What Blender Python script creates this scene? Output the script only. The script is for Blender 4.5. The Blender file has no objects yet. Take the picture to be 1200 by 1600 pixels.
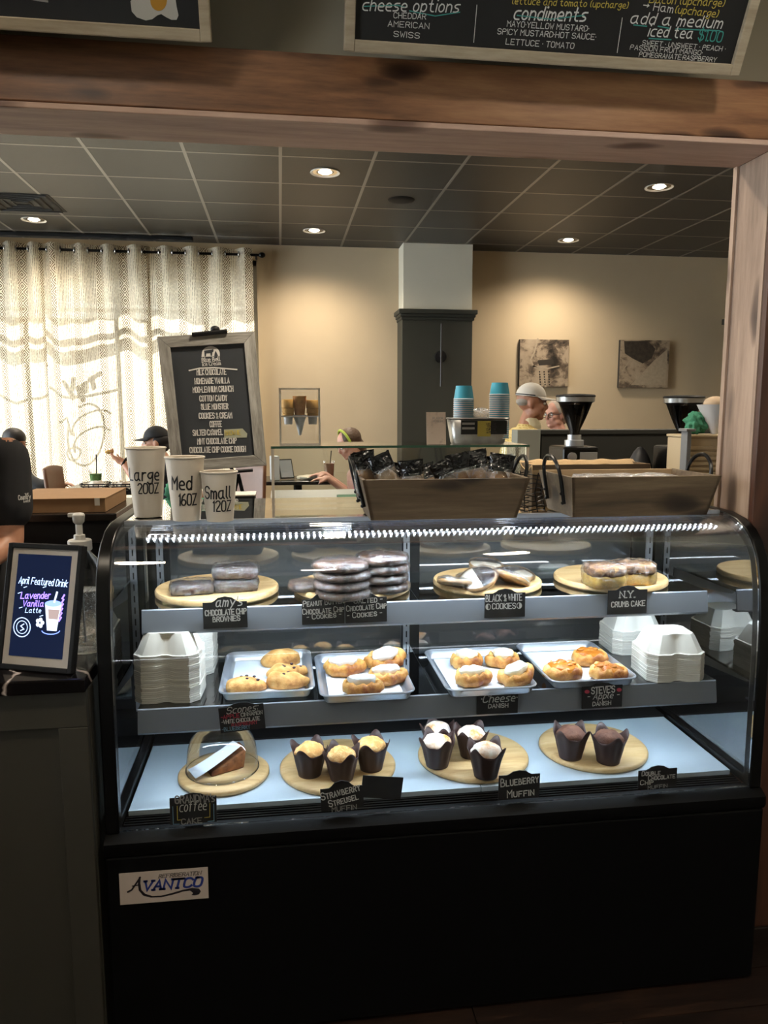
import bpy, bmesh, math, random
from mathutils import Matrix, Vector, noise, Euler
random.seed(7)
SC = bpy.context.scene
COL = SC.collection
R = math.radians

# ------------------------------------------------------------------ camera, world, sun, exposure
F = 1180.0                                   # focal length in pixels of the 1200x1600 frame
PITCH = math.atan(160 / F)
YAW = math.atan(162 / F * math.cos(PITCH))
EYE = Vector((0.0, 0.0, 1.55))
cam_d = bpy.data.cameras.new('camera')
cam_d.sensor_fit = 'VERTICAL'
cam_d.sensor_height = 32.0
cam_d.lens = 32.0 * F / 1600.0
cam_d.clip_start = 0.02
cam = bpy.data.objects.new('camera', cam_d)
COL.objects.link(cam)
cam.location = EYE
cam.rotation_euler = (math.pi / 2 - PITCH, 0, -YAW)
SC.camera = cam

W = bpy.data.worlds.new('daylight')
SC.world = W
W.use_nodes = True
W.node_tree.nodes['Background'].inputs[0].default_value = (0.90, 0.95, 1.0, 1)
W.node_tree.nodes['Background'].inputs[1].default_value = 4.2

def add_light(name, kind, loc, energy, color, parent=None, rot=None, **kw):
    d = bpy.data.lights.new(name, kind)
    d.energy = energy
    d.color = color
    for k, v in kw.items():
        setattr(d, k, v)
    o = bpy.data.objects.new(name, d)
    COL.objects.link(o)
    o.location = loc
    if rot: o.rotation_euler = rot
    if parent: o.parent = parent
    return o

sun = add_light('sun', 'SUN', (-1, 12, 9), 7.0, (1.0, 0.93, 0.82), angle=R(0.6))
sun.rotation_euler = Vector((0.10, -1.0, -0.92)).to_track_quat('-Z', 'Y').to_euler()

SC.view_settings.view_transform = 'Standard'
SC.view_settings.look = 'None'
SC.view_settings.gamma = 1.0
SC.view_settings.exposure = 1.7
SC.view_settings.use_curve_mapping = False
SC.cycles.use_denoising = True
SC.cycles.max_bounces = 14
SC.cycles.transparent_max_bounces = 40
SC.cycles.caustics_reflective = False
SC.cycles.caustics_refractive = False
SC.cycles.sample_clamp_indirect = 6.0

# ------------------------------------------------------------------ measuring: pixel of the photograph -> point on a known plane
FWD = Vector((math.sin(YAW) * math.cos(PITCH), math.cos(YAW) * math.cos(PITCH), -math.sin(PITCH)))
RGT = Vector((math.cos(YAW), -math.sin(YAW), 0))
UPV = RGT.cross(FWD)
def ray(x, y): return FWD + RGT * ((x - 600) / F) - UPV * ((y - 800) / F)
def PZ(x, y, z):
    d = ray(x, y); return EYE + d * ((z - EYE.z) / d.z)
def PY(x, y, Y):
    d = ray(x, y); return EYE + d * (Y / d.y)
def PX(x, y, X):
    d = ray(x, y); return EYE + d * (X / d.x)

# ------------------------------------------------------------------ materials
def srgb(h, a=1.0):
    if isinstance(h, str):
        c = [int(h[i:i + 2], 16) / 255 for i in (0, 2, 4)]
    else:
        c = list(h)
    return tuple((v / 12.92 if v <= 0.04045 else ((v + 0.055) / 1.055) ** 2.4) for v in c) + (a,)
MATS = {}
class NT:
    def __init__(s, name):
        s.m = bpy.data.materials.new(name)
        s.m.use_nodes = True
        s.t = s.m.node_tree
        s.t.nodes.clear()
        s.out = s.t.nodes.new('ShaderNodeOutputMaterial')
    def n(s, kind, **inp):
        nd = s.t.nodes.new('ShaderNode' + kind)
        for a, b in inp.pop('attrs', {}).items(): setattr(nd, a, b)
        for k, v in inp.items():
            if True:
                key = k.replace('_', ' ')
                try:
                    sock = nd.inputs[int(k[1:])] if k[0] == 'i' and k[1:].isdigit() else nd.inputs[key]
                except KeyError:
                    sock = nd.inputs[k]
                if isinstance(v, bpy.types.NodeSocket): s.t.links.new(v, sock)
                else: sock.default_value = v
        return nd
    def link(s, a, b): s.t.links.new(a, b)
    def ramp(s, fac, stops):
        r = s.t.nodes.new('ShaderNodeValToRGB')
        e = r.color_ramp.elements
        while len(e) < len(stops): e.new(0.5)
        for i, (p, c) in enumerate(stops):
            e[i].position = p
            e[i].color = c if len(c) == 4 else (*c, 1)
        s.link(fac, r.inputs[0])
        return r.outputs[0]
    def done(s, shader):
        s.link(shader, s.out.inputs[0])
        return s.m
def coords(t, scale=(1, 1, 1), kind='Object', rot=(0, 0, 0)):
    c = t.n('TexCoord')
    m = t.n('Mapping', Vector=c.outputs[kind], Scale=scale, Rotation=rot)
    return m.outputs[0]

def plain(name, col, rough=0.5, metal=0.0, spec=0.5, var=0.0, vscale=20.0, bump=0.0, bscale=60.0, coat=0.0, sss=0.0, emit=None, estr=0.0):
    if name in MATS: return MATS[name]
    t = NT(name)
    c = srgb(col) if isinstance(col, str) else col
    b = t.n('BsdfPrincipled', Roughness=rough, Metallic=metal)
    b.inputs['Specular IOR Level'].default_value = spec
    b.inputs['Coat Weight'].default_value = coat
    b.inputs['Coat Roughness'].default_value = 0.08
    if sss:
        b.inputs['Subsurface Weight'].default_value = sss
        b.inputs['Subsurface Scale'].default_value = 0.01
    if emit:
        b.inputs['Emission Color'].default_value = srgb(emit) if isinstance(emit, str) else emit
        b.inputs['Emission Strength'].default_value = estr
    if var:
        nz = t.n('TexNoise', Vector=coords(t), Scale=vscale, Detail=4.0)
        lo = tuple(max(0, v * (1 - var)) for v in c[:3]); hi = tuple(min(1, v * (1 + var)) for v in c[:3])
        t.link(t.ramp(nz.outputs[0], [(0.3, lo), (0.7, hi)]), b.inputs['Base Color'])
    else:
        b.inputs['Base Color'].default_value = c
    if bump:
        nz = t.n('TexNoise', Vector=coords(t), Scale=bscale, Detail=3.0)
        bp = t.n('Bump', Strength=bump, Distance=0.01, Height=nz.outputs[0])
        t.link(bp.outputs[0], b.inputs['Normal'])
    MATS[name] = t.done(b.outputs[0])
    return MATS[name]

def wood(name, dark, mid, light, axis='x', rough=0.5, scale=1.0, knots=0.0, bump=0.15):
    """streaky grain along one axis, knots as dark rings, a fine relief"""
    if name in MATS: return MATS[name]
    t = NT(name)
    s = {'x': (0.9, 9, 9), 'y': (9, 0.9, 9), 'z': (9, 9, 0.9)}[axis]
    s = tuple(v * scale for v in s)
    info = t.n('ObjectInfo')
    c = t.n('TexCoord')
    off = t.n('VectorMath', attrs={'operation': 'SCALE'}, i0=(3.1, 2.3, 1.7), Scale=info.outputs['Random'])
    add = t.n('VectorMath', attrs={'operation': 'ADD'}, i0=c.outputs['Object'], i1=off.outputs[0])
    mp = t.n('Mapping', Vector=add.outputs[0], Scale=s)
    big = t.n('TexNoise', Vector=mp.outputs[0], Scale=1.0, Detail=5.0, Roughness=0.6, Distortion=0.7)
    mp2 = t.n('Mapping', Vector=add.outputs[0], Scale=tuple(v * 5 for v in s))
    fine = t.n('TexNoise', Vector=mp2.outputs[0], Scale=1.4, Detail=6.0, Roughness=0.7)
    mix = t.n('Mix', attrs={'data_type': 'FLOAT'}, i0=0.4, i2=big.outputs[0], i3=fine.outputs[0])
    col = t.ramp(mix.outputs[0], [(0.30, srgb(dark)), (0.5, srgb(mid)), (0.70, srgb(light))])
    if knots:
        ks = {'x': (2.2, 6.5, 6.5), 'y': (6.5, 2.2, 6.5), 'z': (6.5, 6.5, 2.2)}[axis]
        mk = t.n('Mapping', Vector=add.outputs[0], Scale=tuple(v * knots for v in ks))
        dst = t.n('TexNoise', Vector=mk.outputs[0], Scale=1.2, Detail=2.0)
        dv = t.n('VectorMath', attrs={'operation': 'MULTIPLY_ADD'}, i0=dst.outputs['Color'], i1=(0.5, 0.5, 0.5), i2=mk.outputs[0])
        vo = t.n('TexVoronoi', Vector=dv.outputs[0], Scale=1.0)
        km = t.ramp(vo.outputs['Distance'], [(0.04, (1, 1, 1)), (0.16, (.75, .75, .75)), (0.30, (0, 0, 0))])
        mx = t.n('Mix', attrs={'data_type': 'RGBA'}, i0=km, i6=col, i7=srgb(dark))
        dk = t.n('Mix', attrs={'data_type': 'RGBA', 'blend_type': 'MULTIPLY'}, i0=km, i6=mx.outputs[2], i7=(0.45, 0.4, 0.38, 1))
        col = dk.outputs[2]
    b = t.n('BsdfPrincipled', Roughness=rough)
    t.link(col, b.inputs['Base Color'])
    bp = t.n('Bump', Strength=bump, Distance=0.004, Height=mix.outputs[0])
    t.link(bp.outputs[0], b.inputs['Normal'])
    MATS[name] = t.done(b.outputs[0])
    return MATS[name]

def glass(name, tint=(0.97, 0.985, 0.98), ior=1.45, boost=1.0, rough=0.0, base=0.0):
    """thin pane: clear through, mirror by the Fresnel term"""
    if name in MATS: return MATS[name]
    t = NT(name)
    tr = t.n('BsdfTransparent', Color=(*tint, 1))
    gl = t.n('BsdfGlossy', Color=(1, 1, 1, 1), Roughness=rough)
    fr = t.n('Fresnel', IOR=ior)
    k = t.n('Math', attrs={'operation': 'MULTIPLY_ADD', 'use_clamp': True}, i0=fr.outputs[0], i1=boost, i2=base)
    mx = t.n('MixShader', i0=k.outputs[0], i1=tr.outputs[0], i2=gl.outputs[0])
    MATS[name] = t.done(mx.outputs[0])
    return MATS[name]

def film(name, amount=0.25, bscale=40.0, bump=0.9, milk=0.03):
    """crinkled cling film"""
    if name in MATS: return MATS[name]
    t = NT(name)
    nz = t.n('TexNoise', Vector=coords(t), Scale=bscale, Detail=5.0, Roughness=0.65, Distortion=1.5)
    bp = t.n('Bump', Strength=bump, Distance=0.012, Height=nz.outputs[0])
    tr = t.n('BsdfTransparent', Color=(1, 1, 1, 1))
    gl = t.n('BsdfGlossy', Color=(1, 1, 1, 1), Roughness=0.06, Normal=bp.outputs[0])
    df = t.n('BsdfDiffuse', Color=(0.9, 0.92, 0.95, 1))
    wv = t.n('VectorMath', attrs={'operation': 'MULTIPLY_ADD'}, i0=nz.outputs['Color'], i1=(.03, .03, .03), i2=coords(t))
    vo = t.n('TexVoronoi', attrs={'feature': 'DISTANCE_TO_EDGE'}, Vector=wv.outputs[0], Scale=bscale)
    crease_glint = t.ramp(vo.outputs['Distance'], [(.0, (milk + .30,) * 3), (.02, (milk + .05,) * 3), (.04, (milk,) * 3)])  # white lines on the folds, standing in for glints
    m0 = t.n('MixShader', i0=crease_glint, i1=tr.outputs[0], i2=df.outputs[0])
    fr = t.n('Fresnel', IOR=1.5, Normal=bp.outputs[0])
    k = t.n('Math', attrs={'operation': 'MULTIPLY_ADD', 'use_clamp': True}, i0=fr.outputs[0], i1=.75, i2=amount)
    mx = t.n('MixShader', i0=k.outputs[0], i1=m0.outputs[0], i2=gl.outputs[0])
    MATS[name] = t.done(mx.outputs[0])
    return MATS[name]

def speckle(name, base, spots, scale=60, lo=0.5, hi=0.6, rough=0.7, bump=0.4, mid=None):
    """crumb or crust: base colour with spots of a second colour and a bumpy surface"""
    if name in MATS: return MATS[name]
    t = NT(name)
    v = coords(t)
    nz = t.n('TexNoise', Vector=v, Scale=scale, Detail=5.0, Roughness=0.65)
    big = t.n('TexNoise', Vector=v, Scale=scale * 0.25, Detail=2.0)
    f = t.n('Mix', attrs={'data_type': 'FLOAT'}, i0=0.45, i2=nz.outputs[0], i3=big.outputs[0])
    stops = [(lo, srgb(base)), (hi, srgb(spots))]
    if mid: stops = [(lo, srgb(base)), ((lo + hi) / 2, srgb(mid)), (hi, srgb(spots))]
    col = t.ramp(f.outputs[0], stops)
    b = t.n('BsdfPrincipled', Roughness=rough)
    t.link(col, b.inputs['Base Color'])
    bp = t.n('Bump', Strength=bump, Distance=0.006, Height=nz.outputs[0])
    t.link(bp.outputs[0], b.inputs['Normal'])
    MATS[name] = t.done(b.outputs[0])
    return MATS[name]

def glow(name, col, strength):
    if name in MATS: return MATS[name]
    t = NT(name)
    e = t.n('Emission', Color=srgb(col) if isinstance(col, str) else col, Strength=strength)
    MATS[name] = t.done(e.outputs[0])
    return MATS[name]

# ------------------------------------------------------------------ mesh building
class G:
    def __init__(s): s.v = []; s.f = []
    def add(s, vs, fs, M=None):
        o = len(s.v)
        s.v += [(M @ Vector(p)) if M else Vector(p) for p in vs]
        s.f += [tuple(i + o for i in f) for f in fs]
        return s
    def box(s, x0, x1, y0, y1, z0, z1, M=None):
        return s.add([(x0, y0, z0), (x1, y0, z0), (x1, y1, z0), (x0, y1, z0), (x0, y0, z1), (x1, y0, z1), (x1, y1, z1), (x0, y1, z1)],
                     [(0, 3, 2, 1), (4, 5, 6, 7), (0, 1, 5, 4), (1, 2, 6, 5), (2, 3, 7, 6), (3, 0, 4, 7)], M)
    def cb(s, c, d, M=None):
        return s.box(c[0] - d[0] / 2, c[0] + d[0] / 2, c[1] - d[1] / 2, c[1] + d[1] / 2, c[2] - d[2] / 2, c[2] + d[2] / 2, M)
    def lathe(s, prof, n=32, M=None, cap=True, sx=1.0, sy=1.0, fn=None):
        vs = []; fs = []
        for j, (r, z) in enumerate(prof):
            for i in range(n):
                a = 2 * math.pi * i / n
                k = fn(a, j, r, z) if fn else (r, z)
                vs.append((k[0] * math.cos(a) * sx, k[0] * math.sin(a) * sy, k[1]))
        m = len(prof)
        for j in range(m - 1):
            for i in range(n):
                i2 = (i + 1) % n
                fs.append((j * n + i, j * n + i2, (j + 1) * n + i2, (j + 1) * n + i))
        if cap:
            if prof[0][0] > 1e-6: fs.append(tuple(reversed(range(n))))
            if prof[-1][0] > 1e-6: fs.append(tuple((m - 1) * n + i for i in range(n)))
        return s.add(vs, fs, M)
    def tube(s, path, r=0.01, n=8, closed=False, M=None, cap=True):
        P = [Vector(p) for p in path]
        k = len(P); vs = []; fs = []
        prev = None
        for i, p in enumerate(P):
            a = P[(i - 1) % k] if (i > 0 or closed) else P[0]
            b = P[(i + 1) % k] if (i < k - 1 or closed) else P[-1]
            d = (b - a)
            d = d.normalized() if d.length > 1e-9 else Vector((0, 0, 1))
            if prev is None:
                u = d.orthogonal().normalized()
            else:
                u = prev - d * prev.dot(d)
                u = u.normalized() if u.length > 1e-6 else d.orthogonal().normalized()
            prev = u
            w = d.cross(u)
            rr = r[i] if isinstance(r, (list, tuple)) else r
            for q in range(n):
                an = 2 * math.pi * q / n
                vs.append(p + u * (rr * math.cos(an)) + w * (rr * math.sin(an)))
        for i in range(k - 1 + (1 if closed else 0)):
            i2 = (i + 1) % k
            for q in range(n):
                q2 = (q + 1) % n
                fs.append((i * n + q, i * n + q2, i2 * n + q2, i2 * n + q))
        if cap and not closed:
            fs.append(tuple(reversed(range(n))))
            fs.append(tuple((k - 1) * n + q for q in range(n)))
        return s.add(vs, fs, M)
    def prism(s, poly, y0, y1, M=None):
        """polygon in local x,z (counter-clockwise seen from -y) extruded along y"""
        n = len(poly)
        vs = [(x, y0, z) for x, z in poly] + [(x, y1, z) for x, z in poly]
        fs = [tuple(range(n)), tuple(reversed(range(n, 2 * n)))]
        for i in range(n):
            j = (i + 1) % n
            fs.append((j, i, i + n, j + n))
        return s.add(vs, fs, M)
    def prismx(s, poly, x0, x1):
        """polygon in y,z extruded along x"""
        n = len(poly)
        vs = [(x0, y, z) for y, z in poly] + [(x1, y, z) for y, z in poly]
        fs = [tuple(range(n)), tuple(reversed(range(n, 2 * n)))]
        for i in range(n):
            j = (i + 1) % n
            fs.append((j, i, i + n, j + n))
        return s.add(vs, fs)
    def grid(s, fn, nu, nv, M=None, wrap=False):
        vs = [fn(i / nu, j / nv) for j in range(nv + 1) for i in range(nu + 1)]
        fs = [(j * (nu + 1) + i, j * (nu + 1) + i + 1, (j + 1) * (nu + 1) + i + 1, (j + 1) * (nu + 1) + i) for j in range(nv) for i in range(nu)]
        return s.add(vs, fs, M)
    def ell(s, c, r, nu=16, nv=10, M=None, fn=None):
        vs = []; fs = []
        for j in range(nv + 1):
            th = math.pi * j / nv
            for i in range(nu):
                a = 2 * math.pi * i / nu
                p = Vector((math.sin(th) * math.cos(a), math.sin(th) * math.sin(a), -math.cos(th)))
                k = fn(p) if fn else 1.0
                if isinstance(k, Vector): vs.append(Vector(c) + k)
                else: vs.append(Vector((c[0] + p.x * r[0] * k, c[1] + p.y * r[1] * k, c[2] + p.z * r[2] * k)))
        for j in range(nv):
            for i in range(nu):
                i2 = (i + 1) % nu
                fs.append((j * nu + i, j * nu + i2, (j + 1) * nu + i2, (j + 1) * nu + i))
        return s.add(vs, fs, M)
    def cap(s, a, b, ra, rb, n=12):
        """tapered capsule"""
        a = Vector(a); b = Vector(b); d = (b - a)
        L = d.length; d = d / L if L > 1e-9 else Vector((0, 0, 1))
        pts = []; rs = []
        for q in (-1.0, -0.87, -0.5, 0.0): pts.append(a + d * (ra * q)); rs.append(max(1e-4, ra * math.sqrt(max(0, 1 - q * q))))
        for q in (0.0, 0.5, 0.87, 1.0): pts.append(b + d * (rb * q)); rs.append(max(1e-4, rb * math.sqrt(max(0, 1 - q * q))))
        return s.tube(pts, rs, n)
    def build(s, name, mat, parent=None, loc=(0, 0, 0), rot=(0, 0, 0), smooth=False, bevel=0.0, seg=2, ang=40, uv=None, jitter=None):
        me = bpy.data.meshes.new(name)
        vs = s.v
        if jitter:
            amp, sc_ = jitter
            vs = [p + noise.noise_vector(p * sc_) * amp for p in vs]
        me.from_pydata([tuple(p) for p in vs], [], s.f)
        me.validate()
        bm = bmesh.new(); bm.from_mesh(me)
        bmesh.ops.remove_doubles(bm, verts=bm.verts, dist=1e-6)
        bmesh.ops.recalc_face_normals(bm, faces=bm.faces)
        bm.to_mesh(me); bm.free()
        if smooth:
            for p in me.polygons: p.use_smooth = True
            me.set_sharp_from_angle(angle=R(ang))
        if mat: me.materials.append(mat)
        o = bpy.data.objects.new(name, me)
        COL.objects.link(o)
        o.location = loc; o.rotation_euler = rot
        if parent: o.parent = parent
        if bevel:
            md = o.modifiers.new('bevel', 'BEVEL'); md.width = bevel; md.segments = seg; md.limit_method = 'ANGLE'; md.angle_limit = R(35)
        return o

def tag(o, label=None, cat=None, group=None, kind=None):
    if label: o['label'] = label
    if cat: o['category'] = cat
    if group: o['group'] = group
    if kind: o['kind'] = kind
    return o
def thing(name, label, cat, loc=(0, 0, 0), rotz=0.0, group=None, M=None):
    o = bpy.data.objects.new(name, None)
    COL.objects.link(o)
    o.empty_display_size = 0.05
    if M is not None: o.matrix_world = M
    else:
        o.location = loc; o.rotation_euler = (0, 0, rotz)
    return tag(o, label, cat, group)
def dup(root, loc, rotz=None, label=None, group=None, rot=None, scale=None):
    def cp(o, par):
        c = o.copy(); COL.objects.link(c)
        if par: c.parent = par
        for ch in o.children: cp(ch, c)
        return c
    r = cp(root, None)
    r.location = loc
    if rot is not None: r.rotation_euler = rot
    elif rotz is not None: r.rotation_euler = (0, 0, rotz)
    if scale: r.scale = scale
    if label: r['label'] = label
    if group: r['group'] = group
    return r
def struct(o): o['kind'] = 'structure'; return o
def plane_of(BL, BR, TL):
    """matrix whose local x runs along the lower edge, z up the face, y into the thing; returns it with width and height"""
    u = (BR - BL); w = u.length; u.normalize()
    v = TL - BL; v = v - u * v.dot(u); h = v.length; v.normalize()
    y = v.cross(u)
    M = Matrix(((u.x, y.x, v.x, BL.x), (u.y, y.y, v.y, BL.y), (u.z, y.z, v.z, BL.z), (0, 0, 0, 1)))
    return M, w, h
def on_plane(M, px, py):
    """pixel -> local (x, z) on the plane local y = 0"""
    d = ray(px, py)
    Mi = M.inverted()
    e = Mi @ EYE; dd = Mi.to_3x3() @ d
    k = -e.y / dd.y
    p = e + dd * k
    return p.x, p.z

# ------------------------------------------------------------------ stroke lettering
GL = {'A': '022842|1434', 'B': '02082837362505|253544433202', 'C': '4738180703123243', 'D': '02082847432202', 'E': '48080242|0535', 'F': '480802|0535',
 'G': '47381807031232434525', 'H': '0802|4842|0545', 'I': '2822', 'J': '4843321203', 'K': '0802|480542', 'L': '080242', 'M': '0208254842', 'N': '02084248',
 'O': '180703123243473818', 'P': '02083847463505', 'Q': '180703123243473818|3342', 'R': '02083847463505|2542', 'S': '473818070615354443321203', 'T': '0848|2822',
 'U': '080312324348', 'V': '082248', 'W': '0812263248', 'X': '0842|4802', 'Y': '082548|2522', 'Z': '08480242',
 'a': '361605031222 33|363342', 'b': '0802|0516263533221203', 'c': '361605031232', 'd': '3832|3526160503122233', 'e': '043435261605031232', 'f': '38281712|0626',
 'g': '36160504132335|3631201001', 'h': '0802|0516263532', 'i': '1612|1818', 'j': '26211000|2828', 'k': '0802|360432', 'l': '181322', 'm': '0602|05162522|25364542',
 'n': '0602|0516263532', 'o': '160503122233352616', 'p': '0600|0516263533221203', 'q': '3630|3526160503122233', 'r': '0602|051626', 's': '3616051424332202',
 't': '18132232|0626', 'u': '0603122233|3632', 'v': '062246', 'w': '0612243246', 'x': '0632|3602', 'y': '0623|4610', 'z': '06360232',
 '0': '180703123243473818', '1': '172822', '2': '071838474602 42', '3': '0718384746253544433212 03', '4': '38083444|3832', '5': '48080535444332 1203', '6': '381704031232434435150 4', '7': '084822',
 '8': '', '9': '', '$': '473818070615354443321203|2921', '.': '2222', '-': '1535', ':': '2323|2626', "'": '2826', '&': '42160728371203123244', '(': '281713 22', ')': '18272312',
 '*': '2525', '>': '0545|364534', '!': '2824|2222', '/': '0248', ',': '2311'}
ROUND = set('CGOSQUJBDPRabcdeghmnopqrsuty02356&()f')
def glyph(ch):
    out = []
    for part in GL.get(ch, '').replace(' ', '').split('|'):
        if not part: continue
        pl = [(int(part[i]), int(part[i + 1]) - 2) for i in range(0, len(part), 2)]
        if ch in ROUND and len(pl) >= 4:
            q = [pl[0]]
            for a, b in zip(pl, pl[1:]):
                q += [(a[0] * .75 + b[0] * .25, a[1] * .75 + b[1] * .25), (a[0] * .25 + b[0] * .75, a[1] * .25 + b[1] * .75)]
            q.append(pl[-1]); pl = q
        out.append(pl)
    return out
def text_strokes(s, slant=0.0, gap=1.5, serif=False, small=None):
    """polylines in units where a capital is 6 high; small: size of letters after the first of each word (small capitals)"""
    x = 0.0; res = []; prev = ' '
    for ch in s:
        if ch == ' ':
            x += 2.6; prev = ch; continue
        g = glyph(ch)
        k = small if (small and prev != ' ' and ch.isupper()) else 1.0
        prev = ch
        xs = [p[0] for pl in g for p in pl] or [0]
        mn, mx = min(xs), max(xs)
        for pl in g:
            q = [((p[0] - mn) * k + x + p[1] * k * slant, p[1] * k) for p in pl]
            res.append(q)
            if serif:
                for e in (pl[0], pl[-1]):
                    if e[1] in (0, 6):
                        cx = (e[0] - mn) * k + x + e[1] * k * slant
                        res.append([(cx - .55, e[1] * k), (cx + .55, e[1] * k)])
        x += (mx - mn) * k + gap
    return res, max(0.01, x - gap)
def ribbon(g, pl, w, fn):
    """flat strokes; fn maps (x, y) to a point"""
    if len(pl) == 2 and pl[0] == pl[1]:
        c = pl[0]; r = w * 0.75
        vs = [fn(c[0] + r * math.cos(a * math.pi / 4), c[1] + r * math.sin(a * math.pi / 4)) for a in range(8)]
        g.add(vs, [tuple(range(8))]); return
    n = len(pl); L = []; Rr = []
    for i, p in enumerate(pl):
        a = pl[max(0, i - 1)]; b = pl[min(n - 1, i + 1)]
        def un(u, v):
            d = math.hypot(v[0] - u[0], v[1] - u[1]) or 1
            return ((v[0] - u[0]) / d, (v[1] - u[1]) / d)
        d1 = un(a, p) if i > 0 else un(p, b)
        d2 = un(p, b) if i < n - 1 else d1
        tx, ty = d1[0] + d2[0], d1[1] + d2[1]
        l = math.hypot(tx, ty)
        if l < 0.3: tx, ty, l = d1[0], d1[1], 1.0
        tx /= l; ty /= l
        c = max(0.5, tx * d1[0] + ty * d1[1])
        hw = w / 2 / c
        ex = (-w / 2 if i == 0 else (w / 2 if i == n - 1 else 0))
        L.append(fn(p[0] - ty * hw + tx * ex, p[1] + tx * hw + ty * ex)); Rr.append(fn(p[0] + ty * hw + tx * ex, p[1] - tx * hw + ty * ex))
    g.add(L + Rr, [(i, i + 1, n + i + 1, n + i) for i in range(n - 1)])
def write_px(parent, M, s, p0, p1, hpx, mat, wgt=0.16, slant=0.0, serif=False, small=None, name='lettering', lift=0.0016, gap=1.5):
    """letter a line whose baseline runs from pixel p0 to pixel p1 of the photograph, on the plane M"""
    a = on_plane(M, *p0); b = on_plane(M, *p1); t = on_plane(M, p0[0], p0[1] - hpx)
    ux, uz = b[0] - a[0], b[1] - a[1]
    W_ = math.hypot(ux, uz); ux /= W_; uz /= W_
    H_ = math.hypot(t[0] - a[0], t[1] - a[1])
    st, w = text_strokes(s, slant, gap, serif, small)
    kx = W_ / w; ky = H_ / 6.0
    g = G()
    wd = wgt * H_
    fn = lambda x, y: (a[0] + ux * x - uz * y, -lift, a[1] + uz * x + ux * y)
    for pl in st:
        ribbon(g, [(p[0] * kx, p[1] * ky) for p in pl], wd, fn)
    o = g.build(name, mat, parent)
    return o
def stroke_px(parent, M, pts, wpx, mat, name='lettering', lift=0.0016, closed=False):
    P = [on_plane(M, *p) for p in pts]
    s = on_plane(M, pts[0][0] + wpx, pts[0][1])
    w = math.hypot(s[0] - P[0][0], s[1] - P[0][1])
    if closed: P = P + [P[0]]
    g = G(); ribbon(g, P, w, lambda x, y: (x, -lift, y))
    return g.build(name, mat, parent)
def fill_px(parent, M, pts, mat, name='lettering', lift=0.0016):
    P = [on_plane(M, *p) for p in pts]
    g = G(); g.add([(x, -lift, z) for x, z in P], [tuple(range(len(P)))])
    return g.build(name, mat, parent)
def arc(cx, cy, rx, ry, a0, a1, n=16): return [(cx + rx * math.cos(R(a0 + (a1 - a0) * i / n)), cy - ry * math.sin(R(a0 + (a1 - a0) * i / n))) for i in range(n + 1)]

# ================================================================== THE SETTING
CEIL = 3.24
M_WALL = plain('wall paint', 'bfad90', rough=0.85, var=0.03, vscale=3, bump=0.03, bscale=200)
M_WALLG = plain('header wall paint', '938c7c', rough=0.85, var=0.03, vscale=3)
M_WHITE_WALL = plain('pale wall paint', 'cfc9b6', rough=0.85, var=0.02, vscale=3)
M_GREEN = plain('dark olive paint', '2f3029', rough=0.5, var=0.04, vscale=6)
M_BLACK = plain('black powder coat', '040404', rough=0.3, spec=0.25)
M_BLACKM = plain('matt black', '0b0b0c', rough=0.6, spec=0.3)
M_TILE = plain('ceiling tile', '2f2d28', rough=0.42, spec=0.5, var=0.10, vscale=30, bump=0.2, bscale=160)
M_TBAR = plain('ceiling grid metal', '857f74', rough=0.35, spec=0.6)
M_BEAM = wood('stained beam wood', '472b1e', '8a5f40', 'b08258', 'x', rough=0.42, scale=.7, knots=1.9)
M_BEAMU = wood('lit beam underside', '8a6a5c', 'b89886', 'd4b6a4', 'x', rough=0.5, scale=.7, knots=1.5)  # lighter copy of the beam wood, window bounce put into the colour
M_POST = wood('stained post wood', '604c3e', '957d6b', 'b49b87', 'z', rough=0.5, scale=.55, knots=1.5, bump=.08)
M_FLOOR = wood('dark floor plank', '0a0604', '180e09', '3a261a', 'x', rough=0.4, bump=0.5)

XL, XR, YB = -4.6, 5.08, 8.2                  # dining room
NXL, NXR, NYB = -2.3, 2.7, -2.6               # near room

fl = G().box(XL, XR, NYB, YB + .3, -0.12, -0.012).build('floor', M_FLOOR); struct(fl)
for k, y in enumerate([0.5 + .127 * i for i in range(11)]):
    x = -1.6 + (k * 0.53) % 0.9
    while x < 2.4:
        l = 0.9
        pl = G().box(0, l - 0.003, 0, 0.124, -0.012, 0.0).build('floor_plank', M_FLOOR, fl, loc=(x, y, 0))
        x += l
# ceilings
ce = G().box(XL, XR, 2.05, YB + .3, CEIL + 0.012, CEIL + 0.1).build('ceiling', M_TILE); struct(ce)
TX, TY = 0.630, 0.617
xs = [0.031 + TX * k for k in range(-8, 9) if XL < 0.031 + TX * k < XR]
ys = [5.399 + TY * k for k in range(-6, 6) if 2.05 < 5.399 + TY * k < YB]
tile_me = None
ex = [XL] + xs + [XR]; ey = [2.05] + ys + [YB]
for i in range(len(ex) - 1):
    for j in range(len(ey) - 1):
        w = ex[i + 1] - ex[i]; d = ey[j + 1] - ey[j]
        if w < .1 or d < .1 or ey[j + 1] < 3.6: continue
        if abs(w - TX) < .01 and abs(d - TY) < .01 and tile_me:
            t = bpy.data.objects.new('ceiling_tile', tile_me); COL.objects.link(t); t.parent = ce; t.location = (ex[i], ey[j], 0)
        else:
            t = G().box(0.010, w - 0.010, 0.010, d - 0.010, CEIL, CEIL + 0.012).build('ceiling_tile', M_TILE, ce, loc=(ex[i], ey[j], 0), bevel=0.003)
            if abs(w - TX) < .01 and abs(d - TY) < .01: tile_me = t.data
for x in xs: G().box(x - .011, x + .011, 2.6, YB, CEIL - 0.002, CEIL + 0.014).build('ceiling_grid_bar', M_TBAR, ce)
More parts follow.
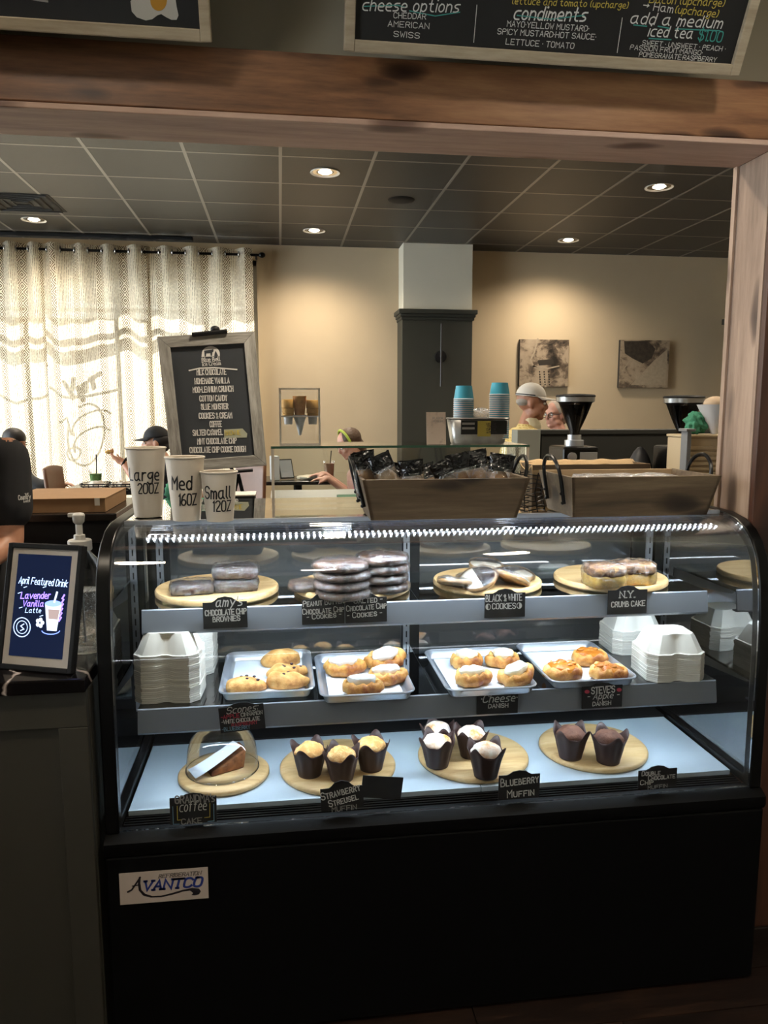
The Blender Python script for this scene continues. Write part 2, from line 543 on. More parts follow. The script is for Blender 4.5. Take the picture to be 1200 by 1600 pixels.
for y in ys:
    if y > 3.0: G().box(XL, XR, y - .009, y + .009, CEIL - 0.0012, CEIL + 0.014).build('ceiling_grid_bar', M_TBAR, ce)
nc = G().box(NXL, NXR, NYB, 1.99, CEIL, CEIL + .1).build('ceiling_near', M_WHITE_WALL); struct(nc)

# back wall with the window opening
WXL, WXR, WZ0, WZ1 = -4.1, PY(405, 600, 8.2).x, 0.55, 3.10
wb = G()
wb.box(WXR, XR, YB, YB + .2, 0, CEIL).box(XL, WXL, YB, YB + .2, 0, CEIL).box(WXL, WXR, YB, YB + .2, 0, WZ0).box(WXL, WXR, YB, YB + .2, WZ1, CEIL)
struct(wb.build('wall_back', M_WALL))
SW = (2.7, 7.4, .5, 3.05)  # unseen side window, added to brighten the dining room
struct(G().box(XL - .1, XL, 2.05, SW[0], 0, CEIL).box(XL - .1, XL, SW[1], YB + .2, 0, CEIL).box(XL - .1, XL, SW[0], SW[1], 0, SW[2]).box(XL - .1, XL, SW[0], SW[1], SW[3], CEIL).build('wall_left', M_WALL))
g = G()
for y in (SW[0], 4.2, 5.75, SW[1] - .05): g.box(XL - .08, XL - .03, y, y + .05, SW[2], SW[3])
for z in (SW[2], SW[3] - .05): g.box(XL - .08, XL - .03, SW[0], SW[1], z, z + .05)
w3 = struct(g.build('added_fill_window', M_BLACKM))
for a, b in ((SW[0] + .05, 4.2), (4.25, 5.75), (5.80, SW[1] - .05)): G().box(XL - .058, XL - .052, a, b, SW[2] + .05, SW[3] - .05).build('pane', glass('clear pane'), w3)
struct(G().box(XR, XR + .1, 2.05, YB + .2, 0, CEIL).build('wall_right', M_WALL))
# near room walls (behind and beside the camera), the left one with an unseen window placed for front daylight
NW = (-2.45, .30, .85, 2.85)
g = G().box(NXL - .1, NXL, NYB, NW[0], 0, CEIL).box(NXL - .1, NXL, NW[1], 2.05, 0, CEIL).box(NXL - .1, NXL, NW[0], NW[1], 0, NW[2]).box(NXL - .1, NXL, NW[0], NW[1], NW[3], CEIL); struct(g.build('wall_near_left', M_WALLG))
g = G()
for y in (NW[0], -1.55, -.62, NW[1] - .05): g.box(NXL - .08, NXL - .03, y, y + .05, NW[2], NW[3])
for z in (NW[2], NW[3] - .05): g.box(NXL - .08, NXL - .03, NW[0], NW[1], z, z + .05)
w2 = struct(g.build('window_2', M_BLACKM))
for a, b in ((NW[0] + .05, -1.55), (-1.50, -.62), (-.57, NW[1] - .05)): G().box(NXL - .058, NXL - .052, a, b, NW[2] + .05, NW[3] - .05).build('pane', glass('clear pane'), w2)
g = G().box(NXR, NXR + .1, NYB, 2.05, 0, CEIL); struct(g.build('wall_near_right', M_WALLG))
struct(G().box(NXL, NXR, NYB - .1, NYB, 0, CEIL).build('wall_near_back', M_WALLG))
# opening between the two rooms: post, beam, header
PXI = 1.262
BF, BB, BZ0, BZ1 = 1.866, 2.047, 2.212, 2.362
hw = G().box(XL, NXL, 1.94, 2.06, 0, CEIL).box(NXR, XR, 1.94, 2.06, 0, CEIL).box(NXL, NXR, 1.94, 2.06, BZ1, CEIL).box(PXI + .33, NXR, 1.94, 2.04, 0, BZ1)
struct(hw.build('wall_header', M_WALLG))
bm_ = thing('beam', 'long brown stained timber beam across the top of the opening', 'beam'); struct(bm_)
G().box(NXL, PXI + .35, BF, BF + .02, BZ0 + .014, BZ1).build('front_board', M_BEAM, bm_, bevel=.003)
G().box(NXL, PXI + .0, BF + .001, BB, BZ0, BZ0 + .0135).build('bottom_board', M_BEAMU, bm_, bevel=.002)
G().box(NXL, PXI + .35, BF + .0205, BB - .0205, BZ0 + .014, BZ1 - .004).build('core', M_BEAM, bm_)
G().box(NXL, PXI + .35, BB - .02, BB, BZ0 + .014, BZ1).build('back_board', M_BEAM, bm_, bevel=.003)
ps = thing('post', 'stained timber post at the right side of the opening', 'post'); struct(ps)
G().box(PXI, PXI + .02, BF + .022, BB, 0, BZ0).build('side_board', M_POST, ps, bevel=.002)
G().box(PXI - .004, PXI + .33, BF, BF + .02, 0, BZ0 + .012).build('front_board', wood('red brown post front', '2e1a12', '4a2d20', '63402d', 'z', rough=.45, knots=.8), ps, bevel=.002)
G().box(PXI - .006, PXI + .006, BF + .0205, BF + .034, 0, BZ0).build('edge_strip', M_POST, ps, bevel=.001)
G().box(PXI - .007, PXI + .007, BB - .016, BB + .002, 0, BZ0).build('edge_strip', M_POST, ps, bevel=.001)
G().box(PXI + .021, PXI + .33, BF + .021, BB, 0, BZ0).build('core', M_POST, ps)
G().box(PXI + .01, PXI + .34, BF - .012, BF - .0005, 0.0, .05).build('baseboard', M_FLOOR, ps, bevel=.003)

# column on the back wall
cl = thing('column_back', 'pale square column with dark olive cladding against the back wall', 'column'); struct(cl)
cx0, cx1, cy = 1.272, 2.0, 7.89
G().box(cx0, cx1, cy, YB, 2.5, CEIL - .002).build('shaft', M_WHITE_WALL, cl, bevel=.004)
G().box(cx0 - .012, cx1 + .004, cy - .012, YB, 0, 2.50).build('cladding', M_GREEN, cl, bevel=.004)
cr = G()
for (e, z0, z1) in ((.022, 2.47, 2.50), (.034, 2.50, 2.53), (.05, 2.53, 2.575)):
    cr.box(cx0 - e, cx1 + e, cy - e, YB, z0, z1)
cr.build('crown_moulding', M_GREEN, cl, bevel=.006)
# wall lamp on the column
p = PY(688, 557, cy - .014)
sc = thing('wall_sconce', 'black wall light with round backplate and thin vertical bar on the olive column', 'wall lamp', p)
G().lathe([(0, 0), (.062, 0), (.064, .012), (.058, .024), (0, .026)], 28, Matrix.Rotation(R(90), 4, 'X')).build('backplate', M_BLACKM, sc, smooth=True)
G().tube([(0, -.045, -.31), (0, -.045, .33)], .011, 10).build('light_bar', plain('dark bronze', '2a2722', rough=.4), sc, smooth=True)
G().tube([(0, -.02, 0), (0, -.045, 0)], .012, 8).build('arm', M_BLACKM, sc)

# window with muntins and panes
wf = G()
WY0, WY1 = YB + .10, YB + .16
wf.box(WXL, WXR, WY0, WY1, WZ0, WZ0 + .06).box(WXL, WXR, WY0, WY1, WZ1 - .06, WZ1).box(WXL, WXL + .06, WY0, WY1, WZ0, WZ1).box(WXR - .06, WXR, WY0, WY1, WZ0, WZ1)
win = struct(wf.build('window_1', plain('window frame paint', '9a9488', rough=.5)))
mx = [PY(45, 500, YB).x, PY(182, 500, YB).x, PY(232, 500, YB).x - .0, PY(320, 500, YB).x]
mx = [WXL + .06] + [mx[0] - 1.86, mx[0] - .93] * (mx[0] - 1.86 > WXL + .1) + mx + [WXR - .06]
mz = [WZ0 + .06, PY(100, 482, YB).z, PY(100, 415, YB).z, WZ1 - .06]
for x in mx[1:-1]: G().box(x - .018, x + .018, WY0 + .01, WY1 - .01, WZ0 + .06, WZ1 - .06).build('muntin', MATS['window frame paint'], win)
for z in mz[1:-1]: G().box(WXL + .06, WXR - .06, WY0 + .012, WY1 - .012, z - .016, z + .016).build('muntin', MATS['window frame paint'], win)
for i in range(len(mx) - 1):
    for j in range(len(mz) - 1):
        G().box(mx[i] + .019, mx[i + 1] - .019, WY0 + .028, WY0 + .032, mz[j] + .017, mz[j + 1] - .017).build('pane', glass('clear pane'), win)
G().box(WXL - .05, WXR + .02, YB - .02, YB + .1, WZ0 - .03, WZ0).build('window_sill', M_WHITE_WALL, win)
# painted shop sign on the window glass: only its shadow on the curtain shows
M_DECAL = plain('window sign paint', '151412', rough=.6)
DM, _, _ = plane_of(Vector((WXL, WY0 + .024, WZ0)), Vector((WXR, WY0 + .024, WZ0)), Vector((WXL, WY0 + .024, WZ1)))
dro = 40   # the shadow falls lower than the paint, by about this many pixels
wl = bpy.data.objects.new('window_lettering', None); COL.objects.link(wl); wl.matrix_world = DM
dg = G()
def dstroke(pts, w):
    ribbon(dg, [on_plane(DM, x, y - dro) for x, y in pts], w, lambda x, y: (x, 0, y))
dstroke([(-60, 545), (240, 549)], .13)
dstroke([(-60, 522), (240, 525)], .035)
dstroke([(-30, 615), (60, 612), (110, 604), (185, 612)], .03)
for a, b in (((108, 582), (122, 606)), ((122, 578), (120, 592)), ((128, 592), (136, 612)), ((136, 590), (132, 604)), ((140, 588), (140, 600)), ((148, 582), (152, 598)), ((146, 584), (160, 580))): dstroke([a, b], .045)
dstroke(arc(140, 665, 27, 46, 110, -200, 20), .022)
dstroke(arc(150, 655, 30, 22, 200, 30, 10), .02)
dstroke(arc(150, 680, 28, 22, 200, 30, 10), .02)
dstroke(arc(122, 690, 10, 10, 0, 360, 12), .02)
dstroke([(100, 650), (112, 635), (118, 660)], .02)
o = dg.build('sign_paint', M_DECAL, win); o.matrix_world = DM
bpy.data.objects.remove(wl)
# what stands outside the window: overhang, pavement, an unseen house front added to block sky light
struct(tag(G().box(WXL - .5, WXR + .8, YB + .2, YB + .80, 3.34, 3.46).build('exterior_overhang', M_WALLG)))
struct(tag(G().box(-14, 12, YB + .35, 30, -.2, -.05).build('ground_outside', plain('pavement', '9c988e', rough=.9, var=.1, vscale=2))))

struct(tag(G().box(-16, 14, 13.0, 14.0, -.05, 4.3).build('sky_block_building', plain('street facade', '8a8378', rough=.9, var=.1, vscale=1))))
# black track above the curtain
a, b = PY(-200, 366, 8.0), PY(302, 375, 8.0)
tag(G().box(a.x, b.x, 7.93, 8.0, CEIL - .035, CEIL - .003).build('ceiling_track', M_BLACKM, bevel=.003), 'thin black track fixed to the ceiling above the curtains', 'track')

# curtains
def curtain_mat():
    t = NT('patterned sheer curtain')
    uvn = t.n('TexCoord')
    sep = t.n('SeparateXYZ', Vector=uvn.outputs['UV'])
    U, V = sep.outputs[0], sep.outputs[1]
    def mth(op, a, b=None, c=None):
        n = t.t.nodes.new('ShaderNodeMath'); n.operation = op
        for i, v in enumerate((a, b, c)):
            if v is None: continue
            if isinstance(v, bpy.types.NodeSocket): t.link(v, n.inputs[i])
            else: n.inputs[i].default_value = v
        return n.outputs[0]
    # columns of motifs every 0.30 m, bundles of thin lines between them
    fu = mth('FRACT', mth('MULTIPLY', U, 1 / .30))
    inmot = mth('LESS_THAN', mth('ABSOLUTE', mth('SUBTRACT', fu, .5)), .17)
    mu = mth('MULTIPLY', mth('SUBTRACT', fu, .33), 1 / .34)
    mv = mth('FRACT', mth('MULTIPLY', V, 1 / .11))
    dia = mth('ADD', mth('ABSOLUTE', mth('SUBTRACT', mu, .5)), mth('ABSOLUTE', mth('SUBTRACT', mv, .5)))
    ring = mth('LESS_THAN', mth('ABSOLUTE', mth('SUBTRACT', mth('FRACT', mth('MULTIPLY', dia, 4.0)), .5)), .22)
    motif = mth('MULTIPLY', ring, inmot)
    lines = mth('LESS_THAN', mth('FRACT', mth('MULTIPLY', U, 1 / .018)), .28)
    nz = t.n('TexNoise', Vector=t.n('Mapping', Vector=uvn.outputs['UV'], Scale=(260, 40, 1)).outputs[0], Scale=1.0, Detail=2.0)
    lines = mth('MULTIPLY', mth('MULTIPLY', lines, mth('SUBTRACT', 1.0, inmot)), mth('GREATER_THAN', nz.outputs[0], .45))
    dense = mth('MAXIMUM', motif, lines)
    header = mth('GREATER_THAN', V, 2.43)
    col = t.n('Mix', attrs={'data_type': 'RGBA'}, i0=dense, i6=srgb('ece2cc'), i7=srgb('6a5638'))
    tl = t.n('BsdfTranslucent', Color=col.outputs[2])
    df = t.n('BsdfDiffuse', Color=col.outputs[2])
    tr = t.n('BsdfTransparent', Color=(1, 1, 1, 1))
    m1 = t.n('MixShader', i0=.38, i1=tl.outputs[0], i2=df.outputs[0])
    op = mth('MULTIPLY_ADD', dense, .06, .90)
    op = mth('MAXIMUM', op, mth('MULTIPLY', header, .985))
    m2 = t.n('MixShader', i0=op, i1=tr.outputs[0], i2=m1.outputs[0])
    return t.done(m2.outputs[0])
M_CURT = curtain_mat()
RODZ = PY(200, 393, 8.0).z
def curtain(name, x0, x1, label, phase, waves):
    th = thing(name, label, 'curtain', (x0, 8.0, 0), group='sheer window curtains')
    L = x1 - x0; zt = RODZ + .06; zb = .16
    nu, nv = 150, 24
    me = bpy.data.meshes.new('fabric')
    vs = []; uv = []
    acc = 0; px_, py_ = 0, 0
    us = []
    for i in range(nu + 1):
        u = i / nu
        x = u * L
        y = .055 * math.sin(2 * math.pi * waves * u + phase)
        if i: acc += math.hypot(x - px_, y - py_)
        px_, py_ = x, y
        us.append((x, y, acc))
    fs = []
    for j in range(nv + 1):
        v = j / nv; z = zt + (zb - zt) * v
        for (x, y, a) in us:
            k = .75 + .35 * v
            wob = .012 * noise.noise(Vector((x * 3 + phase, v * 4, 0)))
            lo = .078 * math.sin(2 * math.pi * x / .92 + phase * 2) + .020 * math.sin(2 * math.pi * x / .37 + phase)
            bl = min(1, v * 2.6)
            vs.append((x + .02 * noise.noise(Vector((x * 2, v * 3, 5 + phase))) * v, y * (1 - bl * .85) + lo * bl + wob, z)); uv.append((a, (z - zb)))
    for j in range(nv):
        for i in range(nu):
            fs.append((j * (nu + 1) + i, j * (nu + 1) + i + 1, (j + 1) * (nu + 1) + i + 1, (j + 1) * (nu + 1) + i))
    me.from_pydata(vs, [], fs)
    ul = me.uv_layers.new(name='UVMap')
    for lp in me.loops: ul.data[lp.index].uv = uv[lp.vertex_index]
    for p in me.polygons: p.use_smooth = True
    me.materials.append(M_CURT)
    o = bpy.data.objects.new('fabric', me); COL.objects.link(o); o.parent = th
    # grommet rings where the folds cross the rod
    gm = plain('grommet metal', '8d8a84', rough=.3, metal=1.0)
    for k in range(int(waves * 2) + 1):
        u = (k * math.pi - phase) / (2 * math.pi * waves)
        if 0.01 < u < .99:
            ring = [(0.0 + .0 * a, .026 * math.cos(2 * math.pi * a / 14), .026 * math.sin(2 * math.pi * a / 14)) for a in range(14)]
            G().tube(ring, .006, 6, closed=True).build('grommet', gm, th, loc=(u * L, 0, RODZ), smooth=True)
    return th
CXR = PY(399, 600, 8.0).x
CM = PY(77, 600, 8.0).x
CM2 = PY(240, 600, 8.0).x
curtain('curtain', -4.0, CM, 'sheer patterned curtain panel furthest from the chalkboard menu', .4, 8)
curtain('curtain', CM - .02, CM2, 'sheer patterned curtain panel behind the man in the black cap', 1.4, 4)
curtain('curtain', CM2 - .02, CXR, 'sheer patterned curtain panel behind the chalkboard menu, against the beige wall', .2, 4)
rod = thing('curtain_rod', 'black curtain rod with round finial over the bright window', 'curtain rod', (0, 8.0, RODZ))
re_ = PY(406, 398, 8.0)
G().tube([(-4.3, 0, 0), (re_.x, 0, 0)], .013, 10).build('rod', M_BLACK, rod, smooth=True)
G().ell((re_.x + .02, 0, 0), (.035, .028, .028)).build('finial', M_BLACK, rod, smooth=True)
G().box(re_.x - .05, re_.x - .03, 0, .2, -.012, .012).build('bracket', M_BLACK, rod)

# downlights and other ceiling fittings
M_REFL = plain('downlight reflector', 'd8d2c6', rough=.18, metal=1.0)
M_BULB = glow('downlight bulb', (1.0, .86, .66, 1), 10.0)
M_TRIMW = plain('downlight trim', 'bdb7ac', rough=.4)
def downlight(x, y, label, power=70, grp='recessed ceiling lights', z=CEIL):
    d = thing('downlight', label, 'ceiling light', (x, y, z - .004), group=grp)
    G().lathe([(.088, .003), (.105, -.004), (.108, 0), (.105, .004)], 32, cap=False).build('trim_ring', M_TRIMW, d, smooth=True)
    G().lathe([(.088, .003), (.074, .0035), (.05, .0045)], 32, cap=False).build('reflector', M_REFL, d, smooth=True)
    G().lathe([(.05, .0042), (.03, -.006), (.0, -.010)], 24, cap=False).build('bulb', M_BULB, d, smooth=True)
    add_light('downlight_lamp', 'SPOT', (0, 0, -.02), power, (1.0, .85, .66), d, spot_size=R(150), spot_blend=1.0, shadow_soft_size=.13)
for q, l in (((508, 269), 'recessed ceiling light nearest the timber beam, left of the round ceiling speaker'), ((1030, 292), 'recessed ceiling light closest to the timber post'), ((491, 360), 'recessed ceiling light above the chalkboard, near the beige wall'),
             ((888, 375), 'recessed ceiling light above the two aerial pictures'), ((53, 343), 'recessed ceiling light just in front of the curtains')):
    p = PZ(*q, CEIL); downlight(p.x, p.y, l)
for x, l in ((-2.16, 'added ceiling light hidden above the beam, window side'), (.35, 'added ceiling light hidden above the beam, in the middle'), (2.905, 'added ceiling light hidden above the beam, post side')): downlight(x, 2.95, l, 100)  # unseen row, added to light the faces turned to the opening
for x, y, l in ((-.75, .7, 'window side light over the customer area, in front of the egg menu board'), (1.25, .7, 'post side light over the customer area, in front of the iced tea menu'), (.25, -1.1, 'rear light over the customer area, behind the camera')): downlight(x, y, 'recessed ' + l, 36, 'lights over the customer area')
p = PZ(627, 312, CEIL)
sp = thing('ceiling_speaker', 'round black ceiling speaker between the downlights', 'speaker', (p.x, p.y, CEIL - .003))
G().lathe([(0, -.012), (.06, -.012), (.10, -.006), (.11, .002)], 32, cap=False).build('grille', M_BLACKM, sp, smooth=True)
p = PZ(35, 316, CEIL)
vt = thing('ceiling_vent', 'dark square air vent set into the ceiling tiles above the curtains', 'vent', (p.x, p.y, CEIL - .004))
G().box(-.28, .28, -.27, .27, 0, .003).build('plate', M_BLACKM, vt)
for k in range(4):
    s = .25 - k * .062
    G().tube([(-s, -s, -.004), (s, -s, -.004), (s, s, -.004), (-s, s, -.004)], .008, 4, closed=True).build('louver', M_TILE, vt)

# ================================================================== THE DISPLAY CASE
CX0, CX1 = -0.43, 1.255
CYF, CYB = 1.73, 2.44
TOPZ = 1.27
M_ALU = plain('brushed aluminium', 'b6bac0', rough=.32, metal=.85, var=.05, vscale=8)
M_RAIL = plain('shelf rail aluminium', '7f848c', rough=.42, metal=.5)
M_CGLASS = glass('case front glass', (.965, .98, .985), ior=1.5, boost=.55)
M_SGLASS = glass('case side glass', (.86, .89, .90), ior=1.5, boost=1.0, base=.30)
M_TGLASS = glass('case top glass', (.80, .84, .86), ior=1.5, boost=1.5, base=.06)
M_SHELF = glass('shelf glass', (.90, .95, .94), ior=1.5, boost=1.2, base=.05)
M_DECK = plain('white deck panel', 'bccbd6', rough=.22, spec=.5)
M_BLACKP = plain('black front laminate', '030303', rough=.5, spec=.12)
case = thing('bakery_display_case', 'long black refrigerated bakery case with curved glass front and lit shelves', 'display case', ((CX0 + CX1) / 2, CYF, 0))
def cpart(g, name, mat, **k):
    o = g.build(name, mat, case, loc=(-(CX0 + CX1) / 2, -CYF, 0), **k); return o
cpart(G().box(CX0 + .004, CX1 - .004, CYF + .02, CYB, .022, .515), 'base_cabinet', M_BLACKP, bevel=.004)
cpart(G().box(CX0, CX1, CYF, CYF + .018, .008, .50), 'front_panel', M_BLACKP, bevel=.006)
cpart(G().box(CX0 + .03, CX1 - .03, CYF + .04, CYB - .04, 0.0, .0215), 'plinth', M_BLACKM)
cpart(G().prismx([(CYF + .0, .502), (CYF - .006, .515), (CYF - .004, .535), (CYF + .016, .548), (CYF + .05, .548), (CYF + .05, .502)], CX0, CX1), 'front_sill', M_BLACKP, smooth=True)
gr = cpart(G().box(CX0 + .032, CX1 - .032, CYF + .051, CYF + .10, .52, .542), 'air_grille', M_BLACKM)
for k in range(4):
    G().box(CX0 + .034, CX1 - .034, CYF + .055 + k * .0115, CYF + .060 + k * .0115, .5425, .549).build('grille_bar', M_BLACK, gr)
# end frames
def prof(off=0.0, base=.55):
    pts = [(1.748, base), (1.750, .90), (1.756, 1.03), (1.765, 1.10), (1.782, 1.165), (1.806, 1.205), (1.838, 1.235), (1.885, 1.257), (1.945, 1.268), (2.05, TOPZ)]
    if not off: return pts
    res = []
    for i, p in enumerate(pts):
        a = pts[max(0, i - 1)]; b = pts[min(len(pts) - 1, i + 1)]
        d = math.hypot(b[0] - a[0], b[1] - a[1]); nx, nz = (b[1] - a[1]) / d, -(b[0] - a[0]) / d
        res.append((p[0] + nx * off, p[1] + nz * off))
    return res
def end_frame(x0, x1, label=None):
    o = prof(0, .548) + [(CYB, TOPZ), (CYB, .548)]
    i = prof(.034, .56) + [(CYB - .03, TOPZ - .034), (CYB - .03, .56)]
    i[0] = (i[0][0], .575); i[-1] = (i[-1][0], .575)
    g = G(); n = len(o)
    for x in (x0, x1): pass
    vs = [(x0, y, z) for y, z in o] + [(x0, y, z) for y, z in i] + [(x1, y, z) for y, z in o] + [(x1, y, z) for y, z in i]
    fs = []
    for k in range(n):
        q = (k + 1) % n
        fs += [(k, q, n + q, n + k), (2 * n + k, 3 * n + k, 3 * n + q, 2 * n + q), (k, 2 * n + k, 2 * n + q, q), (n + k, n + q, 3 * n + q, 3 * n + k)]
    g.add(vs, fs)
    return cpart(g, 'end_frame', M_BLACK, bevel=.004, smooth=True)
end_frame(CX0, CX0 + .032); end_frame(CX1 - .032, CX1)
for x in (CX0 + .014, CX1 - .018):
    q = prof(.033, .57) + [(CYB - .031, TOPZ - .034), (CYB - .031, .57)]
    cpart(G().prismx(q, x, x + .005), 'end_glass', M_SGLASS)
# curved front glass and flat top glass
def sheet(pts, th, x0, x1):
    g = G(); n = len(pts)
    inner = []
    for i, p in enumerate(pts):
        a = pts[max(0, i - 1)]; b = pts[min(n - 1, i + 1)]
        d = math.hypot(b[0] - a[0], b[1] - a[1]); inner.append((p[0] + (b[1] - a[1]) / d * th, p[1] - (b[0] - a[0]) / d * th))
    vs = [(x0, y, z) for y, z in pts + inner] + [(x1, y, z) for y, z in pts + inner]
    m = 2 * n; fs = []
    for k in range(n - 1):
        fs += [(k, k + 1, m + k + 1, m + k), (n + k, m + n + k, m + n + k + 1, n + k + 1)]
        fs += [(k, n + k, n + k + 1, k + 1), (m + k, m + k + 1, m + n + k + 1, m + n + k)]
    fs += [(0, m, m + n, n), (n - 1, 2 * n - 1, m + 2 * n - 1, m + n - 1)]
    g.add(vs, fs); return g
def smooth_curve(pts, n=6):
    out = []
    for i in range(len(pts) - 1):
        p0 = pts[max(0, i - 1)]; p1 = pts[i]; p2 = pts[i + 1]; p3 = pts[min(len(pts) - 1, i + 2)]
        for k in range(n):
            t = k / n
            out.append(tuple(.5 * (2 * b + (c - a) * t + (2 * a - 5 * b + 4 * c - d) * t * t + (3 * b - a - 3 * c + d) * t ** 3) for a, b, c, d in zip(p0, p1, p2, p3)))
    out.append(pts[-1]); return out
GX0, GX1 = CX0 + .033, CX1 - .033
fp = smooth_curve(prof(.004, .552), 4)
fp = [p for p in fp if p[0] < 1.96]
cpart(sheet(fp, .005, GX0, GX1), 'curved_front_glass', M_CGLASS, smooth=True, ang=30)
cpart(G().box(GX0, GX1, 1.974, CYB - .002, TOPZ - .010, TOPZ - .002), 'top_glass', M_TGLASS)
cpart(G().box(GX0, GX1, 1.961, 1.973, TOPZ - .012, TOPZ), 'top_glass_joint', plain('grey seal', '7b8086', rough=.4), bevel=.001)
cpart(G().box(GX0, GX1, CYB - .06, CYB, TOPZ - .05, TOPZ - .0105), 'rear_header', M_BLACKM)
# interior: deck, back doors, standards
for a, b in ((GX0 + .004, .508), (.510, GX1 - .004)):
    cpart(G().box(a, b, CYF + .102, 2.27, .546, .560), 'deck_panel', M_DECK, bevel=.001)
cpart(G().box(GX0, GX1, 2.272, CYB - .02, .516, .62), 'rear_sill', M_BLACKM)
cpart(G().box(GX0 + .004, GX1 - .004, 2.20, 2.271, .561, .566), 'deck_rear_strip', M_BLACKM)
for i, (a, b, y) in enumerate(((GX0, .43, 2.345), (.39, GX1, 2.375))):
    dd = bpy.data.objects.new('sliding_door', None); COL.objects.link(dd); dd.parent = case; dd.location = (-(CX0 + CX1) / 2, -CYF, 0)
    f = G().box(a, a + .05, y, y + .02, .622, 1.215).box(b - .05, b, y, y + .02, .622, 1.215).box(a + .05, b - .05, y, y + .02, .622, .655).box(a + .05, b - .05, y, y + .02, 1.18, 1.215)
    f.build('door_frame', M_BLACKM, dd)
    G().box(a + .05, b - .05, y + .008, y + .013, .655, 1.18).build('door_glass', glass('rear door glass', (.84, .86, .88), ior=1.5, boost=1.0, base=.10), dd)
for x in (PY(250, 880, 2.33).x, PY(1013, 880, 2.33).x, PY(635, 880, 2.33).x):
    st = cpart(G().box(x - .010, x + .010, 2.325, 2.335, .62, 1.225), 'shelf_standard', M_ALU)
    for k in range(14):
        G().box(x - .002, x + .002, 2.3235, 2.3249, .68 + k * .036, .70 + k * .036).build('slot', M_BLACKM, st)
S1Y, S1Z = 1.952, 1.040
S2Y, S2Z = 1.874, 0.805
for (y0, zt, xa, xb, sp) in ((S1Y, S1Z, -.362, 1.192, .36), (S2Y, S2Z, -.368, 1.186, .395)):
    sh = bpy.data.objects.new('shelf', None); COL.objects.link(sh); sh.parent = case; sh.location = (-(CX0 + CX1) / 2, -CYF, 0)
    for a, b in ((xa, sp - .001), (sp + .001, xb)):
        G().box(a, b, y0 + .003, 2.315, zt - .007, zt).build('shelf_pane', M_SHELF, sh)
    rl = G().prismx([(y0 - .006, zt - .064), (y0 - .010, zt - .058), (y0 + .0, zt - .002), (y0 + .003, zt + .0005), (y0 + .0028, zt - .01), (y0 - .003, zt - .055), (y0 + .015, zt - .060), (y0 + .015, zt - .064)], xa, xb)
    rl.build('price_rail', M_RAIL, sh)
    for x in (xa + .01, sp, xb - .01):
        G().prismx([(y0 + .02, zt - .008), (2.32, zt - .008), (2.32, zt - .06), (y0 + .03, zt - .02)], x - .0015, x + .0015).build('bracket', M_ALU, sh)
# LED strips
M_LED = glow('led bead', (.86, .93, 1.0, 1), 14.0)
M_LEDB = plain('led bar', '9aa3b4', rough=.3, metal=.6)
LEDC = (.74, .87, 1.0)
def led(y, z, xa, xb, power, w=.012, beads=True, tilt=0.0):
    e = bpy.data.objects.new('led_strip', None); COL.objects.link(e); e.parent = case; e.location = (-(CX0 + CX1) / 2, -CYF, 0)
    G().box(xa, xb, y - .012, y + .012, z, z + .006).build('led_bar', M_LEDB, e)
    if beads:
        b = G(); n = int((xb - xa) / .0152)
        for i in range(n):
            x = xa + (i + .5) * (xb - xa) / n
            b.box(x - .0028, x + .0028, y - .0125, y - .0121, z + .001, z + .005)
            b.box(x - .0028, x + .0028, y - .003, y + .003, z - .0012, z)
            b.box(x - .0024, x + .0024, y + .0121, y + .0127, z + .000, z + .0075)  # rear bead faces added to feed the streak ribs
        o = b.build('led_bead', M_LED, e); o['kind'] = 'stuff'
    add_light('led_lamp', 'AREA', ((xa + xb) / 2, y, z - .004), power, LEDC, e, rot=(tilt, 0, 0), shape='RECTANGLE', size=xb - xa, size_y=w)
led(1.925, 1.228, -.34, 1.19, 2.9, tilt=R(18))
for k in range(9):  # added mirror ribs that draw the beads out into streaks
    y_ = 1.951 + k * .0150; z_ = 1.223 + k * .0031
    cpart(G().prismx([(y_ + .0062 * math.cos(R(a)), z_ + .0062 * math.sin(R(a))) for a in range(0, 181, 15)], -.34, 1.19), 'added_streak_rib', plain('streak rib mirror', 'aab4cc', rough=.04, metal=1.0), smooth=True)
led(1.985, S1Z - .022, -.34, 1.17, 1.5, beads=False, tilt=R(10))
led(1.92, S2Z - .022, -.34, 1.17, 1.35, beads=False, tilt=R(10))
# maker's plate
a, b, c = PY(188, 1414, CYF - .001), PY(326, 1403, CYF - .001), PY(187, 1365, CYF - .001)
PM, pw, ph = plane_of(a, b, c)
plate = bpy.data.objects.new('maker_plate', None); COL.objects.link(plate); plate.matrix_world = PM
G().box(0, pw, -.0004, .0006, 0, ph).build('plate', plain('plate plastic', 'b3a69c', rough=.5), plate)
mk_blue = plain('plate blue ink', '22347c', rough=.5); mk_black = plain('plate black ink', '17131a', rough=.5)
write_px(plate, PM, 'VANTCO', (224, 1391), (314, 1384), 14, mk_blue, .24, slant=.22, serif=True, lift=.0012, gap=1.2)
write_px(plate, PM, 'REFRIGERATION', (248, 1371.5), (314, 1366), 5.5, mk_black, .14, slant=.22, serif=True, lift=.0012)
stroke_px(plate, PM, [(200, 1393), (206, 1390), (219, 1371)], 2.8, mk_black, lift=.0012)
stroke_px(plate, PM, [(207, 1384), (219, 1382)], 1.8, mk_black, lift=.0012)
fill_px(plate, PM, [(217, 1370), (220, 1369), (219.5, 1380), (221, 1390), (227, 1396), (238, 1399.5), (252, 1399), (268, 1395), (285, 1390), (300, 1387), (311, 1388), (314, 1392), (311, 1397), (304, 1398.5), (299, 1398), (302, 1395), (297, 1391), (286, 1392.5), (268, 1398), (252, 1401.5), (236, 1402), (224, 1399), (217, 1391), (215.5, 1381)], mk_black, lift=.0011)
plate.parent = case
plate.matrix_parent_inverse = case.matrix_basis.inverted()
bpy.context.view_layer.update()

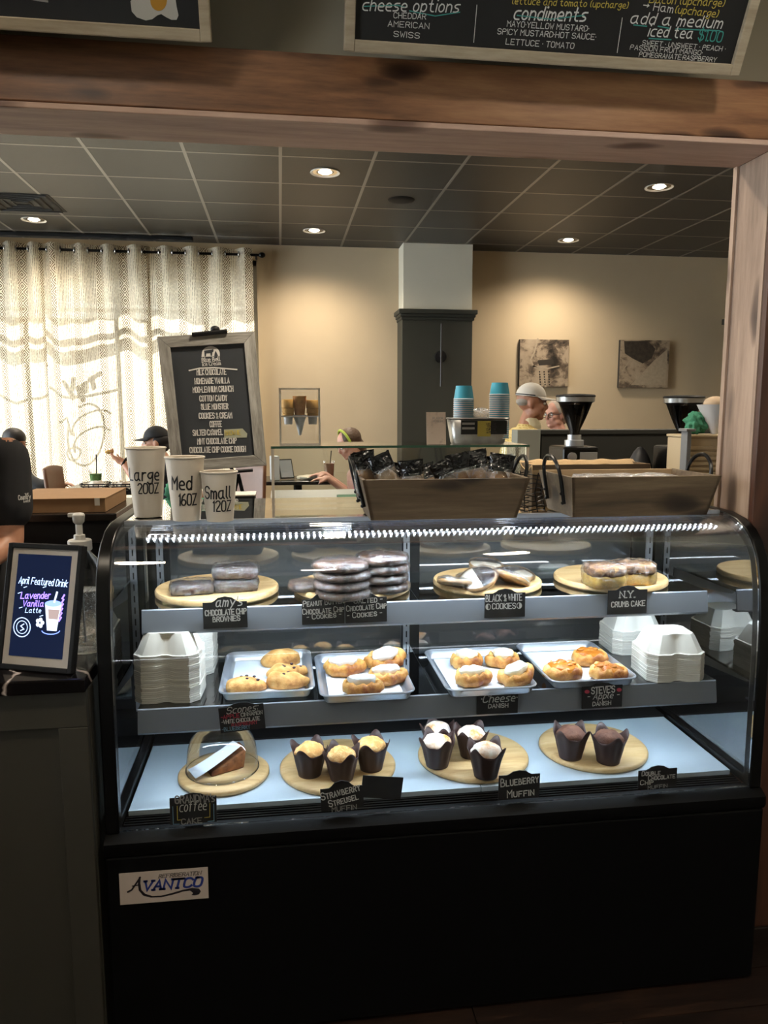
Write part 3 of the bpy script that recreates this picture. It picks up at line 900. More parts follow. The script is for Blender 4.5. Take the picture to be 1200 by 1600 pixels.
# ================================================================== INSIDE THE CASE
M_BAMBOO = wood('pale bamboo', 'b8905c', 'd6b27c', 'e6cb9a', 'x', rough=.5, scale=3.0, bump=.05)
def board(px, py, z, r, label, grp, flat=False):
    c = PZ(px, py, z + .016)
    if flat: pr = [(0, 0), (r - .004, 0), (r, .004), (r, .011), (r - .004, .015), (r - .014, .016), (r - .018, .0175), (0, .0175)]
    else: pr = [(0, 0), (r - .006, 0), (r, .005), (r, .014), (r - .003, .018), (r - .012, .018), (r - .016, .015), (0, .0145)]
    o = G().lathe(pr, 56).build('wooden_board', M_BAMBOO, loc=(c.x, c.y, z + .0006), smooth=True, ang=50)
    tag(o, label, 'board', grp); return Vector((c.x, c.y, z + .0006 + (.0175 if flat else .0145)))
gB = 'round wooden serving boards in the case'
B1 = board(340, 917, S1Z, .170, 'round rimmed wooden board under the wrapped brownies', gB)
B2 = board(550, 912, S1Z, .165, 'round rimmed wooden board under the chocolate chip cookie stacks', gB)
B3 = board(761, 905, S1Z, .158, 'round rimmed wooden board under the black and white cookies', gB)
B4 = board(953, 900, S1Z, .165, 'round rimmed wooden board under the crumb cake', gB)
DZ = .560
D1 = board(350, 1203, DZ, .122, 'small round wooden board under the clear dome', gB, True)
D2 = board(528, 1192, DZ, .160, 'round wooden board under the streusel muffins', gB, True)
D3 = board(739, 1176, DZ, .157, 'round wooden board under the four sugared muffins', gB, True)
D4 = board(926, 1163, DZ, .155, 'round wooden board under the two chocolate muffins', gB, True)

M_FILM = film('cling film', .05, 45, .6, .0)
M_BROWNIE = speckle('brownie', '2a1712', '4c3028', 50, .4, .65, rough=.32, bump=.8)
M_COOKIE = speckle('dark cookie', '6a4a34', '2e1a12', 45, .45, .62, rough=.38, mid='54382a', bump=.9)
M_DOUGH = speckle('pale cookie dough', 'c79a62', '8a5c34', 40, .4, .7, rough=.8)
M_CHOC = speckle('chocolate icing', '1d100c', '33201a', 30, .4, .7, rough=.3)
M_WICE = plain('white cookie icing', 'd9cdb8', rough=.4, var=.05)
M_CRUMB = speckle('crumb topping', '6a452a', 'b78a58', 70, .42, .62, rough=.9, bump=.9)
M_YCAKE = speckle('yellow cake', 'd9a640', 'f0cd70', 60, .4, .65, rough=.9)
def slab(name, w, d, h, mat, seed=0, n=8, amp=.004, round_=.25, freq=35, seg=(28, 18), smooth=True):
    """lumpy soft-edged block standing on z = 0"""
    def fn(p):
        q = Vector(p)
        m = max(abs(q.x), abs(q.y), abs(q.z))
        k = (1 - round_) / m + round_
        v = Vector((q.x * k * w / 2, q.y * k * d / 2, q.z * k * h / 2))
        v += noise.noise_vector(v * freq + Vector((seed, seed * 2, 0))) * amp
        v.z += h / 2
        return v
    return G().ell((0, 0, 0), (1, 1, 1), seg[0], seg[1], fn=fn).build(name, mat, smooth=smooth, ang=80)
def disc(r, h, seed, amp=.003, dome=.3, n=36):
    pr = [(0, 0), (r * .8, 0), (r * .97, h * .2), (r, h * .5), (r * .95, h * .8), (r * .8, h * (1 - dome * .2)), (r * .45, h), (0, h * 1.02)]
    def fn(a, j, rr, z):
        if rr < 1e-6: return rr, z
        q = Vector((rr * math.cos(a), rr * math.sin(a), z)) * 30 + Vector((seed * 3.1, seed, 0))
        return rr + noise.noise(q) * amp, z + noise.noise(q + Vector((9, 9, 9))) * amp * (1 if z > h * .3 else 0)
    return G().lathe(pr, n, fn=fn, cap=False)
def wrapped(kind, label, cat, grp, loc, rot, w, d, h, mat, seed):
    th = thing(kind, label, cat, loc, group=grp); th.rotation_euler = rot
    slab('cake', w, d, h, mat, seed).parent = th
    o = slab('plastic_wrap', w + .007, d + .007, h + .006, M_FILM, seed + 5, amp=.0035, round_=.3, freq=95, seg=(44, 26), smooth=False); o.parent = th
    return th
p = PZ(300, 926, B1.z)
wrapped('wrapped_brownie', 'flat single brownie in cling film, beside the two stacked brownies', 'brownie', 'wrapped brownies', p, (0, 0, .12), .115, .085, .030, M_BROWNIE, 1)
p = PZ(369, 921, B1.z)
wrapped('wrapped_brownie', 'lower brownie of the cling-filmed pair stacked on the board', 'brownie', 'wrapped brownies', p, (0, 0, .1), .120, .085, .034, M_BROWNIE, 2)
wrapped('wrapped_brownie', 'upper brownie of the cling-filmed pair stacked on the board', 'brownie', 'wrapped brownies', p + Vector((0, 0, .037)), (0, 0, .02), .124, .09, .032, M_BROWNIE, 3)
def cookie(loc, r, h, label, seed, rot=(0, 0, 0)):
    th = thing('wrapped_cookie', label, 'cookie', loc, group='wrapped chocolate chip cookies'); th.rotation_euler = rot
    disc(r, h, seed).build('cookie', M_COOKIE, th, smooth=True, ang=80)
    disc(r + .0045, h + .004, seed + 7, amp=.006, n=46).build('plastic_wrap', M_FILM, th)
ORD = ['lowest', 'second lowest', 'second highest', 'topmost']
p = PZ(479, 921, B2.z); cookie(p, .05, .024, 'small wrapped cookie lying alone beside the cookie stacks', 3)
p = PZ(535, 932, B2.z)
for k in range(4): cookie(p + Vector((.002 * (-1) ** k, .002 * k, k * .0245)), .074, .0235, ORD[k] + ' wrapped cookie of the front stack with a bumpy edge', 10 + k)
p = PZ(598, 922, B2.z)
for k in range(4): cookie(p + Vector((.002 * (-1) ** k, -.002 * k, k * .0265)), .069, .0255, ORD[k] + ' wrapped cookie of the stack nearer the black and white cookies', 20 + k)
def bw(px, py, dz, r, rot, label, seed):
    p = PZ(px, py, B3.z)
    th = thing('black_and_white_cookie', label, 'cookie', (p.x, p.y, B3.z + dz), group='black and white cookies'); th.rotation_euler = rot
    disc(r, .018, seed, amp=.0015).build('cookie', M_DOUGH, th, smooth=True, ang=80)
    for s, m, n in ((0, M_CHOC, 'dark_icing'), (math.pi, M_WICE, 'white_icing')):
        g = G(); vs = [(0, 0, .0205)]; N = 16
        for rr, z in ((.45 * r, .0200), (.80 * r, .0192), (.93 * r, .0165)):
            for i in range(N + 1):
                a = s + math.pi * i / N; vs.append((rr * math.cos(a), rr * math.sin(a), z))
        fs = [(0, 1 + i, 2 + i) for i in range(N)]
        for j in range(2):
            for i in range(N): fs.append((1 + j * (N + 1) + i, 1 + (j + 1) * (N + 1) + i, 2 + (j + 1) * (N + 1) + i, 2 + j * (N + 1) + i))
        g.add(vs, fs).build(n, m, th, smooth=True)
    disc(r + .003, .025, seed + 7, amp=.005, n=46).build('plastic_wrap', M_FILM, th)
bw(712, 918, .004, .054, (R(12), R(14), R(100)), 'black and white cookie at the brownie side of its board, dark half showing', 1)
bw(742, 909, .006, .054, (R(14), R(6), R(170)), 'black and white cookie tucked behind the others, mostly hidden', 2)
bw(748, 918, .016, .054, (R(22), R(18), R(-85)), 'black and white cookie in the middle of its board, pale half up', 3)
bw(758, 906, .034, .048, (R(8), R(4), R(-20)), 'black and white cookie lying on top of the heap, pale half up', 4)
bw(797, 915, .012, .054, (R(20), R(22), R(75)), 'black and white cookie leaning at the crumb cake side, dark half up', 5)
bw(806, 905, .006, .05, (R(10), R(4), R(40)), 'black and white cookie behind the leaning dark one', 6)
def crumb(px, py, w, rz, label, seed):
    p = PZ(px, py, B4.z)
    th = thing('wrapped_crumb_cake', label, 'cake', p, group='wrapped crumb cake pieces'); th.rotation_euler = (0, 0, rz)
    slab('cake', w, .085, .038, M_YCAKE, seed, amp=.003, round_=.18).parent = th
    o = slab('crumb_topping', w + .004, .089, .030, M_CRUMB, seed + 3, amp=.007, round_=.3); o.parent = th; o.location = (0, 0, .033)
    o = slab('plastic_wrap', w + .010, .096, .070, M_FILM, seed + 9, amp=.004, round_=.3, freq=80, seg=(44, 26), smooth=False); o.parent = th; o.location = (0, 0, -.001)
crumb(943, 916, .10, .15, 'wrapped crumb cake with its yellow cut side showing', 1)
crumb(989, 911, .105, -.1, 'wrapped crumb cake with brown crumbs, nearer the box stacks', 2)

# --- sheet trays
M_TRAY = plain('tray aluminium', 'c6ccd6', rough=.28, metal=.75, var=.06, vscale=10)
M_PAPER = plain('tray paper', 'dbe4f2', rough=.7, var=.02)
SZ = S2Z + .0006
def tray(c0, c1, label, paper=True, rz=0.0):
    """c0, c1: pixels of the front corners of the rim"""
    a = PZ(*c0, SZ + .024); b = PZ(*c1, SZ + .024)
    w = .245; d = .335
    cx = (a.x + b.x) / 2; cy = (a.y + b.y) / 2 + d / 2
    th = thing('sheet_tray', label, 'tray', (cx, cy, SZ), rz, 'aluminium sheet trays')
    def loop(w, d, z, r, n=5):
        out = []
        for sx, sy, a0 in ((1, 1, 0), (-1, 1, 90), (-1, -1, 180), (1, -1, 270)):
            for k in range(n + 1):
                an = R(a0 + 90 * k / n)
                out.append((sx * (w / 2 - r) + r * math.cos(an), sy * (d / 2 - r) + r * math.sin(an), z))
        return out
    L = [loop(w - .03, d - .03, 0, .014), loop(w - .024, d - .024, .003, .018), loop(w - .010, d - .010, .022, .024), loop(w - .002, d - .002, .0245, .028), loop(w, d, .0225, .029)]
    L = [loop(.01, .01, .0, .004)] + L
    n = len(L[0]); vs = [p for l in L for p in l]; fs = [tuple(range(n))]
    for j in range(len(L) - 1):
        for i in range(n): fs.append((j * n + i, j * n + (i + 1) % n, (j + 1) * n + (i + 1) % n, (j + 1) * n + i))
    o = G().add(vs, fs).build('pan', M_TRAY, th, smooth=True, ang=60)
    md = o.modifiers.new('thick', 'SOLIDIFY'); md.thickness = .0015; md.offset = 1
    G().tube(loop(w - .001, d - .001, .0235, .029), .0028, 6, closed=True).build('rim', M_TRAY, th, smooth=True)
    if paper:
        G().grid(lambda u, v: ((u - .5) * (w - .05), (v - .5) * (d - .05), .0042 + .0008 * noise.noise(Vector((u * 5, v * 5, cx)))), 10, 12).build('paper_liner', M_PAPER, th, smooth=True)
    return th
tray((340, 1085), (493, 1077), 'aluminium sheet tray holding the scones')
tray((495, 1090), (655, 1080), 'aluminium sheet tray holding the white iced danishes')
tray((694, 1079), (848, 1073), 'aluminium sheet tray holding the cheese danishes')
tray((858, 1068), (1004, 1058), 'aluminium sheet tray holding the apple danishes, its paper half bare')
TZ = SZ + .006
M_SCONE = speckle('scone crust', 'e2b878', '8e5626', 34, .36, .66, rough=.75, bump=.9, mid='cd9650')
M_BERRY = plain('berry bits', '3a1a24', rough=.5)
def scone(px, py, rz, label, seed, berries, l=.094, w=.066, h=.036):
    p = PZ(px, py, TZ + .012)
    th = thing('scone', label, 'scone', (p.x, p.y, TZ), rz, 'scones on the tray')
    def fn(q):
        x = q.x * (1 - .25 * abs(q.x)) ; tri = 1 - .22 * q.x
        z = max(q.z, -.35)
        v = Vector((q.x * l / 2, q.y * w / 2 * tri, (z + .35) / 1.35 * h))
        return v + noise.noise_vector(v * 28 + Vector((seed * 3, 0, 0))) * .0085 * (1 if q.z > -.3 else 0)
    G().ell((0, 0, 0), (1, 1, 1), 26, 16, fn=fn).build('crust', M_SCONE, th, smooth=True, ang=80)
    rnd = random.Random(seed)
    for k in range(berries):
        a = rnd.uniform(0, 6.28); q = rnd.uniform(.2, .7)
        G().ell((0, 0, 0), (.005, .004, .003), 8, 5).build('fruit_piece', M_BERRY, th, loc=(q * math.cos(a) * l / 2, q * math.sin(a) * w / 2, h * (1 - q * q * .55) - .001))
scone(439, 1030, .1, 'plain golden scone at the back of its tray', 1, 0, .122, .084, .040)
scone(449, 1049, .15, 'flat fruit-dotted scone in the middle of the row of three', 2, 7, .112, .066, .034)
scone(449, 1064, -.05, 'cracked pale scone at the front of the row of three', 3, 3, .116, .066, .036)
scone(385, 1070, .05, 'scone with dark fruit, alone at the front corner of the tray', 4, 6, .116, .072, .036)

M_PUFF = speckle('puff pastry', 'e0b266', '8c4c1c', 30, .38, .62, rough=.5, bump=.9, mid='c98a40')
M_ICE = plain('white icing', 'e2e0dc', rough=.35, var=.02)
M_CHEESE = plain('cheese filling', 'ebe8d2', rough=.4, var=.03)
M_APPLE = speckle('glazed apple', 'b0601c', 'd58a34', 40, .4, .65, rough=.15, bump=.8)
def danish(px, py, rz, label, seed, top, grp, l=.115, w=.088, lift=0.0, tilt=(0, 0)):
    p = PZ(px, py, TZ + .014 + lift)
    th = thing('danish_pastry', label, 'danish', (p.x, p.y, TZ + lift), group=grp)
    th.rotation_euler = (tilt[0], tilt[1], rz)
    rnd = random.Random(seed)
    ph = rnd.uniform(0, 6)
    def rim(a): return 1 + .07 * math.sin(3 * a + ph) + .05 * math.sin(5 * a + 2 * ph) + .10 * max(0, math.cos(a - .5 + seed)) ** 8
    pr = [(0, .001), (.75, 0), (.97, .008), (1.0, .017), (.93, .028), (.80, .034), (.68, .032), (.55, .023), (.3, .020), (0, .020)]
    def fn(a, j, r, z):
        k = rim(a)
        tw = .0035 * math.sin(8 * a + 9 * r + ph) * (1 if .5 < r else 0)
        q = Vector((math.cos(a) * 2, math.sin(a) * 2, r * 3 + seed))
        return r * k, z + (tw + .004 * noise.noise(q * 1.5)) * (1 if z > .005 else 0)
    G().lathe(pr, 44, fn=fn, sx=l / 2, sy=w / 2, cap=False).build('pastry', M_PUFF, th, smooth=True, ang=80)
    def fi(a, j, r, z):
        return r * (1 + .12 * math.sin(2 * a + ph) + .07 * math.sin(5 * a - ph)), z + .0025 * noise.noise(Vector((math.cos(a) * r * 5, math.sin(a) * r * 5, seed)))
    if top == 'apple':
        G().lathe([(.78, .026), (.7, .034), (.45, .038), (.2, .040), (0, .0405)], 32, fn=fi, sx=l / 2, sy=w / 2, cap=False).build('apple_glaze', M_APPLE, th, smooth=True)
        for k in range(7):
            a = rnd.uniform(0, 6.28); q = rnd.uniform(.1, .55)
            G().ell((0, 0, 0), (.010, .007, .005), 10, 6).build('apple_piece', M_APPLE, th, loc=(q * math.cos(a) * l / 2, q * math.sin(a) * w / 2, .039), smooth=True)
    else:
        m = M_ICE if top == 'ice' else M_CHEESE
        G().lathe([(.60, .028), (.64, .0385), (.58, .0435), (.35, .0455), (.15, .0445), (0, .045)], 36, fn=fi, sx=l / 2, sy=w / 2, cap=False).build('icing' if top == 'ice' else 'cheese_filling', m, th, smooth=True)
gd = 'white iced danishes'
danish(537, 1044, .05, 'white iced danish at the back beside the scone tray', 1, 'ice', gd, .118, .088)
danish(604, 1031, -.2, 'white iced danish resting high on the back rim of its tray', 2, 'ice', gd, .12, .09, .012, (R(12), R(-8)))
danish(604, 1058, .15, 'white iced danish at the bare-paper side of its tray', 3, 'ice', gd, .112, .082)
danish(566, 1074, -.1, 'white iced danish at the very front of its tray, darkest crust', 4, 'ice', gd, .108, .082)
gd = 'cheese danishes'
danish(729, 1033, .1, 'cheese danish at the back, beside the gap between the trays', 5, 'cheese', gd, .098, .086)
danish(786, 1032, -.1, 'cheese danish at the back, nearest the apple danish tray', 6, 'cheese', gd, .102, .088)
danish(737, 1060, .2, 'cheese danish at the front, above the empty part of the rail', 7, 'cheese', gd, .10, .084)
danish(808, 1056, .5, 'cheese danish at the front, leaning over the tray rim', 8, 'cheese', gd, .108, .086, .004, (0, R(-10)))
gd = 'apple danishes'
danish(921, 1028, -.2, 'apple danish at the back of its tray', 9, 'apple', gd, .106, .096)
danish(879, 1050, .2, 'apple danish at the front next to the cheese danishes', 10, 'apple', gd, .108, .098)
danish(950, 1052, -.1, 'apple danish at the front next to the white box stacks', 11, 'apple', gd, .106, .09)

# --- takeaway clamshell boxes in stacks
M_PULP = plain('white paper pulp', 'd8d3c8', rough=.75, var=.03, vscale=20)
def clam_mesh(w, d, h):
    """domed lid with a notch pressed in the front and a flat rim"""
    def outline(w, d, c, e=.011):
        k = .016; q = .007
        return [(-w / 2 + c, -d / 2), (-k - q, -d / 2), (-q, -d / 2 + e), (q, -d / 2 + e), (k + q, -d / 2), (w / 2 - c, -d / 2), (w / 2, -d / 2 + c), (w / 2, d / 2 - c), (w / 2 - c, d / 2), (-w / 2 + c, d / 2), (-w / 2, d / 2 - c), (-w / 2, -d / 2 + c)]
    rows = [(outline(w, d, .022), -.0045), (outline(w, d, .022), 0), (outline(w - .010, d - .010, .022), .001), (outline(w - .045, d - .045, .018), h * .86), (outline(w - .054, d - .054, .016, .006), h), (outline(w * .62, d * .58, .010, 0.0), h * 1.01)]
    vs = []; fs = []
    for r, z in rows: vs += [(x, y, z) for x, y in r]
    n = 12
    for j in range(len(rows) - 1):
        for i in range(n): fs.append((j * n + i, j * n + (i + 1) % n, (j + 1) * n + (i + 1) % n, (j + 1) * n + i))
    fs.append(tuple((len(rows) - 1) * n + i for i in range(n)))
    return G().add(vs, fs)
ORDN = 'topmost second third fourth fifth sixth seventh eighth ninth tenth eleventh twelfth thirteenth fourteenth fifteenth sixteenth seventeenth eighteenth nineteenth twentieth twenty-first twenty-second twenty-third twenty-fourth twenty-fifth twenty-sixth'.split()
def box_stack(loc, rz, n, w, d, h, dz, where, grp):
    first = None
    for k in range(n):
        lab = ORDN[n - 1 - k] + ' white clamshell box ' + ('' if k == n - 1 else 'down ') + 'in the stack ' + where
        l = (loc[0] + random.uniform(-.0012, .0012), loc[1] + random.uniform(-.0012, .0012), loc[2] + .005 + k * dz)
        if first is None:
            first = clam_mesh(w, d, h).build('takeaway_box', M_PULP, loc=l, rot=(0, 0, rz), smooth=True, ang=35)
            tag(first, lab, 'takeaway box', grp)
        else:
            o = first.copy(); COL.objects.link(o); o.location = l; o.rotation_euler = (0, 0, rz + random.uniform(-.012, .012))
            tag(o, lab, 'takeaway box', grp)
p = PZ(268, 1098, SZ); box_stack((p.x - .008, p.y + .062, SZ), R(-4), 24, .165, .135, .052, .0052, 'at the front beside the scones', 'box stack beside the scones')
p = PZ(290, 1062, SZ); box_stack((p.x - .0, p.y + .10, SZ), R(-2), 26, .15, .15, .052, .0053, 'behind the front stack near the scones', 'rear box stack near the scones')
p = PZ(1068, 1068, SZ); box_stack((p.x - .005, p.y + .085, SZ), R(-3), 15, .165, .150, .050, .0052, 'at the front beside the apple danishes', 'box stack beside the apple danishes')
p = PZ(1000, 1035, SZ); box_stack((p.x + .035, p.y + .14, SZ), R(-2), 14, .160, .150, .050, .0052, 'behind the front stack near the apple danishes', 'rear box stack near the apple danishes')

# --- muffins, dome and cake on the deck
M_CUP = plain('brown parchment', '3a2622', rough=.55, var=.12, vscale=14)
M_MUF = speckle('streusel top', 'c89050', 'e6c28a', 60, .42, .6, rough=.9, bump=.9, mid='d8a868')
M_SUG = speckle('sugar dusted muffin', 'c8842e', 'f1ece2', 14, .40, .52, rough=.8, bump=.5)
M_CMUF = speckle('chocolate muffin', '4a2a1c', '6c4430', 40, .4, .62, rough=.8, bump=.7)
def muffin(px, py, z, top, label, grp, seed, s=1.0):
    p = PZ(px, py, z)
    th = thing('muffin', label, 'muffin', p, seed * 1.3, grp)
    N = 32
    rnd = random.Random(seed); ph = rnd.uniform(0, 6)
    cup = G()
    def pt(u, v):
        a = 2 * math.pi * u
        pet = max(0, math.cos(2 * a + ph)) ** 2
        fl = .5 + .5 * math.cos(4 * a + ph)
        r = .030 + .013 * v + (.010 * (v - .75) / .25 * fl if v > .75 else 0)
        zz = .064 * v + (.024 * (fl ** 2) * (v - .75) / .25 if v > .75 else 0)
        r += .0018 * math.sin(9 * a + ph) * min(1, v * 2)
        return (r * math.cos(a) * s, r * math.sin(a) * s, zz * s)
    cup.grid(pt, N * 2, 10)
    cup.add([(.030 * s * math.cos(2 * math.pi * i / 24), .030 * s * math.sin(2 * math.pi * i / 24), .0005) for i in range(24)], [tuple(range(24))])
    o = cup.build('paper_cup', M_CUP, th, smooth=True, ang=60)
    md = o.modifiers.new('thick', 'SOLIDIFY'); md.thickness = .0008
    m = {'streusel': M_MUF, 'sugar': M_SUG, 'choc': M_CMUF}[top]
    def fn(q):
        k = 1 + .10 * noise.noise(q * 2.2 + Vector((seed * 5, 0, 0))) + .05 * noise.noise(q * 6 + Vector((seed, 3, 0)))
        kk = k if q.z > 0 else k * .84
        return Vector((q.x * .0405 * kk * s, q.y * .0405 * kk * s, (.056 + max(q.z, -.5) * .030 * k) * s))
    G().ell((0, 0, 0), (1, 1, 1), 30, 18, fn=fn).build('muffin_top', m, th, smooth=True, ang=80)
gm = 'streusel muffins'
muffin(484, 1209, D2.z, 'streusel', 'streusel muffin in brown paper nearest the clear dome', gm, 1, 1.02)
muffin(580, 1200, D2.z, 'streusel', 'streusel muffin in brown paper nearest the sugared muffins', gm, 2, 1.02)
muffin(534, 1216, D2.z, 'streusel', 'streusel muffin in brown paper at the front between two others', gm, 3, 1.0)
gm = 'sugar dusted muffins'
muffin(683, 1172, D3.z, 'sugar', 'sugared muffin at the very back of its board, top just showing', gm, 4, .98)
muffin(736, 1180, D3.z, 'sugar', 'sugared muffin at the back, nearest the chocolate muffins', gm, 5, 1.0)
muffin(683, 1195, D3.z, 'sugar', 'sugared muffin at the streusel muffin side of the board', gm, 6, 1.02)
muffin(759, 1211, D3.z, 'sugar', 'sugared muffin at the front above its name card', gm, 7, 1.05)
gm = 'chocolate muffins'
muffin(891, 1182, D4.z, 'choc', 'chocolate muffin with smooth top nearest the sugared muffins', gm, 8, 1.04)
muffin(950, 1189, D4.z, 'choc', 'chocolate muffin with cracked top nearest the case end', gm, 9, 1.04)
# cake slice with paper under a dome
p = PZ(352, 1200, D1.z)
ck = thing('coffee_cake_slice', 'brown wedge of coffee cake on white paper under the dome', 'cake', p, .45)
G().prism([(-.052, 0), (.045, 0), (.052, .055), (.03, .045), (-.05, .010)], -.03, .03).build('cake', speckle('cinnamon cake', '6a3c20', '9a6236', 60, .4, .65, rough=.9, bump=.8), ck, bevel=.004, smooth=True, jitter=(.003, 40))
G().grid(lambda u, v: (-.095 + .13 * u, -.036 + .06 * v, .004 + .058 * u ** 1.2 * (1 - .15 * v) + .002), 10, 6).build('paper_sheet', plain('white bakery paper', 'e4e6e8', rough=.6), ck, smooth=True, loc=(-.0, .004, .004), rot=(0, 0, 0))
dm = thing('cake_dome', 'clear plastic dome with small knob over the coffee cake', 'dome', (D1.x - .004, D1.y + .006, D1.z + .001))
M_DOME = glass('clear dome plastic', (.95, .96, .97), ior=1.35, boost=.8, base=.03, rough=.03)
G().lathe([(.098, 0), (.096, .002), (.095, .03), (.092, .06), (.084, .085), (.066, .102), (.035, .110), (0.0, .112)], 44, cap=False).build('dome', M_DOME, dm, smooth=True)
G().tube([(.0975 * math.cos(2 * math.pi * k / 40), .0975 * math.sin(2 * math.pi * k / 40), .0025) for k in range(40)], .002, 6, closed=True).build('rim', M_DOME, dm, smooth=True)
G().lathe([(.010, .111), (.010, .118), (.018, .124), (.018, .128), (0, .130)], 20, cap=False).build('knob', M_DOME, dm, smooth=True)

# --- name cards
M_CARD = plain('chalkboard card', '121214', rough=.6)
M_CHALK = plain('chalk white', 'cfcdc8', rough=.8)
M_CHALKD = plain('chalk grey', '9a9894', rough=.8)
M_PINK = plain('chalk red', 'b0394a', rough=.8); M_CBLUE = plain('chalk blue', '6f93ab', rough=.8); M_CYEL = plain('chalk yellow', 'c0ac4e', rough=.8)
def card(BL, BR, TL, Y, arch, label, lines, round_top=True, deep=0.0, tiltY=0.0):
    a, b = PY(*BL, Y), PY(*BR, Y)
    c = PY(*TL, Y + tiltY)
    M, w, h = plane_of(a, b, c)
    th = thing('name_card', label, 'sign', M=M, group='chalkboard name cards')
    poly = [(0, -deep), (w, -deep), (w, h)]
    if round_top:
        _, hz = on_plane(M, *arch)
        e = hz - h
        poly += [(w * .80, h), (w * .74, h + e * .25), (w * .66, h + e * .75), (w * .5, h + e), (w * .34, h + e * .75), (w * .26, h + e * .25), (w * .20, h)]
    poly += [(0, h)]
    G().prism(poly, 0, .0024).build('board', M_CARD, th)
    G().box(w * .3, w * .7, .0026, .010, 0, .012).build('clip', M_BLACKM, th)
    for ln in lines:
        s, p0, p1, hp = ln[:4]; kw = ln[4] if len(ln) > 4 else {}
        kw = dict(kw); m = kw.pop('mat', M_CHALK)
        write_px(th, M, s, p0, p1, hp, m, **kw)
    return th, M
Y1 = S1Y - .0135; Y2 = S2Y - .0135
SCR = dict(slant=.3, wgt=.12)
SC_ = dict(small=.78, wgt=.15)
card((318, 983), (387, 980), (318, 942), Y1, (352, 932), 'black name card reading Chocolate Chip Brownies under a cursive line', [("amy's", (337, 948), (378, 945.5), 14, SCR), ('CHOCOLATE CHIP', (321, 962), (385, 958.5), 8.2, dict(wgt=.2)), ('BROWNIES', (333, 971.5), (375, 969), 7.5, dict(wgt=.2))])
card((472, 976.5), (538.5, 974), (472, 937), Y1, (506, 927), 'black name card reading Peanut Butter Chocolate Chip Cookies', [('PEANUT BUTTER', (474, 947.7), (537, 942), 8.5, SC_), ('CHOCOLATE CHIP', (473, 960), (537.5, 955), 8.5, SC_), ('- COOKIES -', (480, 968), (533, 963), 7.5, SC_)])
card((539.8, 974), (604.6, 971), (539.8, 935), Y1 - .0003, (573, 926), 'black name card reading Salted Chocolate Chip Cookies', [('- SALTED -', (545, 943), (597, 940), 8.5, SC_), ('CHOCOLATE CHIP', (541.5, 955), (603.5, 949.5), 8.5, SC_), ('- COOKIES -', (543, 965.7), (596.6, 961), 8, SC_)])
th, M = card((757, 966), (820, 963.5), (757, 928), Y1, (788, 920), 'black name card reading Black and White Cookies', [('BLACK & WHITE', (759, 940), (815, 937.6), 10, dict(wgt=.12)), ('COOKIES', (769, 951.4), (805, 950.5), 8.5, dict(wgt=.15))])
for cx, cy, fl in ((762.5, 948, 1), (811, 946, -1)):
    stroke_px(th, M, arc(cx, cy, 3.8, 4.5, 0, 360, 14), .9, M_CHALK)
    fill_px(th, M, arc(cx, cy, 3.8, 4.5, 90, 90 + 180 * fl, 10), M_CHALK)
card((949, 960.5), (1010, 958), (949, 923), Y1, (980, 915), 'black name card reading N.Y. Crumb Cake', [('N.Y.', (968, 934), (991, 933), 10, dict(wgt=.15, serif=True)), ('CRUMB CAKE', (955, 948.6), (1007, 946), 8, dict(wgt=.17))])
card((345, 1146), (415, 1137.5), (341, 1107), Y2 - .004, (379, 1097), 'crooked black name card listing three kinds of scones', [('Scones:', (354, 1115.5), (402, 1109), 10, dict(slant=.3, wgt=.1)), ('-APPLE', (346, 1123.5), (374, 1120), 5.6, dict(mat=M_PINK, wgt=.2)), ('CINNAMON', (377, 1119.5), (410, 1115), 5.6, dict(wgt=.17)), ('-WHITE CHOCOLATE', (347, 1131), (406, 1124.5), 5.6, dict(wgt=.17)), ('RASPBERRY', (362.5, 1135.5), (402.5, 1130), 5, dict(mat=M_PINK, wgt=.2)), ('-BLUEBERRY', (347.5, 1142.5), (391, 1137.5), 5.6, dict(mat=M_CBLUE, wgt=.17))])
card((745, 1116.6), (808.7, 1114), (749, 1084), Y2 - .004, (781, 1077.7), 'black name card reading Cheese Danish', [('*Cheese*', (751, 1097.5), (806, 1094.8), 11, dict(slant=.25, wgt=.13)), ('DANISH', (763, 1106), (793.5, 1104.6), 6, dict(wgt=.17))])
th, M = card((909, 1108), (971.7, 1104), (913, 1073.5), Y2 - .004, (947, 1066.7), 'black name card for the apple danishes, with two red apples drawn on it', [("STEVE'S", (924, 1084), (960, 1081), 10, dict(wgt=.16)), ('- Apple -', (917, 1093), (966, 1089.5), 9, dict(slant=.25, wgt=.11)), ('DANISH', (925.7, 1102.7), (954, 1100.7), 6, dict(wgt=.17))])
for cx, cy in ((917, 1080.5), (967, 1077.5)): fill_px(th, M, arc(cx, cy, 4, 3, 0, 360, 12), M_PINK)
YD = CYF + .028
th, M = card((266, 1288.7), (339, 1284), (269, 1247.5), YD, (304, 1239), 'black name card reading Grandma\'s coffee Cake with blue and yellow brackets', [("GRANDMA's", (274, 1255), (335.5, 1251.5), 11.5, dict(wgt=.17, mat=M_CHALKD)), ('coffee', (280.5, 1268), (322, 1264.5), 15, dict(slant=.25, wgt=.09)), ('CAKE', (284, 1287.5), (315.5, 1285), 8, dict(wgt=.17, mat=M_CHALKD))])
stroke_px(th, M, [(277, 1259), (277.5, 1281), (284, 1280.5)], 1.2, M_CYEL); stroke_px(th, M, [(328, 1255), (328, 1276), (320, 1277)], 1.2, M_CYEL)
stroke_px(th, M, [(270, 1260), (271, 1287.5), (280, 1287)], 1.2, M_CBLUE); stroke_px(th, M, [(334, 1256), (334.5, 1282), (325, 1283)], 1.2, M_CBLUE)
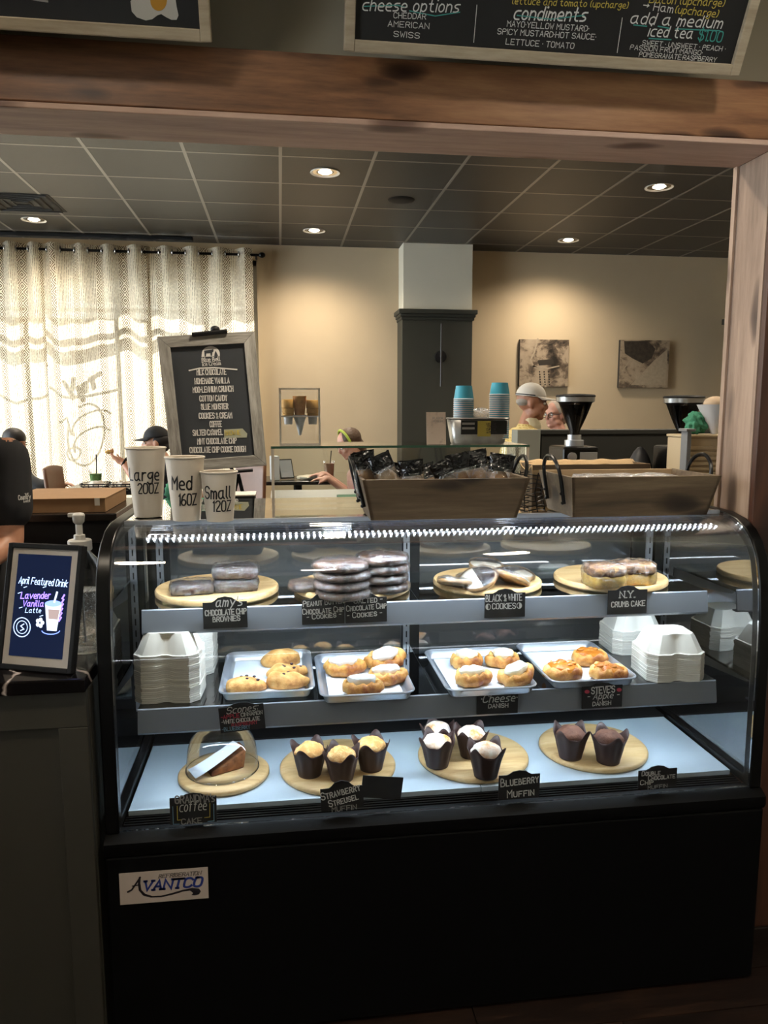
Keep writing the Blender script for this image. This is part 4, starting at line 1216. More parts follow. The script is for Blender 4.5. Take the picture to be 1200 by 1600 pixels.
card((502, 1268), (568.6, 1261), (497.6, 1234), YD, (530, 1220), 'slanted black name card reading Strawberry Streusel Muffin', [('STRAWBERRY', (503, 1250), (563, 1234), 11, dict(small=.75, wgt=.14)), ('STREUSEL', (515, 1260.5), (560, 1248), 10, dict(small=.75, wgt=.14)), ('MUFFIN', (519, 1268), (557, 1263.5), 7, dict(wgt=.15, mat=M_CHALKD))])
card((563, 1246), (626, 1249), (568.6, 1212), YD + .012, (600, 1213), 'blank black name card turned away beside the strawberry card', [], round_top=False)
card((778.5, 1250), (842.5, 1246), (780, 1212.5), YD, (810, 1204), 'black name card reading Blueberry Muffin', [('BLUEBERRY', (782.5, 1229), (841, 1221.5), 12, dict(small=.72, wgt=.13)), ('MUFFIN', (792.5, 1246), (834, 1241.5), 11, dict(small=.72, wgt=.13))])
card((997, 1233), (1057, 1228), (1001, 1204.5), YD, (1032, 1196), 'black name card reading Double Chocolate Chip Muffin', [('DOUBLE', (1002.5, 1212), (1031, 1210), 7, SC_), ('CHOCOLATE', (1012.5, 1219), (1054, 1215), 7, SC_), ('CHIP', (1000, 1226), (1020, 1225), 7, SC_), ('MUFFIN', (1012, 1233), (1042, 1229.5), 5, dict(wgt=.15, mat=M_CHALKD))])

# ================================================================== ON TOP OF THE CASE
TZ0 = TOPZ + .0006
M_PCUP = plain('white paper cup', 'cfc6b8', rough=.55, var=.02)
M_INK = plain('black marker', '0c0b0d', rough=.4)
def paper_cup(px, py, rb, rt, h, label, lines):
    p = PZ(px, py, TZ0)
    th = thing('paper_cup', label, 'cup', (p.x, p.y, TZ0), group='sample paper cups')
    G().lathe([(rb - .004, .004), (rb - .002, 0), (rb, 0), (rb, .003), (rt, h), (rt - .0012, h), (rb - .001, .006), (0, .006)], 44, cap=False).build('cup_wall', M_PCUP, th, smooth=True)
    G().tube([(rt * math.cos(2 * math.pi * k / 44), rt * math.sin(2 * math.pi * k / 44), h) for k in range(44)], .0026, 8, closed=True).build('rolled_rim', M_PCUP, th, smooth=True)
    base = math.atan2(-p.y, -p.x)
    for (s, z, sz, wd, off) in lines:
        st, w = text_strokes(s, .08)
        g = G(); ky = sz / 6; kx = wd / w
        def fn(x, y):
            zz = z + y; r = rb + (rt - rb) * zz / h + .0006
            a = base + (x - wd / 2 + off) / r
            return (r * math.cos(a), r * math.sin(a), zz)
        for pl in st:
            q = []
            for i, a in enumerate(pl[:-1]):
                b = pl[i + 1]
                for k in range(3): q.append((a[0] + (b[0] - a[0]) * k / 3, a[1] + (b[1] - a[1]) * k / 3))
            q.append(pl[-1])
            ribbon(g, [(a * kx, b * ky) for a, b in q], sz * .13, fn)
        g.build('handwriting', M_INK, th)
paper_cup(232, 806, .0355, .0505, .180, 'tallest paper cup, marked Large 20oz', [('Large', .098, .030, .088, -.012), ('20OZ', .064, .026, .054, .002)])
paper_cup(292, 812, .0345, .0485, .160, 'middle-sized paper cup, marked Med 16oz', [('Med', .082, .032, .052, -.012), ('16OZ', .042, .028, .044, .004)])
paper_cup(344, 813, .0335, .0455, .124, 'shortest paper cup, marked Small 12oz', [('Small', .060, .030, .070, -.006), ('12OZ', .028, .026, .046, .006)])

M_BASK = wood('basket wood', '33281c', '5a4a37', '7a6850', 'x', rough=.6, knots=1.6)
M_BASKI = wood('basket inside wood', '7a6248', '9c8464', 'b39c7c', 'x', rough=.65)
M_HANDLE = plain('black iron handle', '0a0a0b', rough=.3, metal=.3)
def basket(FBL, FBR, FTL, FTR, label, depth):
    a = PZ(*FBL, TZ0); b = PZ(*FBR, TZ0)
    y0 = (a.y + b.y) / 2
    x0, x1 = PY(*FBL, y0).x, PY(*FBR, y0).x
    # walls lean outwards: front rim a little nearer than the foot
    lean = .030
    t0, t1 = PY(*FTL, y0 - lean), PY(*FTR, y0 - lean)
    zt = (t0.z + t1.z) / 2; h = zt - TZ0
    X0, X1 = t0.x, t1.x
    th = thing('wooden_basket', label, 'basket', ((x0 + x1) / 2, y0 + depth / 2, TZ0), group='tapered wooden baskets')
    O = Vector(th.location)
    def V(x, y, z): return Vector((x, y, z)) - O
    yb = y0 + depth
    def panel(name, q, n, mat):
        """q: four outer corners, extruded inwards by n"""
        g = G(); q = [Vector(p) for p in q]; n = Vector(n)
        g.add(q + [p + n for p in q], [(0, 1, 2, 3), (7, 6, 5, 4), (0, 4, 5, 1), (1, 5, 6, 2), (2, 6, 7, 3), (3, 7, 4, 0)])
        return g.build(name, mat, th, bevel=.0012)
    panel('front_panel', [V(x0, y0, TZ0), V(x1, y0, TZ0), V(X1, y0 - lean, zt), V(X0, y0 - lean, zt)], (0, .010, 0), M_BASK)
    panel('back_panel', [V(x0, yb, TZ0), V(x1, yb, TZ0), V(X1, yb + lean, zt), V(X0, yb + lean, zt)], (0, -.010, 0), M_BASKI)
    panel('side_panel', [V(x0 - .0005, y0, TZ0), V(x0 - .0005, yb, TZ0), V(X0 - .0005, yb + lean, zt), V(X0 - .0005, y0 - lean, zt)], (.010, 0, 0), M_BASK)
    panel('side_panel', [V(x1 + .0005, y0, TZ0), V(x1 + .0005, yb, TZ0), V(X1 + .0005, yb + lean, zt), V(X1 + .0005, y0 - lean, zt)], (-.010, 0, 0), M_BASK)
    G().box(x0 + .012 - O.x, x1 - .012 - O.x, y0 + .012 - O.y, yb - .012 - O.y, 0, .008).build('bottom_panel', M_BASKI, th)
    for s, xa, xb in ((-1, x0, X0), (1, x1, X1)):
        # iron loop bolted to the outside of the end panel
        yc = (y0 + yb) / 2; hw = depth * .33
        pts = []
        for zz in (.30, .62): pts.append((0, -hw, h * zz))
        for k in range(9):
            an = math.pi * k / 8
            pts.append((0, -hw * math.cos(an), h * .92 + .058 * math.sin(an) + .0))
        for zz in (.62, .30): pts.append((0, hw, h * zz))
        P = []
        for (_, y, z) in pts:
            x = xa + (xb - xa) * z / h + s * .007
            P.append((x - O.x, y + yc - O.y, z))
        hd = G().tube(smooth_curve(P, 3), .0052, 8).build('handle', M_HANDLE, th, smooth=True)
        for yy in (-hw, hw):
            for zz in (.32, .55):
                G().ell((xa + (xb - xa) * zz + s * .011 - O.x, yy + yc - O.y, h * zz), (.005, .005, .005), 8, 6).build('bolt', M_HANDLE, hd)
    return th, (x0, x1, X0, X1, y0, yb, zt)
k1, bk1 = basket((580, 813), (807, 810), (566, 750), (829, 747), 'tapered wooden basket full of black-topped cookie bags', .175)
k2, bk2 = basket((895, 808.5), (1104, 804.5), (893.5, 746.5), (1128, 743), 'tapered wooden basket beside the timber post, filled with flat packets', .19)
# cookie bags
M_BAGB = plain('black gloss bag', '08080a', rough=.14, spec=.6, bump=.9, bscale=30)
M_BISC = speckle('biscotti', 'b98a55', '7a4f2a', 40, .4, .65, rough=.8)
M_BISCP = speckle('pale biscotti', 'c8b08a', '9a7a52', 40, .4, .65, rough=.8)
M_CLEAR = film('clear bag window', .10, 18, .7, .03)
def bag(px, py, rz, lean, tilt, label, pale=False, w=.062, h=.115, depth=.03):
    yy = bk1[4] + depth
    p = PY(px, py, yy)                          # pixel of the bag's top
    th = thing('cookie_bag', label, 'cookie bag', group='black-topped cookie bags')
    th.rotation_euler = (lean, tilt, rz)
    off = Euler((lean, tilt, rz)).to_matrix() @ Vector((0, 0, h))
    th.location = p - off
    G().ell((0, 0, 0), (1, 1, 1), 16, 10, fn=lambda q: Vector((q.x * w * .42 * (1 - .2 * (1 - min(1, (abs(q.x) + abs(q.z)))))  , q.y * .016, h * .38 + q.z * h * .30))).build('biscotti', M_BISCP if pale else M_BISC, th, smooth=True)
    def shell(u, v, k):
        a = 2 * math.pi * u
        pin = math.sin(math.pi * min(v / .75, 1) * .5 + 0) if v < .1 else (1.0 if v < .6 else max(.05, 1 - (v - .6) / .4 * .95))
        wx = w / 2 * (1.0 + .12 * (v - .5)); wy = .021 * pin * k
        cr = .003 * noise.noise(Vector((math.cos(a) * 2, v * 9, px * .1)))
        return (wx * math.copysign(abs(math.cos(a)) ** .6, math.cos(a)) + cr, wy * math.sin(a) + cr, h * v + .004 * noise.noise(Vector((math.cos(a) * 3, px * .2, 2))) * (1 if v > .9 else 0))
    G().grid(lambda u, v: shell(u, .02 + .70 * v, 1.0), 20, 8).build('clear_window', M_CLEAR, th, smooth=True)
    G().grid(lambda u, v: shell(u, .66 + .36 * v, 1.0), 20, 8).build('black_top', M_BAGB, th, smooth=True)
    return th
for args in ((566, 706, .25, R(6), R(-10), 'cookie bag at the handle end of the basket, top folded', False, .062, .125, .07),
             (590, 712, -.1, R(8), R(-24), 'tilted cookie bag with pale biscotti near the handle', True, .06, .12, .045),
             (616, 723, .1, R(4), R(8), 'low cookie bag with a wide crumpled black top', False, .066, .105, .08),
             (641, 720, -.2, R(12), R(-6), 'cookie bag standing in the middle, black top folded forward', True, .062, .105, .045),
             (664, 726, .3, R(2), R(-14), 'small dark cookie bag just past the middle one', False, .05, .10, .09),
             (688, 722, 0, R(10), R(-26), 'cookie bag slumped sideways with clear front, right of the middle', True, .062, .11, .045),
             (714, 710, .1, R(8), R(-10), 'upright cookie bag with tan biscotti in front of the tub', False, .064, .125, .05),
             (740, 705, -.2, R(4), R(-12), 'tallest cookie bag with a pointed black top', False, .062, .13, .075),
             (763, 713, .1, R(10), R(-4), 'cookie bag between the tallest one and the last one', True, .055, .115, .10),
             (786, 711, -.1, R(4), R(8), 'last cookie bag at the wire rack end of the basket', False, .064, .12, .05)):
    bag(*args)
# packets lying in the second basket
M_PKT = film('packet film', .25, 20, .8, .35)
for k, (px, l) in enumerate(((925, 'flat wrapped packet in the second basket nearest its left handle'), (975, 'flat wrapped packet in the middle of the second basket'), (1025, 'flat wrapped packet in the second basket nearest the post'))):
    x = PY(px, 740, bk2[4] + .09).x
    th = thing('wrapped_packet', l, 'packet', (x, bk2[4] + .09, TZ0 + .0085), .2 * k, 'flat wrapped packets')
    slab('packet_filling', .085, .11, bk2[6] - TZ0 - .016, M_BISC, k + 30, amp=.003).parent = th
    slab('packet_film', .092, .12, bk2[6] - TZ0 - .010, M_PKT, k + 40, amp=.003).parent = th

# ================================================================== THE COUNTER AT THE LEFT
CTZ = .953
M_CAB = plain('cabinet olive paint', '34322a', rough=.55, var=.05, vscale=5)
def marble():
    t = NT('black marble with white veins')
    v = coords(t)
    nz = t.n('TexNoise', Vector=v, Scale=3.0, Detail=4.0, Distortion=1.0)
    vo = t.n('TexVoronoi', attrs={'feature': 'DISTANCE_TO_EDGE'}, Vector=t.n('Mix', attrs={'data_type': 'VECTOR'}, i0=.25, i4=v, i5=nz.outputs['Color']).outputs[1], Scale=2.3)
    col = t.ramp(vo.outputs['Distance'], [(0.0, srgb('b9aca6')), (.012, srgb('1a1617')), (.05, srgb('0c0a0b'))])
    b = t.n('BsdfPrincipled', Roughness=.12)
    t.link(col, b.inputs['Base Color'])
    return t.done(b.outputs[0])
M_MARB = marble()
cab = thing('counter_cabinet', 'dark olive shaker cabinet at the end of the counter', 'cabinet', (-1.0, 1.72, 0))
def kp(g, n, m, **k): return g.build(n, m, cab, loc=(1.0, -1.72, 0), **k)
kp(G().box(-1.75, -.447, 1.738, 2.30, .0, CTZ - .034), 'body', M_CAB, bevel=.003)
dx0, dx1, dz0, dz1 = -1.1, PY(88, 1150, 1.72).x + .005, .05, PY(60, 1140, 1.72).z
kp(G().box(-1.75, -.449, 1.720, 1.7375, dz1, CTZ - .036), 'top_rail', M_CAB, bevel=.002)
kp(G().box(dx1, -.449, 1.720, 1.7375, 0, dz1 - .0005), 'stile', M_CAB, bevel=.002)
kp(G().box(-1.75, dx1 - .0005, 1.720, 1.7375, 0, dz0), 'bottom_rail', M_CAB, bevel=.002)
kp(G().box(-1.75, dx1 - .0005, 1.733, 1.7377, dz0 + .0005, dz1 - .0005), 'panel', M_CAB)
ct = G().box(-1.78, -.445, 1.70, 2.32, CTZ - .033, CTZ).build('countertop', M_MARB, bevel=.004)
tag(ct, 'black marble countertop with a white vein on the olive cabinet', 'countertop')

# digital menu frame
FM, fw_, fh_ = plane_of(Vector((-.664, 1.799, CTZ + .002)), Vector((-.480, 1.730, CTZ + .002)), Vector((-.640, 1.864, CTZ + .285)))
tb = thing('digital_photo_frame', 'black digital frame with white mat advertising a lavender latte', 'digital frame', M=FM)
fr_ = .013
def ring(g, w, h, t, y0, y1, x=0, z=0):
    g.box(x, x + t, y0, y1, z, z + h).box(x + w - t, x + w, y0, y1, z, z + h).box(x + t, x + w - t, y0, y1, z, z + t).box(x + t, x + w - t, y0, y1, z + h - t, z + h); return g
ring(G(), fw_, fh_, .011, -.004, .016).build('frame', M_BLACKM, tb, bevel=.0015)
G().box(.009, fw_ - .009, .001, .006, .009, fh_ - .009).build('mat', plain('white mat', 'b9b3ac', rough=.35), tb)
# screen from its pixel corners
q = [on_plane(FM, 14, 1023), on_plane(FM, 98, 1031), on_plane(FM, 111, 871), on_plane(FM, 29.5, 863)]
sx0 = (q[0][0] + q[3][0]) / 2; sx1 = (q[1][0] + q[2][0]) / 2; sz0 = (q[0][1] + q[1][1]) / 2; sz1 = (q[2][1] + q[3][1]) / 2
scr = G().box(sx0, sx1, -.0006, .0008, sz0, sz1).build('screen', plain('screen', '06080e', rough=.1, spec=.2, emit='10182e', estr=.5), tb)
M_SBLUE = glow('screen blue text', '6f86ff', 1.1); M_SPALE = glow('screen pale text', 'a9c2f2', .9); M_SVIO = glow('screen violet text', '8a72ff', 1.1); M_STAN = glow('screen tan', '9c8a86', .6); M_SWH = glow('screen white', 'c9d6f0', .7)
write_px(tb, FM, 'April Featured Drink', (30, 911), (105, 917), 10, M_SPALE, .12, slant=.2)
write_px(tb, FM, 'Lavender', (33, 935), (78, 935), 9.5, M_SVIO, .16, slant=.2)
write_px(tb, FM, 'Vanilla', (36, 947), (68, 947.5), 8.5, M_SVIO, .16, slant=.2)
write_px(tb, FM, 'Latte', (40, 957), (64, 957.5), 7, M_SPALE, .13, slant=.2)
fill_px(tb, FM, [(71, 943), (97, 944), (89, 986), (74, 985)], M_SWH, name='drink_picture')
fill_px(tb, FM, [(76, 952), (94, 953), (91, 968), (77, 967)], M_STAN, name='drink_picture', lift=.002)
fill_px(tb, FM, arc(84, 943, 13, 5, 0, 360, 16), M_SBLUE, name='drink_picture', lift=.0021)
stroke_px(tb, FM, [(86, 940), (90, 926)], 3, M_SWH, name='drink_picture', lift=.0023)
stroke_px(tb, FM, arc(35, 980, 13, 15, 0, 360, 20), 1.2, M_SPALE); stroke_px(tb, FM, arc(35, 980, 8.5, 10, 0, 360, 20), .9, M_SPALE)
stroke_px(tb, FM, [(33, 985), (38, 983), (33, 978), (38, 975)], 1.3, M_SPALE)
for k in range(5):
    fill_px(tb, FM, arc(63 + 4 * math.cos(k * 1.257), 973 + 5 * math.sin(k * 1.257), 3, 3.4, 0, 360, 8), M_SWH, name='drink_picture')
for k in range(6): stroke_px(tb, FM, [(101 - k, 930 + k * 7), (98 - k, 935 + k * 7)], 2.4, M_SVIO, name='drink_picture')
stroke_px(tb, FM, arc(80, 985, 14, 6, 190, 350, 8), 1.2, M_SBLUE, name='drink_picture')
for x, y in ((40, 918), (70, 918), (31, 927), (65, 963), (33, 950)): stroke_px(tb, FM, [(x - 2, y), (x + 2.5, y - 1.5)], .9, M_SPALE)
G().add([(fw_ * .35, .0165, fh_ * .45), (fw_ * .65, .0165, fh_ * .45), (fw_ * .65, .060, .020), (fw_ * .35, .060, .020), (fw_ * .35, .020, fh_ * .45), (fw_ * .65, .020, fh_ * .45), (fw_ * .65, .064, .021), (fw_ * .35, .064, .021)], [(0, 1, 2, 3), (7, 6, 5, 4), (0, 4, 5, 1), (2, 6, 7, 3), (1, 5, 6, 2), (3, 7, 4, 0)]).build('stand', M_BLACKM, tb)

# hand sanitiser
p = PZ(134, 1016, CTZ)
hs = thing('hand_sanitizer_bottle', 'large clear pump bottle of bubbly gel behind the digital frame', 'bottle', (p.x, p.y, CTZ + .0005))
d_ = p.y
hh = (PY(134, 857, d_).z - CTZ)
rb = .052
bod = [(0, .0), (rb * .9, 0), (rb, .006), (rb, hh * .72), (rb * .96, hh * .80), (rb * .75, hh * .90), (.024, hh * .965), (.022, hh)]
G().lathe(bod, 36, sy=.75).build('bottle', glass('clear bottle plastic', (.93, .95, .96), ior=1.3, boost=1.0, base=.04), hs, smooth=True)
gel = [(0, .004), (rb * .86, .004), (rb * .95, .01), (rb * .95, hh * .60), (0, hh * .60)]
G().lathe(gel, 32, sy=.75).build('gel', film('sanitiser gel', .04, 60, .3, .22), hs, smooth=True)
gb = G(); rnd = random.Random(5)
for k in range(170):
    a = rnd.uniform(0, 6.28); r = rb * .9 * math.sqrt(rnd.random()); s = rnd.uniform(.0008, .002)
    gb.ell((r * math.cos(a), r * math.sin(a) * .74, rnd.uniform(.02, hh * .59)), (s, s, s), 6, 4)
o = gb.build('gel_bubbles', plain('bubble', 'dfe6ea', rough=.1), hs); o['kind'] = 'stuff'
M_PUMP = plain('white pump plastic', 'b9b6b0', rough=.4)
G().lathe([(.027, hh - .004), (.028, hh - .002), (.028, hh + .020), (.026, hh + .022), (.014, hh + .023), (.013, hh + .034), (.008, hh + .035), (.008, hh + .068)], 24).build('pump_collar', M_PUMP, hs, smooth=True)
G().lathe([(.008, hh + .06), (.013, hh + .066), (.015, hh + .084), (.010, hh + .088), (0, hh + .089)], 20).box(-.024, .012, -.006, .006, hh + .078, hh + .088).build('pump_head', M_PUMP, hs, smooth=True, bevel=.002)
G().tube([(0, 0, hh), (0, 0, .02)], .003, 6).build('dip_tube', M_PUMP, hs)

# ================================================================== MENU BOARDS ABOVE THE BEAM
M_OAK = wood('pale oak frame', '8c7c66', 'a99a82', 'bcae96', 'x', rough=.6, scale=2.5)
M_SLATE = plain('menu board slate', '0d0c0c', rough=.7)
M_TEAL = plain('teal chalk', '3e8f86', rough=.8)
def menu_board(x0, x1, label, h=.62):
    M = Matrix.Translation(Vector((x0, 1.80, BZ1 - .020))) @ Matrix.Rotation(R(27), 4, 'X')
    w = x1 - x0
    th = thing('menu_board', label, 'menu board', M=M, group='framed menu boards')
    t = .023
    ring(G(), w, h, t, -.012, .012).build('frame', M_OAK, th, bevel=.002)
    G().box(t - .002, w - t + .002, 0, .008, t - .002, h - t + .002).build('slate', M_SLATE, th)
    return th, M
PMID = PY(537, 78, 1.80).x
mb2, MM = menu_board(PMID, PY(1151, 121, 1.80).x, 'framed black menu board listing condiments and iced tea')
MM = MM.copy()
kw = dict(lift=.0012)
write_px(mb2, MM, 'cheese options', (566, 16), (716, 19), 18, M_CHALK, .12, slant=.2, **kw)
stroke_px(mb2, MM, [(568, 10), (620, 8), (632, 11)], 1.5, M_TEAL, **kw); stroke_px(mb2, MM, [(640, 17), (680, 25), (718, 19)], 1.5, M_TEAL, **kw)
write_px(mb2, MM, 'CHEDDAR', (615, 28), (665, 30), 8.6, M_CHALK, .13, **kw)
write_px(mb2, MM, 'AMERICAN', (606, 41), (670, 45), 8.6, M_CHALK, .13, **kw)
write_px(mb2, MM, 'SWISS', (615, 57), (655, 60), 8.6, M_CHALK, .13, **kw)
stroke_px(mb2, MM, [(745, 8), (740, 66)], 1.0, M_CHALK, **kw)
stroke_px(mb2, MM, [(972, 28), (964, 82)], 1.0, M_CHALK, **kw)
write_px(mb2, MM, 'lettuce and tomato (upcharge)', (800, 6), (980, 13), 10, M_CYEL, .13, slant=.1, **kw)
write_px(mb2, MM, 'condiments', (802, 30), (914, 33), 20, M_CHALK, .13, slant=.2, **kw)
stroke_px(mb2, MM, [(808, 24), (860, 30), (912, 24)], 1.6, M_TEAL, **kw)
write_px(mb2, MM, 'MAYO*YELLOW MUSTARD*', (792, 41), (919, 49), 8.6, M_CHALK, .13, **kw)
write_px(mb2, MM, 'SPICY MUSTARD*HOT SAUCE*', (777, 53), (930, 62), 8.6, M_CHALK, .13, **kw)
write_px(mb2, MM, 'LETTUCE * TOMATO', (790, 69), (896, 76), 8.6, M_CHALK, .13, **kw)
write_px(mb2, MM, 'Bacon (upcharge)', (1014, 4), (1130, 10), 11, M_CYEL, .13, slant=.1, **kw)
write_px(mb2, MM, '> Ham', (1004, 14), (1050, 20), 12, M_CHALK, .12, **kw)
write_px(mb2, MM, '(upcharge)', (1054, 20), (1120, 27), 11, M_CYEL, .13, slant=.1, **kw)
write_px(mb2, MM, 'add a medium', (984, 36), (1126, 44), 17, M_CHALK, .12, slant=.15, **kw)
stroke_px(mb2, MM, [(990, 39), (1010, 41)], 1.5, M_TEAL, **kw); stroke_px(mb2, MM, [(1028, 41), (1045, 44)], 1.5, M_TEAL, **kw); stroke_px(mb2, MM, [(1056, 45), (1124, 48)], 1.5, M_TEAL, **kw)
write_px(mb2, MM, 'iced tea', (1012, 56), (1080, 60), 16, M_CHALK, .12, slant=.15, **kw)
stroke_px(mb2, MM, [(1014, 60), (1048, 62)], 1.5, M_TEAL, **kw)
write_px(mb2, MM, '$1.00', (1090, 62), (1126, 66), 16, M_TEAL, .12, **kw)
write_px(mb2, MM, 'SWEET * UNSWEET * PEACH *', (1003, 70), (1132, 80), 7.0, M_CHALK, .13, **kw)
write_px(mb2, MM, 'PASSION FRUIT*MANGO*', (984, 77), (1096, 86), 7.0, M_CHALK, .13, **kw)
write_px(mb2, MM, 'POMEGRANATE*RASPBERRY', (998, 88), (1118, 97), 7.0, M_CHALK, .13, **kw)
mb1, M1 = menu_board(-1.15, PY(331, 65, 1.80).x, 'framed black menu board with a drawn fried egg')
stroke_px(mb1, M1, [(40, -4), (58, 0), (74, 2)], 3, M_CHALKD, **kw)
egg = [(204, 2), (210, -6), (230, -12), (262, -12), (274, -4), (276, 10), (279, 24), (276, 31), (268, 31), (260, 27), (252, 22), (246, 24), (238, 30), (228, 32), (214, 27), (206, 18)]
fill_px(mb1, M1, egg, plain('egg white chalk', 'b9b7b0', rough=.8), name='egg_drawing', **kw)
fill_px(mb1, M1, arc(248, 1, 13, 16, 0, 360, 18), plain('egg yolk chalk', 'b8862a', rough=.8), name='egg_drawing', lift=.0018)

# ================================================================== BEHIND THE CASE: ICE CREAM CASE
IY = 2.72
ix0 = PY(424, 735, IY).x; ix1 = PY(826, 735, IY).x
IZT = PY(440, 697, IY).z; IZB = 1.20
M_GEDGE = plain('green glass edge', '35584a', rough=.15)
M_ICG = glass('guard glass', (.93, .96, .95), ior=1.45, boost=1.0, base=.02)
M_GREYM = plain('grey painted metal', '6f7072', rough=.45)
ic = thing('ice_cream_cabinet', 'grey ice cream cabinet with a square glass guard behind the bakery case', 'ice cream cabinet', ((ix0 + ix1) / 2, IY, 0))
O = Vector(ic.location)
def ip(g, n, m, **k): return g.build(n, m, ic, loc=-O, **k)
ip(G().box(ix0, ix1, IY, IY + .60, 0, IZB - .02), 'cabinet', M_GREYM, bevel=.004)
ip(G().box(ix0 - .01, ix1 + .01, IY - .01, IY + .61, IZB - .02, IZB), 'rim', M_ALU, bevel=.003)
ip(G().box(ix0 + .012, ix1 - .012, IY + .003, IY + .008, IZB, IZT - .009), 'front_pane', M_ICG)
ip(G().box(ix0 + .003, ix0 + .008, IY + .01, IY + .34, IZB, IZT - .009), 'side_pane', M_ICG)
ip(G().box(ix1 - .008, ix1 - .003, IY + .01, IY + .34, IZB, IZT - .009), 'side_pane', M_ICG)
ip(G().box(ix0, ix1, IY, IY + .35, IZT - .008, IZT - .0012), 'top_pane', M_ICG)
ip(G().box(ix0, ix1, IY - .0035, IY - .0002, IZT - .009, IZT - .0005), 'pane_edge', M_GEDGE)
for x in (ix0, ix1 - .010): ip(G().box(x, x + .010, IY + .0, IY + .010, IZB, IZT - .009), 'corner_post', plain('white post', 'b9b4aa', rough=.4))
TI = IZT - .0008
# cone holder
def at(px, py, Y): return PY(px, py, Y)
cy_ = IY + .10
a = at(437, 690, cy_); b = at(501, 690, cy_); t_ = at(437, 606, cy_)
w = b.x - a.x; h = t_.z - TI
M_ACR = glass('clear acrylic', (.985, .985, .98), ior=1.4, boost=.8, base=.02)
ch = thing('cone_display', 'clear acrylic stand holding three ice cream cones', 'cone holder', (a.x, cy_, TI))
for g, n in ((G().box(0, w, 0, .004, 0, h), 'front_wall'), (G().box(0, w, .136, .14, 0, h), 'back_wall'), (G().box(0, .004, .0042, .1358, 0, h), 'side_wall'), (G().box(w - .004, w, .0042, .1358, 0, h), 'side_wall'), (G().box(.0042, w - .0042, .0042, .1358, h * .50, h * .52), 'rack'), (G().box(.0042, w - .0042, .0042, .1358, h - .004, h), 'lid')):
    g.build(n, M_ACR, ch)
for x in (.0, w - .007): G().box(x, x + .007, -.0012, -.0002, 0, h).build('edge_strip', plain('acrylic edge glint', 'f2f0ea', rough=.4), ch)  # white strips painted for the light that acrylic edges catch
for z in (0, h * .49, h - .006): G().box(.0072, w - .0072, -.0012, -.0002, z, z + .005).build('edge_strip', MATS['acrylic edge glint'], ch)
M_WAF = speckle('sugar cone', 'c8924a', '9a6430', 40, .4, .6)
M_CAKEC = plain('wafer cone', 'd8a858', rough=.7, var=.1)
M_SLV = plain('cone sleeve', 'd8dce0', rough=.4)
def cone(px, py_top, py_bot, r, label, waffle):
    p = at(px, py_top, cy_ + .065); q = at(px, py_bot, cy_ + .065)
    hh = p.z - q.z
    th = thing('ice_cream_cone', label, 'cone', (p.x, p.y, q.z), group='ice cream cones on display')
    if waffle:
        G().lathe([(.004, 0), (.016, hh * .35), (r, hh)], 24).build('cone', M_WAF, th, smooth=True)
        G().lathe([(.0045, .0), (.0175, hh * .35), (.026, hh * .52)], 24, cap=False).build('paper_sleeve', M_SLV, th, smooth=True)
    else:
        pr = [(.014, 0), (.017, hh * .35), (.021, hh * .36), (.021, hh * .42), (.020, hh * .45), (.022, hh * .47), (.022, hh * .62), (.020, hh * .64), (.024, hh * .67), (.024, hh * .95), (.022, hh)]
        G().lathe(pr, 24).build('cone', M_CAKEC, th, smooth=True)
        G().lathe([(.0145, 0), (.0175, hh * .34)], 24, cap=False).build('paper_sleeve', M_SLV, th, smooth=True)
cone(468, 619, 680, .026, 'tall pointed waffle cone in the middle of the clear stand', True)
cone(450, 624, 663, .02, 'flat-bottomed wafer cone nearest the chalkboard menu', False)
cone(488, 625, 663, .02, 'flat-bottomed wafer cone on the olive column side', False)
# paper card
a, b, c = at(667, 690, IY + .06), at(697, 690, IY + .06), at(669, 644, IY + .075)
a.z = b.z = TI + .0005
KM, kw_, kh_ = plane_of(a, b, c)
kd = thing('paper_menu_card', 'speckled pale paper card standing on the glass guard', 'card', M=KM)
G().box(0, kw_, 0, .003, 0, kh_).build('card', speckle('speckled paper', 'd2c2b4', 'a8968a', 30, .52, .66, rough=.8, bump=.05), kd)
G().box(kw_ * .1, kw_ * .9, .003, .045, 0, .003).build('foot', M_ACR, kd)
write_px(kd, KM, 'FLAVOR', (676, 655), (692, 655), 3, M_CHALKD, .2); write_px(kd, KM, 'OF THE DAY', (677, 659), (692, 659), 2, M_CHALKD, .2)
# metal tub with cups
a, b = at(712, 690, IY + .09), at(792, 690, IY + .09)
c = at(705, 654, IY + .09); d = at(800, 654, IY + .09)
tu = thing('metal_tub', 'galvanised oblong tub with a black label and yellow note', 'tub', ((a.x + b.x) / 2, IY + .15, TI))
hx0, hx1, hz = (b.x - a.x) / 2, (d.x - c.x) / 2, c.z - TI
M_ZINC = plain('galvanised steel', '9a9a98', rough=.35, metal=.9, var=.15, vscale=25)
def oval(rx, ry, z, n=40): return [(rx * math.copysign(abs(math.cos(2 * math.pi * k / n)) ** .55, math.cos(2 * math.pi * k / n)), ry * math.copysign(abs(math.sin(2 * math.pi * k / n)) ** .55, math.sin(2 * math.pi * k / n)), z) for k in range(n)]
g = G(); L = [oval(.01, .005, .002), oval(hx0, .055, .002), oval(hx0, .055, 0), oval(hx0 + .003, .058, .006), oval(hx1, .066, hz)]
n = 40; vs = [p for l in L for p in l]; fs = [tuple(range(n))] + [(j * n + i, j * n + (i + 1) % n, (j + 1) * n + (i + 1) % n, (j + 1) * n + i) for j in range(len(L) - 1) for i in range(n)]
o = g.add(vs, fs).build('tub', M_ZINC, tu, smooth=True); md = o.modifiers.new('t', 'SOLIDIFY'); md.thickness = .002
G().tube(oval(hx1, .066, hz), .003, 6, closed=True).build('rolled_rim', M_ZINC, tu, smooth=True)
